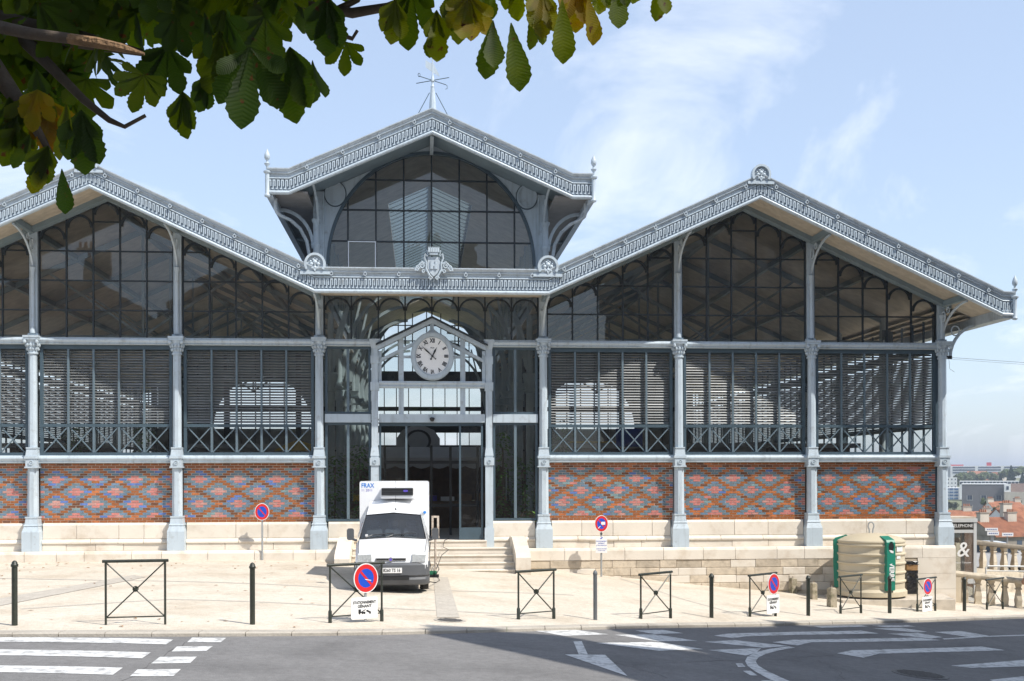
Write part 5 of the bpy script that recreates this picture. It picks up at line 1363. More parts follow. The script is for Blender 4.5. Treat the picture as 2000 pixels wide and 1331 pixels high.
# ------------------------------------------------------------------ bottle bank
M['bank'] = mat('bank_plastic', (0.53,0.46,0.33), 0.5, var=0.05, scale=2, stain=((0.30,0.24,0.16), 3, 0.58, 0.85, 0.4)); M['bank_green'] = mat('bank_green', (0.012,0.20,0.135), 0.42, var=0.10, scale=3)
M['concrete'] = mat('concrete_pad', (0.52,0.46,0.375), 0.9, var=0.15, scale=6, bump=0.3)
bc = at(1701, 1170, 34.55); zbk = -1.14
pad = thing('concrete_pad', 'low concrete slab under and beside the bottle bank', 'slab', (bc.x, bc.y, gz(bc.x)))
MB().prismz([(-1.15,-1.12),(2.1,-0.98),(2.35,0.62),(-1.2,0.55)], -0.7, zbk-gz(bc.x)-0.015).build('slab', M['concrete'], pad)
bank = thing('bottle_bank', 'ribbed cream glass-recycling bank with green chutes lettered VERRE', 'bottle bank', (bc.x, bc.y, zbk))
pr = [(0.97,0.03),(1.01,0.05),(1.01,0.18),(0.965,0.22)]
for k in range(5):
    z = 0.26+k*0.262; pr += [(0.94,z),(0.945,z+0.165),(0.978,z+0.19),(0.982,z+0.225),(0.945,z+0.25)]
pr += [(0.945,1.58),(0.97,1.60),(0.965,1.64),(0.75,1.75),(0.35,1.83),(0.02,1.845)]
MB().lathe(pr, 48).build('drum', M['bank'], bank, 25); MB().lathe([(0.95,0.0),(0.95,0.029)], 32).build('base', M['cab_dark'], bank)
for k, a in enumerate((-76, 166, 46)):
    ch = link('chute', None, bank, (0,0,0), (0,0,R(a+90)))
    MB().prismx([(-0.88,0.22),(-1.045,0.25),(-1.075,1.02),(-1.06,1.62),(-1.02,1.69),(-0.70,1.79),(-0.66,1.76),(-0.88,1.60)], -0.135, 0.135).build('chute_body', M['bank_green'], ch)
    MB().ring((0,1.50), 0.098, 0.15, 0.085, 0.135, -1.075, -1.055, 20).build('chute_lip', M['bank_green'], ch); MB().disc((0,1.50), 0.085, 0.135, -1.068, -1.058, 20).build('chute_opening', M['black'], ch)
    if k == 0:
        o = link('lettering', text_mesh('VERRE', 0.21, 'lettering', M['sign_white'], 0.001, xscale=0.9, bold=0.006), ch, (0.01,-1.074,0.78), (R(-1.5),R(90),0)); MB().prism([(-0.07,1.40),(-0.02,1.33),(0.06,1.31),(0.07,1.37),(0.0,1.40)], -1.0775, -1.072).build('torn_sticker', M['sign_white'], ch)
def on_drum(ang, z, w, h, m, nm, r=0.948):
    MB().prism(rrect(0, z, w, h, 0.005), -r-0.012, -r+0.02).build(nm, m, link('label', None, bank, (0,0,0), (0,0,R(ang+90))))
on_drum(-52, 1.44, 0.27, 0.19, M['sign_white'], 'sticker'); on_drum(-52, 1.50, 0.20, 0.06, M['bank_green'], 'sticker_heading', 0.951); on_drum(-55, 1.19, 0.16, 0.10, M['sign_white'], 'sticker')
MB().tube([(-0.05,0,1.83),(-0.055,0,1.95),(-0.085,0,2.03),(-0.08,0,2.10),(-0.03,0,2.16),(0.03,0,2.16),(0.08,0,2.10),(0.085,0,2.03),(0.055,0,1.95),(0.05,0,1.83)], 0.018, 6).build('lifting_loop', M['galva'], bank, 50)
# wrapped post against the wall
M['plastic_black'] = mat('black_plastic', (0.02,0.02,0.022), 0.25, var=0.3, scale=8, bump=1.0, bscale=9); M['card'] = mat('cardboard', (0.30,0.17,0.07), 0.8, var=0.15)
wq = at(1779, 1160, 34.9); wr_ = thing('wrapped_stack', 'narrow stack wrapped in black plastic and cardboard beside the bottle bank', 'wrapped stack', (wq.x, wq.y, wq.z-0.10))
MB().box(-0.18,0.18,-0.14,0.14,-0.25,0.10).build('base', M['concrete'], wr_)
rw = random.Random(2)
def crumple(z0, z1, w, m, nm, a=0.012):
    prf = []; n = 6
    mb = MB(); k = 16; v = []; f = []
    for i in range(n+1):
        for j in range(k):
            t = 2*math.pi*j/k; c_, s_ = math.cos(t), math.sin(t); mxx = max(abs(c_), abs(s_)); q = w/mxx*(0.86+0.14*mxx)
            v.append((c_*q+rw.gauss(0,a), s_*q*0.8+rw.gauss(0,a), z0+(z1-z0)*i/n+rw.gauss(0,a)*(0 if i in (0,n) else 1)))
    for i in range(n):
        for j in range(k): f.append((i*k+j, i*k+(j+1)%k, (i+1)*k+(j+1)%k, (i+1)*k+j))
    f.append(tuple(n*k+j for j in range(k))); mb.add(v, f); mb.build(nm, m, wr_)
crumple(0.101, 0.42, 0.165, M['plastic_black'], 'wrapping', 0.004); crumple(0.421, 0.80, 0.17, M['plastic_black'], 'wrapping', 0.016); crumple(0.801, 0.97, 0.165, M['card'], 'carton', 0.003); crumple(0.971, 1.07, 0.172, M['plastic_black'], 'wrapping', 0.016)
# short stone stubs
M['stub'] = mat('mossy_stone', (0.36,0.31,0.23), 0.9, var=0.2, scale=8, bump=0.5, stain=((0.10,0.095,0.045), 6, 0.46, 0.66, 0.8))
for px, yt, yb, w, lab in ((1548,1129,1159,15,'short stone stub farthest from the kerb, by the rough stone wall'), (1588,1138,1171,14.5,'middle short stone stub, half hidden behind a bollard'), (1624,1148,1186,18,'mossy square stone stub nearest the kerb, left of the bottle bank')):
    p = G(px, yb); s = p.y/F_PX; h = (yb-yt)*s; q = w*s/2
    t = thing('stone_stub', lab, 'stone stub', p, R(20), 'short stone stubs by the bottle bank')
    MB().frus(-q*0.8,q*0.8,-q*0.8,q*0.8,-0.1,-q*0.74,q*0.74,-q*0.74,q*0.74,h*0.93).build('shaft', M['stub'], t); MB().frus(-q*0.74,q*0.74,-q*0.74,q*0.74,h*0.931,-q*0.5,q*0.5,-q*0.5,q*0.5,h).build('cap', M['stub'], t); MB().tube([(0,0,h-0.01),(0,0,h+0.05)], 0.012, 6).build('spike', M['rusty'], t)

# ------------------------------------------------------------------ telephone booth
M['alu'] = mat('booth_aluminium', (0.56,0.57,0.56), 0.45, metal=0.1, var=0.05); M['booth_glass'] = glass_mat('booth_glass', (0.78,0.80,0.78), gain=1.8, wob=0.05, dirt=0.10); M['sign_dark'] = mat('booth_header', (0.035,0.032,0.026), 0.4)
pb_ = at(1878.5, 1100, 37.6); zb = -1.62; hb_ = at(1878,1013,37.6).z-zb
bo = thing('telephone_booth', 'grey glazed telephone booth with dark TELEPHONE header by the balustrade', 'telephone booth', (pb_.x, 37.6, zb), PSI)
for x in (-0.42, 0.42):
    for y in (0.0, 0.85): MB().box(x-0.05,x+0.05,y-0.04,y+0.04,0,hb_-0.12).build('upright', M['alu'], bo)
MB().box(-0.49,0.49,-0.06,0.92,hb_-0.12,hb_).build('roof', M['alu'], bo); MB().box(-0.44,0.44,-0.04,0.90,hb_,hb_+0.05).build('roof_cap', M['concrete'], bo)
MB().box(-0.369,0.369,-0.03,0.02,hb_-0.36,hb_-0.121).build('header', M['sign_dark'], bo); link('header_lettering', text_mesh('TELEPHONE', 0.15, 'header_lettering', M['sign_white'], 0.001, xscale=0.86), bo, (0,-0.032,hb_-0.235))
MB().box(-0.369,0.369,-0.035,0.03,hb_-0.46,hb_-0.361).build('rail', M['alu'], bo); MB().box(-0.369,0.369,-0.035,0.03,0.55,0.70).build('rail', M['alu'], bo); MB().box(-0.369,0.369,-0.035,0.03,0.0,0.08).build('rail', M['alu'], bo)
MB().quad((-0.37,0,0.7),(0.37,0,0.7),(0.37,0,hb_-0.46),(-0.37,0,hb_-0.46)).build('front_pane', M['booth_glass'], bo); MB().quad((-0.37,0,0.08),(0.37,0,0.08),(0.37,0,0.55),(-0.37,0,0.55)).build('front_pane', M['booth_glass'], bo)
for x in (-0.42, 0.42): MB().quad((x,0.04,0.08),(x,0.81,0.08),(x,0.81,hb_-0.13),(x,0.04,hb_-0.13)).build('side_pane', M['booth_glass'], bo)
MB().quad((-0.37,0.85,0.08),(0.37,0.85,0.08),(0.37,0.85,hb_-0.13),(-0.37,0.85,hb_-0.13)).build('rear_pane', M['booth_glass'], bo); MB().box(-0.25,0.05,0.70,0.835,1.15,1.75).build('telephone', M['cab_dark'], bo)
link('ampersand_sign', text_mesh('&', 0.68, 'ampersand_sign', M['sign_white'], 0.001, shear=0.15, bold=0.004), bo, (0.02,-0.006,1.62)); link('pane_lettering', text_mesh('France Telecom', 0.085, 'pane_lettering', M['sign_white'], 0.001), bo, (0.02,-0.006,1.22))

# ------------------------------------------------------------------ stone balustrades
M['bal'] = mat('balustrade_stone', (0.55,0.48,0.37), 0.9, var=0.12, scale=4, bump=0.4, obj=0.05, stain=((0.17,0.14,0.10), 3, 0.5, 0.75, 0.7)); M['bal_dark'] = mat('mossy_coping', (0.20,0.17,0.13), 0.9, var=0.25, scale=5, bump=0.4)
m_bal = MB(); m_bal.box(-0.10,0.10,-0.10,0.10,0,0.07); m_bal.frus(-0.085,0.085,-0.085,0.085,0.07,-0.10,0.10,-0.10,0.10,0.22); m_bal.frus(-0.10,0.10,-0.10,0.10,0.22,-0.055,0.055,-0.055,0.055,0.50); m_bal.box(-0.09,0.09,-0.09,0.09,0.50,0.54); m_bal.frus(-0.06,0.06,-0.06,0.06,0.54,-0.095,0.095,-0.095,0.095,0.66)
m_bal = m_bal.mesh('baluster', M['bal'])
def balustrade(p0, p1, label, nb, hs, rail_m, pier=True, base=0.35):
    L, rz = frame_from(p0, p1); t = thing('balustrade', label, 'balustrade', p0, rz)
    sl = (p1.z-p0.z)/L
    def skew(mb): mb.v = [(x,y,z+sl*x) for x,y,z in mb.v]; return mb
    skew(MB().box(0,L,-0.17,0.17,-base,0.10)).build('base_course', M['bal'], t)
    for k in range(nb):
        x = 0.28+(L-0.4)*k/(nb-1); o = link('baluster', m_bal, t, (x,0,0.10+sl*x)); o.scale = (1,1,hs/0.66)
    rr_ = MB().prismx([(-0.19,hs+0.101),(-0.22,hs+0.15),(-0.22,hs+0.22),(-0.16,hs+0.28),(0.16,hs+0.28),(0.22,hs+0.22),(0.22,hs+0.15),(0.19,hs+0.101)], -0.05, L); skew(rr_).build('handrail', rail_m, t, 40)
    if pier: MB().box(-0.22,0.14,-0.21,0.21,-base,hs+0.10).build('end_pier', M['bal'], t)
balustrade(Vector((13.86,36.85,-1.66)), Vector((18.2,36.2,-2.12)), 'lower stone balustrade running from the hall corner behind the last barrier', 11, 0.78, M['bal'])
balustrade(Vector((16.2,43.0,-1.02)), Vector((23.0,46.5,-1.85)), 'upper stone balustrade with dark coping sloping down behind the telephone booth', 14, 0.85, M['bal_dark'], True, 2.2)
rl_ = thing('tube_railing', 'low white tube railing between the two stone balustrades', 'railing', (0,0,0))
a_ = at(1925,1106,39.5)
MB().tube([Vector((a_.x,39.5,a_.z-0.5)), Vector((a_.x,39.5,a_.z-0.05)), Vector((a_.x+0.06,39.5,a_.z)), Vector((a_.x+3.2,39.2,a_.z-0.02))], 0.028, 6).build('rail', M['alu'], rl_); MB().tube([Vector((a_.x,39.5,a_.z-0.16)), Vector((a_.x+3.2,39.2,a_.z-0.18))], 0.02, 6).build('rail', M['alu'], rl_)

# overhead wire and its insulator at the corner column
wr0 = hw(15.9,-0.2,0); 
wt = thing('overhead_wire', 'thin overhead wires leaving the hall corner towards the town', 'wire', (0,0,0))
p0 = hw(15.86,-0.25,6.02)
for dz, rr in ((0.0,0.006),(-0.05,0.004)):
    e = Vector((46,52,6.1+dz*6)); MB().tube([p0+Vector((0.05,0,dz)), p0.lerp(e,0.3)+Vector((0,0,-0.12)), p0.lerp(e,0.6)+Vector((0,0,-0.10)), e], rr, 4).build('wire', M['black'], wt)
MB().box(p0.x-0.05,p0.x+0.12,p0.y-0.03,p0.y+0.03,p0.z-0.05,p0.z+0.05).build('insulator', M['black'], wt); MB().tube([p0+Vector((0.03,0,-0.05)), p0+Vector((0.05,0,-0.35)), p0+Vector((0.2,0,-0.45))], 0.005, 4).build('loose_lead', M['black'], wt)

# ------------------------------------------------------------------ passer-by at the edge of the picture
M['cloth_white'] = mat('white_cloth', (0.66,0.62,0.66), 0.9, var=0.06); M['skin'] = mat('skin', (0.36,0.20,0.13), 0.6, var=0.1); M['trousers'] = mat('dark_trousers', (0.05,0.055,0.07), 0.9, var=0.15)
pg = G(2016, 1192); per = thing('person', 'person in a white long-sleeved top, only an arm and hand showing at the picture edge', 'person', (pg.x, pg.y, pg.z), R(200))
def skin_mesh(name, joints, edges, m, sub=2):
    me = bpy.data.meshes.new(name); me.from_pydata([j[0] for j in joints], edges, []); me.update()
    o = bpy.data.objects.new(name, me); COL.objects.link(o); o.modifiers.new('skin','SKIN'); s = o.modifiers.new('sub','SUBSURF'); s.levels = sub; s.render_levels = sub
    for i, j in enumerate(joints):
        sv = me.skin_vertices[0].data[i]; sv.radius = (j[1], j[2] if len(j) > 2 else j[1]); sv.use_root = (i == 0)
    dg = bpy.context.evaluated_depsgraph_get(); m2 = bpy.data.meshes.new_from_object(o.evaluated_get(dg)); bpy.data.objects.remove(o); m2.materials.clear(); m2.materials.append(m); m2.name = name
    m2.polygons.foreach_set('use_smooth', [True]*len(m2.polygons)); return m2
S = 1.06
J = [((0,0,0.96),0.15,0.11),((0,0,1.15),0.13,0.10),((0,0,1.36),0.17,0.11),((0,0,1.49),0.06,0.06),((0,0.0,1.58),0.055,0.06),((0,-0.01,1.68),0.085,0.10),((0,-0.005,1.77),0.06,0.075),
     ((0.18,0,1.42),0.06,0.06),((0.245,0.02,1.17),0.042,0.045),((0.275,-0.03,0.95),0.032,0.034),((0.285,-0.06,0.87),0.03,0.018),((0.285,-0.07,0.80),0.026,0.012),
     ((-0.18,0,1.42),0.06,0.06),((-0.235,0.03,1.17),0.042,0.045),((-0.245,-0.06,0.95),0.032,0.034),((-0.25,-0.09,0.87),0.03,0.018),((-0.25,-0.10,0.80),0.026,0.012),
     ((0.09,0,0.88),0.09,0.09),((0.10,-0.12,0.50),0.06,0.065),((0.10,-0.08,0.09),0.04,0.045),((0.10,-0.22,0.04),0.035,0.025),
     ((-0.09,0,0.88),0.09,0.09),((-0.10,0.08,0.50),0.06,0.065),((-0.10,0.24,0.12),0.04,0.045),((-0.10,0.12,0.04),0.035,0.025)]
J = [((p[0][0]*S,p[0][1]*S,p[0][2]*S),)+tuple(p[1:]) for p in J]
EJ = [(0,1),(1,2),(2,3),(3,4),(4,5),(5,6),(2,7),(7,8),(8,9),(9,10),(10,11),(2,12),(12,13),(13,14),(14,15),(15,16),(0,17),(17,18),(18,19),(19,20),(0,21),(21,22),(22,23),(23,24)]
bm_ = skin_mesh('body', J, EJ, M['skin'])
bm_.materials.append(M['cloth_white']); bm_.materials.append(M['trousers'])
idx = []
for p in bm_.polygons:
    c = p.center/S; idx.append(2 if c.z < 0.93 and abs(c.x) < 0.22 else (1 if 0.90 < c.z < 1.50 and not (c.z < 0.93 and abs(c.x) > 0.22) else 0))
bm_.polygons.foreach_set('material_index', idx); link('body', bm_, per)
for s in (-1, 1):
    hx = 0.285 if s > 0 else -0.25; hy = -0.07 if s > 0 else -0.10
    for k in range(4):
        MB().tube([((hx)*S,(hy-0.024+0.016*k)*S,0.81*S),((hx-0.004*s)*S,(hy-0.026+0.017*k)*S,0.765*S),((hx-0.016*s)*S,(hy-0.026+0.016*k)*S,(0.73+0.006*abs(k-1.4))*S)], [0.010,0.009,0.006], 6).build('finger', M['skin'], per, 60)
    MB().tube([((hx)*S,(hy-0.02)*S,0.86*S),((hx-0.01*s)*S,(hy-0.05)*S,0.825*S),((hx-0.012*s)*S,(hy-0.056)*S,0.79*S)], [0.012,0.011,0.007], 6).build('thumb', M['skin'], per, 60)
M['hair'] = mat('dark_hair', (0.03,0.02,0.015), 0.6)
MB().lathe([(0.03,-0.02),(0.10,0.0),(0.115,0.06),(0.10,0.12),(0.05,0.165),(0.005,0.175)], 14, (0,0.02,1.66*S), 0.85, 1.0).build('hair', M['hair'], per, 60)
# ------------------------------------------------------------------ beyond the square: valley, town and hills
M['valley'] = ground_mat('valley_ground', (0.16,0.17,0.09), 0.3, 0.3, (0.24,0.22,0.15), 0.6, 0.02)
def valley_z(x, y):
    d = y+0.10*max(x-16,0)
    base = interp(d, [0,45,52,90,150,320,520,900,1300,2200,4000], [-4.5,-5.0,-7,-13,-17,-16,-9,1.0,9,14,16])
    return base+(1.5*math.sin(x*0.013)+1.2*math.sin(y*0.017+x*0.006))*min(1,max(0,(d-120)/300))
v = []; f = []
ysr = [44,50,56,65,78,95,120,150,190,240,300,380,480,600,750,950,1200,1500,2000,2800,4000]; xsr = [-1.3+0.08*k for k in range(36)]
for y in ysr:
    for k in xsr: v.append((k*y*1.1, y, valley_z(k*y*1.1, y)-0.4))
for i in range(len(ysr)-1):
    for j in range(len(xsr)-1): n_ = len(xsr); f.append((i*n_+j, i*n_+j+1, (i+1)*n_+j+1, (i+1)*n_+j))
mb = MB(); mb.add(v, f); tag(mb.build('terrain', M['valley'], None, 60), kind='structure')

M['tile'] = mat('clay_tiles', (0.36,0.155,0.085), 0.85, var=0.3, scale=1.2, obj=0.10, detail=8, bump=0.5, bscale=6); M['tile_dark'] = mat('old_clay_tiles', (0.135,0.095,0.075), 0.9, var=0.35, scale=1.2, detail=8, bump=0.6, bscale=5)
M['render_c'] = mat('pale_render', (0.50,0.45,0.38), 0.9, var=0.12, scale=0.8, obj=0.1, streak=0.2); M['render_g'] = mat('grey_render', (0.165,0.16,0.165), 0.9, var=0.10, scale=0.5); M['render_w'] = mat('white_render', (0.75,0.75,0.74), 0.8, var=0.05, scale=0.2); M['render_d'] = mat('old_render', (0.27,0.235,0.195), 0.9, var=0.2, scale=0.9, streak=0.3)
M['pane_far'] = mat('far_glass', (0.05,0.07,0.10), 0.15, var=0.3, scale=0.4); M['pane_blue'] = mat('blue_glazing', (0.10,0.19,0.34), 0.3, var=0.3, scale=0.5); M['red_far'] = mat('red_cladding', (0.50,0.045,0.06), 0.6); M['shutter'] = mat('shutter', (0.36,0.35,0.33), 0.8, obj=0.2)
def span(x0, x1, y0, y1, D):
    a, b = at(x0, y1, D), at(x1, y0, D); return a.x, b.x, a.z, b.z
def slab_block(name, label, cat, x0, x1, yt, yb, D, depth, wall, floors=0, cols=0, glass=None, win=(0.7,0.5), extra=None, rz=-0.36, group=None):
    X0, X1, Z0, Z1 = span(x0, x1, yt, yb, D); w = X1-X0; h = Z1-Z0
    t = thing(name, label, cat, ((X0+X1)/2, D, Z0), rz, group)
    MB().box(-w/2,w/2,0,depth,-6,h).build('wall', wall, t)
    for i in range(floors):
        for j in range(cols):
            cx = -w/2+w*(j+0.5)/cols; cz = h*(i+0.5)/floors; ww, hh = w/cols*win[0]/2, h/floors*win[1]/2
            o = MB().box(cx-ww,cx+ww,-0.06,0.02,cz-hh,cz+hh).build('window', glass or M['pane_far'], t)
            if D < 400: MB().box(cx-ww-0.06,cx+ww+0.06,-0.16,0.0,cz-hh-0.12,cz-hh-0.001).build('sill', M['render_w'], o)
    return t, w, h
# far long white building on the ridge
t, w, h = slab_block('long_building', 'long white building with three banded window rows on the far ridge', 'building', 1861, 2003, 910, 928, 900, 16, M['render_w'])
for i in range(3):
    for j in range(3):
        x0 = -w/2+w*(0.03+0.33*j); x1 = x0+w*0.29; z = h*(0.16+0.29*i)
        MB().box(x0,x1,-0.15,0.1,z,z+h*0.16).build('window_band', M['pane_far'], t)
MB().box(-w/2-4.5,-w/2-0.05,0.5,16,-6,h).build('end_block', M['sign_grey'], t); MB().box(-w/2-2,w*-0.33,2,10,h,h+1.0).build('roof_box', M['red_far'], t); MB().box(-w*0.03,w*0.03,2,8,h,h+2.6).build('roof_box', M['red_far'], t)
# blue office slab with white end and white block behind it
t, w, h = slab_block('office_block', 'blue glazed office slab with white gable wall, beside the corner column', 'building', 1836, 1871, 953, 989, 520, 16, M['render_w'], 6, 4, M['pane_blue'], (0.86,0.62))
MB().box(w/2,w/2+2.4,-0.3,15.5,-6,h).build('end_wall', M['render_w'], t)
t, w, h = slab_block('white_block', 'plain white block rising behind the blue office slab', 'building', 1843, 1868.5, 933, 955, 570, 12, M['render_w'], 3, 4, None, (0.3,0.35))
# grey building
t, w, h = slab_block('grey_building', 'large dark grey rendered building with few small shuttered windows, middle distance', 'building', 1882, 1964, 946.5, 1004, 410, 18, M['render_g'])
for cx, cz in ((-0.33,0.55),(-0.02,0.55),(0.31,0.55),(-0.33,0.22)):
    for d in (-0.42, 0.42):
        MB().box(cx*w+d-0.34,cx*w+d+0.34,-0.05,0.02,cz*h-0.75,cz*h+0.75).build('window', M['pane_far'], t)
    MB().box(cx*w-1.0,cx*w+1.0,-0.12,0.0,cz*h-1.0,cz*h-0.76).build('sill', M['sign_grey'], t); MB().box(cx*w-0.98,cx*w-0.78,-0.08,0.0,cz*h-0.75,cz*h+0.8).build('shutter', M['shutter'], t); MB().box(cx*w+0.78,cx*w+0.98,-0.08,0.0,cz*h-0.75,cz*h+0.8).build('shutter', M['shutter'], t)
MB().box(-w/2-0.1,w/2+0.1,-0.1,18.1,h,h+0.25).build('parapet', M['render_w'], t)
slab_block('low_offices', 'low pale building with a strip of windows just behind the grey building', 'building', 1878, 1985, 939.5, 948, 500, 12, M['render_w'], 1, 16, M['pane_far'], (0.8,0.55))
t, w, h = slab_block('annexe', 'pale annexe with small dormer joined to the grey building, at the picture edge', 'building', 1964.5, 2030, 961, 1000, 400, 14, M['render_c'])
MB().box(-w/2,-w/2+2.0,0.3,6,h,h+2.6).build('dormer', M['render_w'], t); MB().box(-w/2+0.6,-w/2+1.4,0.22,0.31,h+0.7,h+1.9).build('window', M['pane_far'], t); MB().prismx([(0,h),(12,h),(8,h+2.8)], -w/2+2.1, w/2).build('roof', M['tile_dark'], t)

# tiled town houses below the terrace
def tiled_house(cx, cy, D, w, dep, wall_h, roof_h, rz, label, wall=None, chim=((0.3,0.0),), tile=None, wins=2, name='town_house'):
    p = at(cx, cy, D)                                  # cy = ridge height in the picture
    t = thing(name, label, 'house', (p.x, D, p.z-roof_h-wall_h), rz, 'tiled houses below the terrace')
    MB().box(-w/2,w/2,-dep/2,dep/2,-9,wall_h).build('wall', wall or M['render_c'], t)
    rf_ = link('roof', None, t)
    for s in (-1, 1):
        pts = [(s*(dep/2+0.35),wall_h-0.15),(0,wall_h+roof_h),(0,wall_h+roof_h+0.14),(s*(dep/2+0.35),wall_h)]
        MB().prismx(pts, -w/2-0.2, w/2+0.2).build('tile_slope', tile or M['tile'], rf_)
        rows = MB(); n_ = max(5, int(w/0.26))
        for k in range(n_):
            x = -w/2-0.1+(w+0.2)*(k+0.5)/n_; rows.beam((x,s*(dep/2+0.35),wall_h+0.03),(x,0,wall_h+roof_h+0.17),0.13,0.06)
        tag(rows.build('tile_rows', tile or M['tile'], rf_), kind='stuff')
    for sx in (-1, 1): MB().prismx([(-dep/2,wall_h),(dep/2,wall_h),(0,wall_h+roof_h)], sx*w/2-0.1, sx*w/2+0.1).build('gable', wall or M['render_c'], t)
    for (fx, fy) in chim:
        zb_ = wall_h+roof_h*(1-abs(fy)*2)-0.3
        ch = MB().box(fx*w-0.7,fx*w+0.7,fy*dep-0.35,fy*dep+0.35,zb_,wall_h+roof_h+0.7).build('chimney', M['render_c'], t); MB().box(fx*w-0.78,fx*w+0.78,fy*dep-0.42,fy*dep+0.42,wall_h+roof_h+0.701,wall_h+roof_h+0.85).build('chimney_cap', M['render_d'], ch)
        for k in range(4): MB().lathe([(0.11,0),(0.09,0.35)], 8, (fx*w-0.45+0.3*k, fy*dep, wall_h+roof_h+0.851)).build('chimney_pot', M['tile'], ch)
    for k in range(wins):
        x = -w/2+w*(k+0.5)/wins; o = MB().box(x-0.4,x+0.4,-dep/2-0.03,-dep/2+0.02,wall_h-1.9,wall_h-0.6).build('window', M['pane_far'], t); MB().box(x-0.5,x+0.5,-dep/2-0.12,-dep/2,wall_h-2.0,wall_h-1.901).build('sill', M['render_c'], o)
tiled_house(1997, 994, 160, 8.5, 9.0, 4.5, 3.4, R(18), 'big tiled roof with pale wall at the right picture edge', M['render_w'], ((-0.46,-0.15),), M['tile'], 3)
tiled_house(1948, 1013, 150, 7.5, 7.5, 3.6, 2.0, R(20), 'long low tiled roof with two stout chimneys above the telephone booth', M['render_d'], ((-0.40,-0.1),(0.18,-0.1)), M['tile'], 3)
tiled_house(1908, 1001, 215, 6.5, 8, 3.5, 2.2, R(-8), 'small tiled house just below the grey building', M['render_c'], ((0.25,0.0),), M['tile'], 2)
tiled_house(1960, 981, 260, 7.0, 9, 4, 2.8, R(6), 'tiled house with pale gable under the end of the grey building', M['render_w'], ((-0.45,0.0),(0.45,0.0)), M['tile'], 2)
tiled_house(1994, 988, 275, 10, 9, 4, 2.6, R(-4), 'broad low tiled roof behind the big roof at the edge', M['render_c'], ((-0.3,0.0),), M['tile'], 3)
tiled_house(1853, 999, 190, 7.0, 8, 4, 2.4, R(4), 'tiled roof peeping out beside the corner column', M['render_c'], ((0.42,0.0),), M['tile'], 2)
for k, (cx, cy, D) in enumerate(((1908,921,800),(1926,929,720),(1950,923,820))):
    tiled_house(cx, cy, D, 12, 9, 5, 2.8, R(20*k-15), ['distant tiled house among trees under the long white building','lower distant tiled house among trees, nearest the pale offices','distant tiled house among trees right of the other two'][k], M['render_c'], (), M['tile'], 3, 'distant_house')

# town trees
M['leaf_far'] = mat('town_foliage', (0.070,0.095,0.035), 0.8, var=0.5, scale=0.4, obj=0.35); M['leaf_con'] = mat('conifer_foliage', (0.030,0.055,0.030), 0.8, var=0.4, scale=0.4, obj=0.2); M['bark'] = mat('bark', (0.085,0.065,0.048), 0.9, var=0.3, scale=14, bump=0.5, bscale=30)
rt = random.Random(4)
def crown_mesh(n, conifer, m, clumps=14):
    mb = MB(); cl = [(rt.gauss(0,0.42), rt.gauss(0,0.42), rt.uniform(-0.55,0.6), rt.uniform(0.22,0.40)) for _ in range(clumps)]
    for i in range(n):
        if conifer:
            z = rt.uniform(-1,1.3); r = (1.35-z)*0.36*math.sqrt(rt.random()); a = rt.uniform(0,6.28); p = Vector((r*math.cos(a), r*math.sin(a), z)); s = 0.11
        else:
            c = rt.choice(cl); d = Vector((rt.gauss(0,1),rt.gauss(0,1),rt.gauss(0,1))).normalized()*c[3]*rt.uniform(0.6,1.05); p = Vector((c[0],c[1],c[2]))+d; s = 0.085
        u = Vector((rt.gauss(0,1),rt.gauss(0,1),rt.gauss(0,1))).normalized()*s; w_ = u.orthogonal().normalized()*s*0.8
        mb.add([p-u, p+w_, p+u, p-w_], [(0,1,2,3)])
    return mb.mesh('crown', m)
cm = [crown_mesh(1300,False,M['leaf_far']), crown_mesh(1300,False,M['leaf_far']), crown_mesh(1000,True,M['leaf_con'])]
m_trunk = MB().lathe([(0.10,-2.2),(0.07,-0.8),(0.05,0.0),(0.02,0.5)], 7).mesh('trunk', M['bark'], 60)
def town_tree(px, py, D, rpx, kind, label):
    p = at(px, py, D); r = rpx*D/F_PX/1.05; t = thing('town_tree', label, 'tree', p, rt.uniform(0,6), 'trees in the town below'); t.scale = (r,r,r*(1.0 if kind < 2 else 1.15))
    link('trunk', m_trunk, t); link('crown', cm[kind], t)
TT = [(1864,990,400,11,0,'bushy tree below the blue office slab'),(1851,986,420,12,1,'tree half hidden by the corner column under the blue slab'),(1879,1004,230,10,1,'green shrub-like tree just above the telephone booth roof'),(1893,1006,240,10,0,'low bushy tree beside the tiled roofs, above the booth'),
      (1925,984,300,14,0,'dark rounded tree in front of the grey building'),(1944,995,245,9,1,'lighter tree leaning over the small tiled roofs'),(1975,935,620,17,2,'tall dark conifer on the hill near the picture edge'),(1954,939,600,9,2,'smaller conifer left of the tall one'),(1997,942,610,13,2,'conifer cut by the picture edge'),
      (1988,982,370,8,1,'small tree behind the broad low tiled roof')]
for q in TT: town_tree(*q)
rows = [(1872,934),(1880,930),(1889,935),(1897,929),(1905,934),(1915,933),(1923,929),(1938,932),(1944,935),(1958,927),(1966,924),(1985,923),(1995,919),(1868,945),(1875,949)]
fo = MB()
for k, (px, py) in enumerate(rows):
    D = 640+20*(k % 5); c = at(px, py, D)
    for i in range(420):
        d = Vector((rt.gauss(0,1),rt.gauss(0,1),rt.gauss(0,0.8))).normalized()*rt.uniform(0.4,1.0)*2.3
        d.x *= 1.3; u = Vector((rt.gauss(0,1),rt.gauss(0,1),rt.gauss(0,1))).normalized()*0.6; w_ = u.orthogonal().normalized()*0.5; p = c+d
        fo.add([p-u,p+w_,p+u,p-w_], [(0,1,2,3)])
tag(fo.build('hillside_wood', M['leaf_far']), 'hazy wooded slope below the long white building', 'wood', kind='stuff')

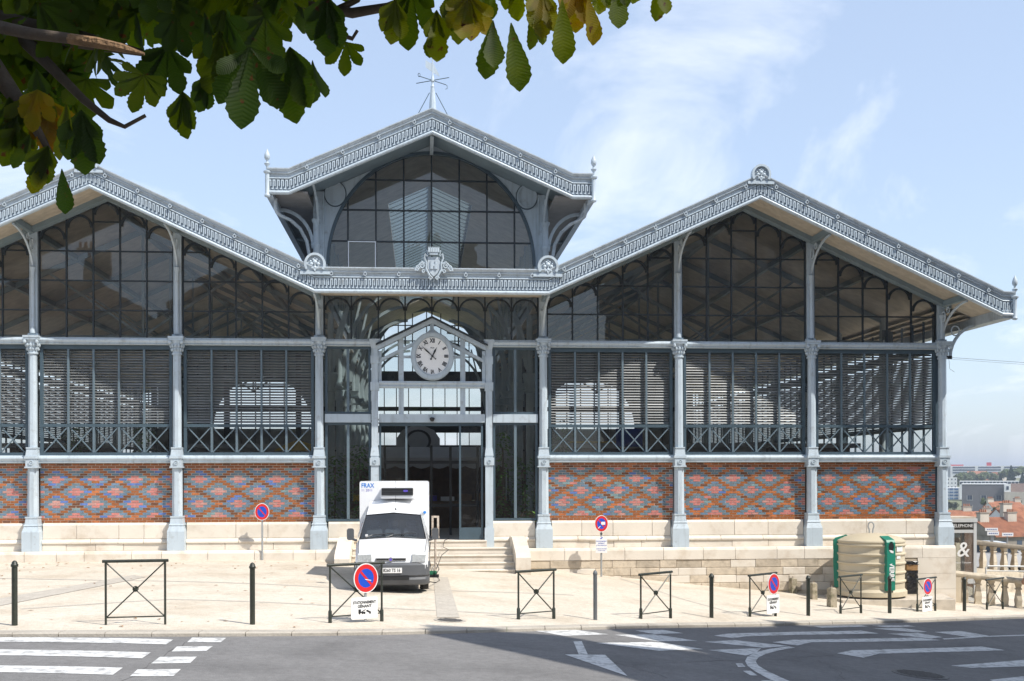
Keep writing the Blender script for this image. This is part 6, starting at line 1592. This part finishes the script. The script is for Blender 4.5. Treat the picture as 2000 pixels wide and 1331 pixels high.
# street name boards and a parked car roof behind the upper balustrade
M['plate_text'] = mat('sign_lettering_blue', (0.05,0.09,0.30), 0.5)
for px0, px1, y0, y1, lab in ((1924,1949,1031.5,1037.5,'upper white direction board on the post behind the balustrade'),(1928,1951,1038.5,1046,'lower white direction board below the other one'),(1957,1979,1041,1048,'separate white direction board near the picture edge')):
    X0, X1, Z0, Z1 = span(px0, px1, y0, y1, 50)
    t = thing('direction_board', lab, 'direction board', ((X0+X1)/2, 50, Z0)); w = X1-X0; h = Z1-Z0
    MB().box(-w/2,w/2,0,0.03,0,h).build('board', M['sign_white'], t); MB().tube([(0,0.06,-4.5),(0,0.06,h)], 0.03, 6).build('post', M['galva'], t)
    for k in range(5): MB().box(-w*0.36+k*w*0.16,-w*0.36+k*w*0.16+w*0.11,-0.006,-0.001,h*0.4,h*0.62).build('illegible_mark', M['plate_text'], t)
cp_ = at(1932, 1052, 52.0); car = thing('parked_car', 'white parked car with only its roof showing above the upper balustrade', 'car', (cp_.x, 52.0, cp_.z-1.55), R(-8))
def car_prof(y0, y1): return [(-2.1,0.35),(2.1,0.35),(2.12,0.62),(1.95,0.86),(1.15,0.95),(0.55,1.40),(-0.9,1.44),(-1.65,1.0),(-2.1,0.92)]
MB().prism(car_prof(0,1), -0.82, 0.82).build('body', M['van_white'], car, 30); MB().prism([(-1.45,1.0),(1.02,0.98),(0.52,1.36),(-0.86,1.39)], -0.835, 0.835).build('side_glass', M['pane_far'], car)
for sx in (-1.3, 1.3):
    for sy in (-0.72, 0.72):
        wm = MB().lathe([(0.2,-0.1),(0.31,-0.09),(0.31,0.09),(0.2,0.1)], 18, (0,0,0)); wm.v = [(q[0]+sx,q[2]+sy,q[1]+0.31) for q in wm.v]; wm.build('wheel', M['tyre'], car)

# ------------------------------------------------------------------ houses across the street, behind the camera: they shade the road and mirror in the glass
def street_house(name, label, foot, e_h, roof_h, wall, tile, wins):
    """foot: footprint corners in order, first edge faces the market hall"""
    cx = sum(p[0] for p in foot)/len(foot); cy = sum(p[1] for p in foot)/len(foot); zb = gz(cx)-0.3
    t = thing(name, label, 'house', (cx, cy, zb), 0, 'town houses across the street')
    loc = [(p[0]-cx, p[1]-cy) for p in foot]
    ar_ = sum(loc[i][0]*loc[(i+1)%len(loc)][1]-loc[(i+1)%len(loc)][0]*loc[i][1] for i in range(len(loc)))
    ccw = loc if ar_ > 0 else loc[::-1]
    H = e_h-zb
    MB().prismz(ccw, 0, H).build('wall', wall, t)
    n = len(ccw); k = 1.035; base = [(p[0]*k,p[1]*k,H) for p in ccw]; mid = [(p[0]*0.28,p[1]*0.28,H+roof_h) for p in ccw]
    MB().add(base+mid, [(i,(i+1)%n,n+(i+1)%n,n+i) for i in range(n)]+[tuple(n+i for i in range(n)), tuple(range(n-1,-1,-1))]).build('roof', tile, t)
    cn = MB()
    MB().prismz([(p[0]*1.02,p[1]*1.02) for p in ccw], H-0.35, H-0.02).build('eaves_cornice', M['render_c'], t)
    a, b = Vector((*loc[0],0)), Vector((*loc[1],0)); d = (b-a); L = d.length; d.normalize(); nrm = Vector((d.y,-d.x,0))
    if nrm.dot(a) < 0: nrm = -nrm
    fl = max(3, int(H/3.4)); nc = max(2, int(L/2.6)) if wins else 0
    for i in range(fl):
        for j in range(nc):
            p = a+d*(L*(j+0.5)/nc)+nrm*0.03; z = H*(i+0.28)/fl; hh = H/fl*0.52
            m = Matrix.Translation((p.x,p.y,z)) @ Matrix.Rotation(math.atan2(d.y,d.x),4,'Z')
            o = link('window', MB().box(-0.5,0.5,-0.04,0.04,0,hh).mesh('window', M['pane_far']), t); o.matrix_local = m
            for s in (-1, 1): q = link('shutter', MB().box(s*0.52-0.0 if s > 0 else -1.0,1.0 if s > 0 else -0.52,-0.08,0.08,0,hh).mesh('shutter', M['shutter']), o)
            link('sill', MB().box(-0.62,0.62,-0.14,0.14,-0.14,-0.002).mesh('sill', M['render_c']), o)
    for fx in (0.25, 0.8):
        p = a.lerp(b, fx)*0.45; zc = H+roof_h*0.75
        ch = MB().box(p.x-0.6,p.x+0.6,p.y-0.35,p.y+0.35,zc-0.6,H+roof_h+1.5).build('chimney', M['render_d'], t)
        for q in range(3): MB().lathe([(0.13,0),(0.10,0.45)], 8, (p.x-0.35+0.35*q,p.y,H+roof_h+1.501)).build('chimney_pot', M['tile'], ch)
SV = Vector((0.65,-0.45,1.0)); EH = 14.0
def caster(px, py):
    p = G(px, py, RO); return p+SV*(EH-p.z)
c1, c2, c3, c4, c5 = caster(830,1237), caster(1152,1254), caster(1262,1333), caster(1216,1231), caster(2050,1209)
street_house('street_house', 'tall rendered corner house mirrored in the glass, its shadow crossing the road', [(c1.x,c1.y),(c2.x+2.0,c2.y-0.15),(c2.x+6,c2.y-6),(c3.x,c3.y)], EH, 2.2, M['render_d'], M['tile_dark'], True)
street_house('street_house', 'long tiled house shading the road along the kerb, mirrored in the right-hand bays', [(c4.x,c4.y),(c5.x,c5.y),(c5.x+7,c5.y-9),(c4.x+7,c4.y-9)], EH, 3.0, M['render_d'], M['tile_dark'], True)
street_house('street_house', 'house mirrored in the windows left of the entrance', [(-16,-9),(-3,-9),(-3,-19),(-16,-19)], 14.0, 3.4, M['render_d'], M['tile_dark'], True)
street_house('street_house', 'house mirrored in the leftmost windows', [(-30,-8),(-16.2,-8.6),(-16.2,-19),(-30,-19)], 12.6, 3.4, M['render_c'], M['tile_dark'], True)
street_house('street_house', 'house mirrored in the glass above the doors', [(-2.8,-12),(9,-11),(9,-22),(-2.8,-22)], 15.0, 3.0, M['render_d'], M['tile_dark'], True)
# ------------------------------------------------------------------ things inside the hall, seen through the glass
M['awning'] = mat('stall_awning', (0.42,0.42,0.42), 0.8, var=0.1, scale=2); M['plant'] = mat('indoor_leaf', (0.12,0.25,0.05), 0.6, var=0.5, scale=5); M['yellow'] = mat('yellow_cloth', (0.70,0.45,0.03), 0.7); M['oak'] = mat('oak', (0.28,0.16,0.07), 0.6, var=0.25, scale=10); M['shelf'] = mat('stall_timber', (0.16,0.10,0.06), 0.7, var=0.25, scale=6)
ri = random.Random(8)
def inside(name, label, cat, a, d, rz=0.0):
    p = hw(a, d, 0.47); return thing(name, label, cat, p, PSI+rz)
st = inside('market_stall', 'grey-awninged market stall in the middle of the hall behind the doors', 'stall', 0.0, 9.0)
MB().box(-3.0,3.0,-0.5,0.5,0,1.0).build('counter', M['shelf'], st)
aw = MB(); n = 40
v = []; f = []
for i in range(n+1):
    x = -3.2+6.4*i/n; sc_ = 0.10*abs(math.sin(math.pi*i/4)); v += [(x,1.0,3.05),(x,-1.1,2.6),(x,-1.12,2.3-sc_)]
for i in range(n): f += [(3*i,3*i+3,3*i+4,3*i+1),(3*i+1,3*i+4,3*i+5,3*i+2)]
aw.add(v, f); aw.build('awning', M['awning'], st)
for x in (-3.0,0,3.0): MB().box(x-0.04,x+0.04,0.9,0.98,0,3.05).build('post', M['black'], st)
for k in range(9):
    c = ri.choice(['sign_red','yellow','plant','oak','print_purple','white']); x = -2.6+k*0.65
    MB().box(x-0.25,x+0.25,-0.4,0.2,1.001,1.15+ri.random()*0.25).build('crate_of_produce', M[c], st)
MB().box(-2.9,2.9,0.7,0.95,1.0,2.5).build('back_shelf', M['shelf'], st)
kk = inside('kiosk', 'kiosk with round-topped clock pediment standing beyond the stall', 'kiosk', -0.45, 11.5)
kk.scale = (1.15,1,0.95)
MB().box(-1.3,1.3,0,1.5,0,3.0).build('cabin', M['shelf'], kk); MB().prism([(-0.75,3.0),(0.75,3.0),(0.75,3.6),(0.55,3.95),(0.18,4.15),(0,4.35),(-0.18,4.15),(-0.55,3.95),(-0.75,3.6)], 0.0, 0.4).build('pediment', M['awning'], kk); MB().ring((0,3.5), 0.45, 0.48, 0.36, 0.39, -0.05, -0.001, 24).build('clock_ring', M['black'], kk); MB().disc((0,3.5), 0.36, 0.39, -0.03, -0.001, 24).build('clock_face', M['sign_grey'], kk)
for k, (a, h, lab) in enumerate(((-2.95,2.6,'broad-leaved pot plant behind the side window left of the doors, outer one'),(-2.2,2.9,'tall pot plant behind the side window left of the doors, nearest the door'),(2.15,3.3,'tall pot plant behind the side window right of the doors, nearest the door'),(2.75,2.5,'bushy pot plant behind the side window right of the doors, outer one'),(-10.6,3.6,'large plant behind the lattice of the bay farthest from the doors on that side'),(-8.6,3.7,'leafy plant behind the cross braces left of the second column'),(4.0,3.7,'plant behind the cross braces just right of the entrance'))):
    t = inside('pot_plant', lab, 'plant', a, 0.52 if abs(a) < 3.3 else 0.62); MB().lathe([(0.20,0),(0.26,0.35),(0.28,0.38)], 12).build('pot', M['tile'], t); MB().tube([(0,0,0.3),(0.03,0,h*0.5),(0,0.02,h*0.85)], 0.03, 6).build('stem', M['bark'], t)
    lf = MB()
    for i in range(520):
        z = ri.uniform(0.5,h); r = 0.46*(1-abs(z/h-0.6)*0.8)*math.sqrt(ri.random()); an = ri.uniform(0,6.28); p = Vector((r*math.cos(an),r*math.sin(an),z)); u = Vector((math.cos(an),math.sin(an),ri.uniform(-0.9,0.3))).normalized()*ri.uniform(0.09,0.17); w_ = u.cross(Vector((0,0,1))).normalized()*0.05
        lf.add([p,p+u*0.5+w_,p+u,p+u*0.5-w_], [(0,1,2,3)])
    lf.build('foliage', M['plant'], t)
bl = inside('wine_barrel', 'wooden barrel standing behind the right-hand side window', 'barrel', 3.0, 0.9)
MB().lathe([(0.24,0),(0.27,0.12),(0.31,0.35),(0.31,0.50),(0.27,0.72),(0.24,0.84)], 18).build('staves', M['oak'], bl, 40)
for z in (0.10,0.26,0.60,0.76): MB().lathe([(0.285 if 0.2 < z < 0.7 else 0.265,z-0.02),(0.295 if 0.2 < z < 0.7 else 0.275,z),(0.285 if 0.2 < z < 0.7 else 0.265,z+0.02)], 18).build('hoop', M['galva'], bl)
pa = inside('parasol', 'yellow parasol open behind the lattice next to the entrance column', 'parasol', -4.2, 2.2)
MB().tube([(0,0,0),(0,0,3.05)], 0.025, 6).build('pole', M['galva'], pa); MB().lathe([(0.75,2.74),(0.74,2.76),(0.4,2.95),(0.02,3.08)], 8).build('canopy', M['yellow'], pa)
bs = inside('blue_board', 'blue sign board hanging behind the lattice right of the entrance', 'sign board', 6.6, 3.5); MB().box(-0.45,0.45,0,0.04,2.9,3.5).build('board', M['sign_blue'], bs)
for x in (-0.4,0.4): MB().tube([(x,0.02,3.5),(x,0.02,6.5)], 0.008, 4).build('hanger', M['black'], bs)
yb_ = inside('light_bar', 'long yellow strip hanging behind the lattice right of the entrance', 'strip', 5.3, 3.0); MB().box(-0.75,0.75,0,0.06,3.0,3.07).build('strip', M['yellow'], yb_)
for x in (-0.6,0.6): MB().tube([(x,0.03,3.07),(x,0.03,6.5)], 0.008, 4).build('hanger', M['black'], yb_)
for k, (a, d, lab) in enumerate(((-12.5,5,'stall hut inside the bay at the picture edge'),(-6.6,6,'stall hut inside, left of the entrance'),(6.0,6,'stall hut inside, right of the entrance'),(10.2,5,'stall hut inside the middle right-hand bay'),(13.4,5.5,'stall hut inside the last right-hand bay'))):
    t = inside('stall_hut', lab, 'stall', a, d); MB().box(-1.5,1.5,0,2.0,0,2.9).build('cabin', M['awning'] if k % 2 else M['shelf'], t); MB().box(-1.7,1.7,-0.5,2.2,2.9,3.05).build('canopy', M['awning'], t); MB().box(-1.4,1.4,-0.45,0,0,0.95).build('counter', M['shelf'], t)

# ------------------------------------------------------------------ horse chestnut hanging into the top of the picture
def leaf_mat():
    m, nt, N, L, P = nodes('chestnut_leaf'); out = N['Material Output']
    oi = N.new('ShaderNodeObjectInfo'); geo = N.new('ShaderNodeNewGeometry'); tc = N.new('ShaderNodeTexCoord')
    no = N.new('ShaderNodeTexNoise'); no.inputs['Scale'].default_value = 16; no.inputs['Detail'].default_value = 5; L.new(geo.outputs['Position'], no.inputs['Vector'])
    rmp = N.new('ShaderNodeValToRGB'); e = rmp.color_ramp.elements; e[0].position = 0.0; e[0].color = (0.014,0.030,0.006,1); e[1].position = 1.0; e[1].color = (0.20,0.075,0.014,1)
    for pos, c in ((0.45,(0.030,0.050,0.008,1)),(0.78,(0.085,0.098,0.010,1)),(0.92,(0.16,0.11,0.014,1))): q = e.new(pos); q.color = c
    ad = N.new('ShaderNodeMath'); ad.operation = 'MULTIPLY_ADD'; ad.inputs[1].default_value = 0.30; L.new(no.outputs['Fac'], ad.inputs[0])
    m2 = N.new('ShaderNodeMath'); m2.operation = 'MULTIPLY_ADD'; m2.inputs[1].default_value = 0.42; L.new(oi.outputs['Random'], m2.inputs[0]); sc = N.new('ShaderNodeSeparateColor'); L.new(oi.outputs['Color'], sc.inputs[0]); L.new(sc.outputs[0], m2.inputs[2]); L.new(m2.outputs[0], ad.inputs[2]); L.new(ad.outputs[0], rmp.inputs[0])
    sp_ = N.new('ShaderNodeTexNoise'); sp_.inputs['Scale'].default_value = 34; sp_.inputs['Detail'].default_value = 3; L.new(geo.outputs['Position'], sp_.inputs['Vector'])
    r2 = N.new('ShaderNodeMapRange'); r2.inputs['From Min'].default_value = 0.66; r2.inputs['From Max'].default_value = 0.72; L.new(sp_.outputs['Fac'], r2.inputs['Value'])
    mx = N.new('ShaderNodeMix'); mx.data_type = 'RGBA'; mx.inputs['B'].default_value = (0.055,0.024,0.010,1); L.new(r2.outputs[0], mx.inputs['Factor']); L.new(rmp.outputs[0], mx.inputs['A'])
    # side veins from the leaf's own coordinates
    uv = N.new('ShaderNodeUVMap'); uv.uv_map = 'leaf'; sep = N.new('ShaderNodeSeparateXYZ'); L.new(uv.outputs[0], sep.inputs[0])
    ab = N.new('ShaderNodeMath'); ab.operation = 'ABSOLUTE'; L.new(sep.outputs['X'], ab.inputs[0])
    mm = N.new('ShaderNodeMath'); mm.operation = 'MULTIPLY_ADD'; mm.inputs[1].default_value = -0.55; L.new(ab.outputs[0], mm.inputs[0]); L.new(sep.outputs['Y'], mm.inputs[2])
    sn = N.new('ShaderNodeMath'); sn.operation = 'MULTIPLY'; sn.inputs[1].default_value = 120.0; L.new(mm.outputs[0], sn.inputs[0]); s2 = N.new('ShaderNodeMath'); s2.operation = 'SINE'; L.new(sn.outputs[0], s2.inputs[0])
    bp = N.new('ShaderNodeBump'); bp.inputs['Strength'].default_value = 0.13; bp.inputs['Distance'].default_value = 0.002; L.new(s2.outputs[0], bp.inputs['Height'])
    vr = N.new('ShaderNodeMapRange'); vr.inputs['From Min'].default_value = 0.55; vr.inputs['From Max'].default_value = 1.0; vr.inputs['To Max'].default_value = 0.035; L.new(s2.outputs[0], vr.inputs['Value'])
    mv = N.new('ShaderNodeMix'); mv.data_type = 'RGBA'; mv.inputs['B'].default_value = (0.20,0.21,0.045,1); L.new(vr.outputs[0], mv.inputs['Factor']); L.new(mx.outputs['Result'], mv.inputs['A'])
    L.new(mv.outputs['Result'], P.inputs['Base Color']); L.new(bp.outputs[0], P.inputs['Normal']); P.inputs['Roughness'].default_value = 0.55; P.inputs['Specular IOR Level'].default_value = 0.2
    tl = N.new('ShaderNodeBsdfTranslucent'); hs = N.new('ShaderNodeHueSaturation'); hs.inputs['Value'].default_value = 3.9; hs.inputs['Saturation'].default_value = 1.15; L.new(mv.outputs['Result'], hs.inputs['Color']); L.new(hs.outputs[0], tl.inputs['Color']); L.new(bp.outputs[0], tl.inputs['Normal'])
    ms = N.new('ShaderNodeMixShader'); ms.inputs[0].default_value = 0.55; L.new(P.outputs[0], ms.inputs[1]); L.new(tl.outputs[0], ms.inputs[2]); L.new(ms.outputs[0], out.inputs['Surface'])
    return m
M['leaf'] = leaf_mat()
rc = random.Random(17)
_WP = [(0.0,0.010),(0.10,0.045),(0.24,0.095),(0.40,0.15),(0.56,0.20),(0.70,0.235),(0.80,0.225),(0.88,0.18),(0.94,0.11),(0.975,0.05),(1.0,0.0)]
W_PROF = []
for k in range(19):
    t = 1-(1-k/18.0)**1.25; W_PROF.append((t, 0.84*interp(t, [q[0] for q in _WP], [q[1] for q in _WP])))
def leaf_verts(mb, uvs, length, ang, droop, fold, curl, rr):
    """one leaflet from the hub: ang from straight down, in the leaf plane x,z; y is the curl"""
    ca, sa = math.cos(ang), math.sin(ang); rows = []
    for i, (t, w) in enumerate(W_PROF):
        jag = 1.0+(0.065 if i % 2 else -0.05)+rr.uniform(-0.05,0.05)
        l = t*length; y = -curl*length*t*t*0.5+0.02*math.sin(t*6)
        row = []
        for sx in (-1, 0, 1):
            wx = sx*w*length*jag; yy = y-fold*abs(sx)*w*length
            lx, lz = wx, -l
            row.append((lx*ca-lz*sa*-1*-1 if False else lx*ca+(-lz)*sa, yy-droop*l*abs(math.sin(ang))*0.3, lx*sa*-1*-1 if False else (lz)*ca+lx*sa))
        rows.append(row)
    o = len(mb.v)
    for i, r_ in enumerate(rows):
        for j, p in enumerate(r_): mb.v.append(p); uvs.append(((j-1)*W_PROF[i][1], W_PROF[i][0]))
    for i in range(len(rows)-1):
        for j in range(2): mb.f.append((o+3*i+j, o+3*i+j+1, o+3*i+3+j+1, o+3*i+3+j)); mb.m.append(0)
def leaf_mesh(seed, n, spread, L0):
    rr = random.Random(seed); mb = MB(); uvs = []
    for k in range(n):
        s = (k-(n-1)/2.0)/max(1,(n-1)/2.0)
        leaf_verts(mb, uvs, L0*(1-0.42*abs(s)**1.5)*rr.uniform(0.92,1.05), s*spread+rr.gauss(0,0.06), 0.3, rr.uniform(0.15,0.55), rr.uniform(-0.25,0.7), rr)
    me = bpy.data.meshes.new('leaf'); me.from_pydata(mb.v, [], mb.f); me.materials.append(M['leaf'])
    ul = me.uv_layers.new(name='leaf')
    for lp in me.loops: ul.data[lp.index].uv = uvs[lp.vertex_index]
    me.polygons.foreach_set('use_smooth', [True]*len(me.polygons)); me.update(); return me
WF = W_PROF; W_PROF = _WP[::2]
LL = [leaf_mesh(11,5,1.15,1.0), leaf_mesh(12,5,0.8,1.0), leaf_mesh(13,7,1.9,1.0), leaf_mesh(14,5,1.4,1.0)]
W_PROF = WF
LM = [leaf_mesh(1,5,0.85,1.0), leaf_mesh(2,5,0.62,1.0), leaf_mesh(3,7,1.6,1.0), leaf_mesh(4,3,0.36,1.0), leaf_mesh(5,5,1.15,1.0), leaf_mesh(6,2,0.22,1.0), leaf_mesh(7,6,0.85,1.0), leaf_mesh(8,1,0.0,1.0)]
tree = thing('chestnut_tree', 'horse chestnut whose drooping yellow-green leaves hang across the top of the picture', 'tree', (-4.3, 2.4, gz(-4.3)))
TL = tree.location.copy()
def tl_(p): return Vector(p)-TL
def leaf_at(px, py, D, size_px, mi, roll=0.0, pitch=0.0, yaw=0.0, nm='leaf'):
    """hub of the leaf in the picture, length of its longest leaflet in picture pixels"""
    p = at(px, py, D); s = size_px*D/F_PX
    o = link(nm, LM[mi], tree, tl_(p), (pitch, roll, yaw)); o.scale = (s,s,s)
    k_ = interp(px, [0,350,600,760,1300], [-0.16,-0.10,0.04,0.30,0.40])+(0.45 if rc.random() < 0.06 and px < 600 and nm != 'hand' else 0.0)  # shade left and sun glow right put into leaf colour; few browned leaves
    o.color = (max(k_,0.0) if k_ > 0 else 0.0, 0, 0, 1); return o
bark_t = M['bark']
MB().tube([(0,0,-0.2),(0.02,0,0.6),(-0.03,0.05,1.6),(0.05,0.0,2.6),(0.2,0.1,3.6),(0.3,0.15,4.8),(0.35,0.2,6.5)], [0.36,0.28,0.25,0.24,0.21,0.16,0.05], 12).build('trunk', bark_t, tree, 60)
def limb(pts, r, nm='limb'): MB().tube([tl_(p) for p in pts], r, 8).build(nm, bark_t, tree, 60)
limb([TL+Vector((0.15,0.1,3.3)), at(-900,-160,3.1), at(-300,-20,3.25), at(60,60,3.3), at(160,78,3.3), at(282,104,3.3)], [0.13,0.10,0.06,0.036,0.026,0.010])
limb([at(-600,-120,3.2), at(-100,-260,3.4), at(350,-160,3.6), at(720,-60,3.7), at(1000,-70,3.8), at(1320,-90,3.9)], [0.09,0.07,0.05,0.035,0.022,0.01])
limb([at(40,70,3.3), at(120,150,3.2), at(165,195,3.15), at(215,235,3.1), at(245,248,3.1), at(286,226,3.1)], [0.02,0.014,0.011,0.008,0.006,0.005])
limb([at(520,-90,3.65), at(600,10,3.6), at(690,26,3.6), at(760,14,3.6), at(840,-20,3.65)], [0.02,0.014,0.016,0.013,0.01]); limb([at(655,22,3.6), at(700,0,3.6), at(720,-40,3.6)], [0.012,0.01,0.01])
limb([at(640,50,3.5), at(660,66,3.5), at(690,76,3.5), at(700,60,3.5)], [0.008,0.008,0.007,0.005]); limb([at(-200,-40,3.3), at(-20,120,3.1), at(60,230,3.0), at(110,320,3.0)], [0.05,0.03,0.016,0.007]); limb([at(300,-100,3.5), at(262,20,3.3), at(240,60,3.3)], [0.022,0.014,0.01])
M['torn_wood'] = mat('torn_wood', (0.20,0.12,0.06), 0.85, var=0.35, scale=30, bump=0.8, bscale=60)
limb([at(-150,20,2.95), at(60,66,2.75), at(140,76,2.72)], [0.018,0.014,0.0125])
MB().tube([tl_(at(138,76,2.72)), tl_(at(190,84,2.70)), tl_(at(240,94,2.69)), tl_(at(284,106,2.69))], [0.0125,0.013,0.010,0.003], 7).build('broken_stub', M['torn_wood'], tree)
n_leaf = 0
HAND = [(283,147,3.0,80,2,0.25,0.1,0.3),(357,178,3.0,92,1,-0.1,0.2,-0.4),(407,150,3.1,70,1,0.2,0.3,0.5),(490,92,2.9,158,0,0.0,0.0,0.1),(568,92,2.95,150,1,-0.12,0.1,-0.3),(612,118,2.95,95,5,-0.15,0.0,0.9),(678,82,3.4,70,4,0.05,0.1,0.2),
        (330,90,3.2,110,0,0.2,0.2,0.4),(430,60,3.1,130,6,0.0,0.2,-0.2),(520,30,3.1,120,0,0.2,0.0,0.4),(640,-10,3.2,120,1,0.0,0.1,0.2),(775,0,3.3,88,1,0.1,0.1,0.3),(805,-20,3.4,110,0,0.0,0.2,-0.2),(855,20,3.3,105,3,0.06,0.0,0.2),(842,58,3.3,62,5,0.0,0.0,-0.5),(880,-10,3.4,95,1,-0.2,0.1,0.5),
        (918,-10,3.3,110,6,0.1,0.0,0.2),(965,40,3.1,130,5,0.05,0.0,0.1),(1000,45,3.1,138,7,-0.12,0.05,0.15),(1040,15,3.3,90,5,-0.3,0.2,0.7),(1062,-20,3.3,95,1,0.0,0.1,0.1),(1100,0,3.1,128,7,0.0,0.05,0.1),(1150,-10,3.2,100,7,-0.18,0.1,0.4),(1128,-40,3.3,100,1,0.0,0.2,0.0),(1210,-40,3.2,95,3,0.05,0.1,0.1),(1288,-42,3.2,92,5,-0.1,0.1,0.3),
        (1175,-60,3.3,85,1,0,0.2,0.3),(1250,-85,3.3,90,1,0.1,0.2,0.2),(945,-40,3.4,90,0,0.1,0.2,0.4),(1010,-50,3.4,85,0,-0.1,0.2,-0.3),
        (122,330,2.9,92,7,-0.05,0.0,0.5),(95,285,2.95,85,1,0.25,0.1,0.2),(60,262,2.95,72,3,0.5,0.1,-0.2),(160,215,2.9,125,1,-0.08,0.1,0.2),(130,200,2.9,110,3,0.1,0.1,-0.6),(90,300,2.95,95,5,0.25,0.1,0.3),(175,235,2.95,90,7,-0.2,0.2,0.9),(40,250,3.0,80,0,0.3,0.2,0.4),(60,185,3.0,120,0,0.0,0.2,0.1),(20,190,3.0,110,1,0.1,0.2,-0.3),(95,195,3.0,110,6,-0.1,0.3,0.3)]
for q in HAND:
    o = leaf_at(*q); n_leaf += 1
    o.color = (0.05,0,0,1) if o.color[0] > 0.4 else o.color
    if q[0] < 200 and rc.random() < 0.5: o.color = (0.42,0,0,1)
def dens(px, py):
    lim = interp(px, [-200,0,60,120,190,215,300,420,470,520,620,650,700,760,900,1060,1180,1330], [320,285,300,300,190,108,98,105,125,105,60,15,-25,0,-8,-8,-18,-45])
    return py < lim
def rand_leaf(D0, D1):
    while True:
        px = rc.uniform(-180, 1330); py = rc.uniform(-140, 320)
        if px > 640 and rc.random() < 0.35: continue
        s = rc.uniform(52,98)
        if dens(px, py+s*0.80): return (px, py, rc.uniform(D0,D1), s, rc.choice([0,1,2,4,6,0,1,3]), rc.gauss(0,0.45), rc.gauss(0.15,0.45), rc.gauss(0,0.9))
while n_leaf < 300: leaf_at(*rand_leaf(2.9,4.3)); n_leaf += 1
fol = MB(); fuv = []
for k in range(3300):                 # the rest of the crown, with unseen leaves added sunward to shade the left
    if k < 360: q = rand_leaf(3.2,5.0); p = at(q[0],q[1],q[2]); s = q[3]*q[2]/F_PX
    elif k < 3000:
        q = rand_leaf(2.9,4.6); p = at(min(q[0],720), q[1], q[2])+SV*rc.uniform(0.45,2.6)+Vector((rc.gauss(0,0.12),rc.gauss(0,0.12),0.0)); s = rc.uniform(0.14,0.21)
        while p.z < CAM_Z+0.43*p.y+0.1: p = p+SV*0.3
    else: p = Vector((rc.uniform(-8,-0.5), rc.uniform(0.2,5.5), rc.uniform(4.9,8.5))); s = rc.uniform(0.12,0.20)
    me = LL[rc.randrange(4)]; mx_ = Matrix.Translation(tl_(p)) @ Matrix.Rotation(rc.gauss(0,1.0),4,'Z') @ Matrix.Rotation(rc.gauss(0,0.5),4,'X') @ Matrix.Rotation(rc.gauss(0,0.5),4,'Y') @ Matrix.Scale(s,4)
    o_ = len(fol.v); fol.v += [tuple(mx_ @ v_.co) for v_ in me.vertices]
    for pg_ in me.polygons: fol.f.append(tuple(o_+i for i in pg_.vertices)); fol.m.append(0)
    base_uv = [None]*len(me.vertices)
    for lp in me.loops: base_uv[lp.vertex_index] = tuple(me.uv_layers[0].data[lp.index].uv)
    fuv += base_uv
fm = fol.mesh('foliage', M['leaf']); ul = fm.uv_layers.new(name='leaf')
for lp in fm.loops: ul.data[lp.index].uv = fuv[lp.vertex_index]
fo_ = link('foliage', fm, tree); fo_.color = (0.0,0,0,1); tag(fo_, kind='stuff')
# ------------------------------------------------------------------ summer haze over the valley
hz = MB().box(-7200, 7200, -120, 4300, -24, 34)
hm = bpy.data.materials.new('thin_haze'); hm.use_nodes = True
hn = hm.node_tree.nodes; hn.clear(); ho = hn.new('ShaderNodeOutputMaterial'); pv = hn.new('ShaderNodeVolumePrincipled')
pv.inputs['Color'].default_value = (0.80, 0.87, 1.0, 1); pv.inputs['Density'].default_value = 0.00035; pv.inputs['Anisotropy'].default_value = 0.3
hm.node_tree.links.new(pv.outputs[0], ho.inputs['Volume'])
tag(hz.build('haze', hm), 'thin pale haze lying over the valley and town', 'haze', kind='stuff')
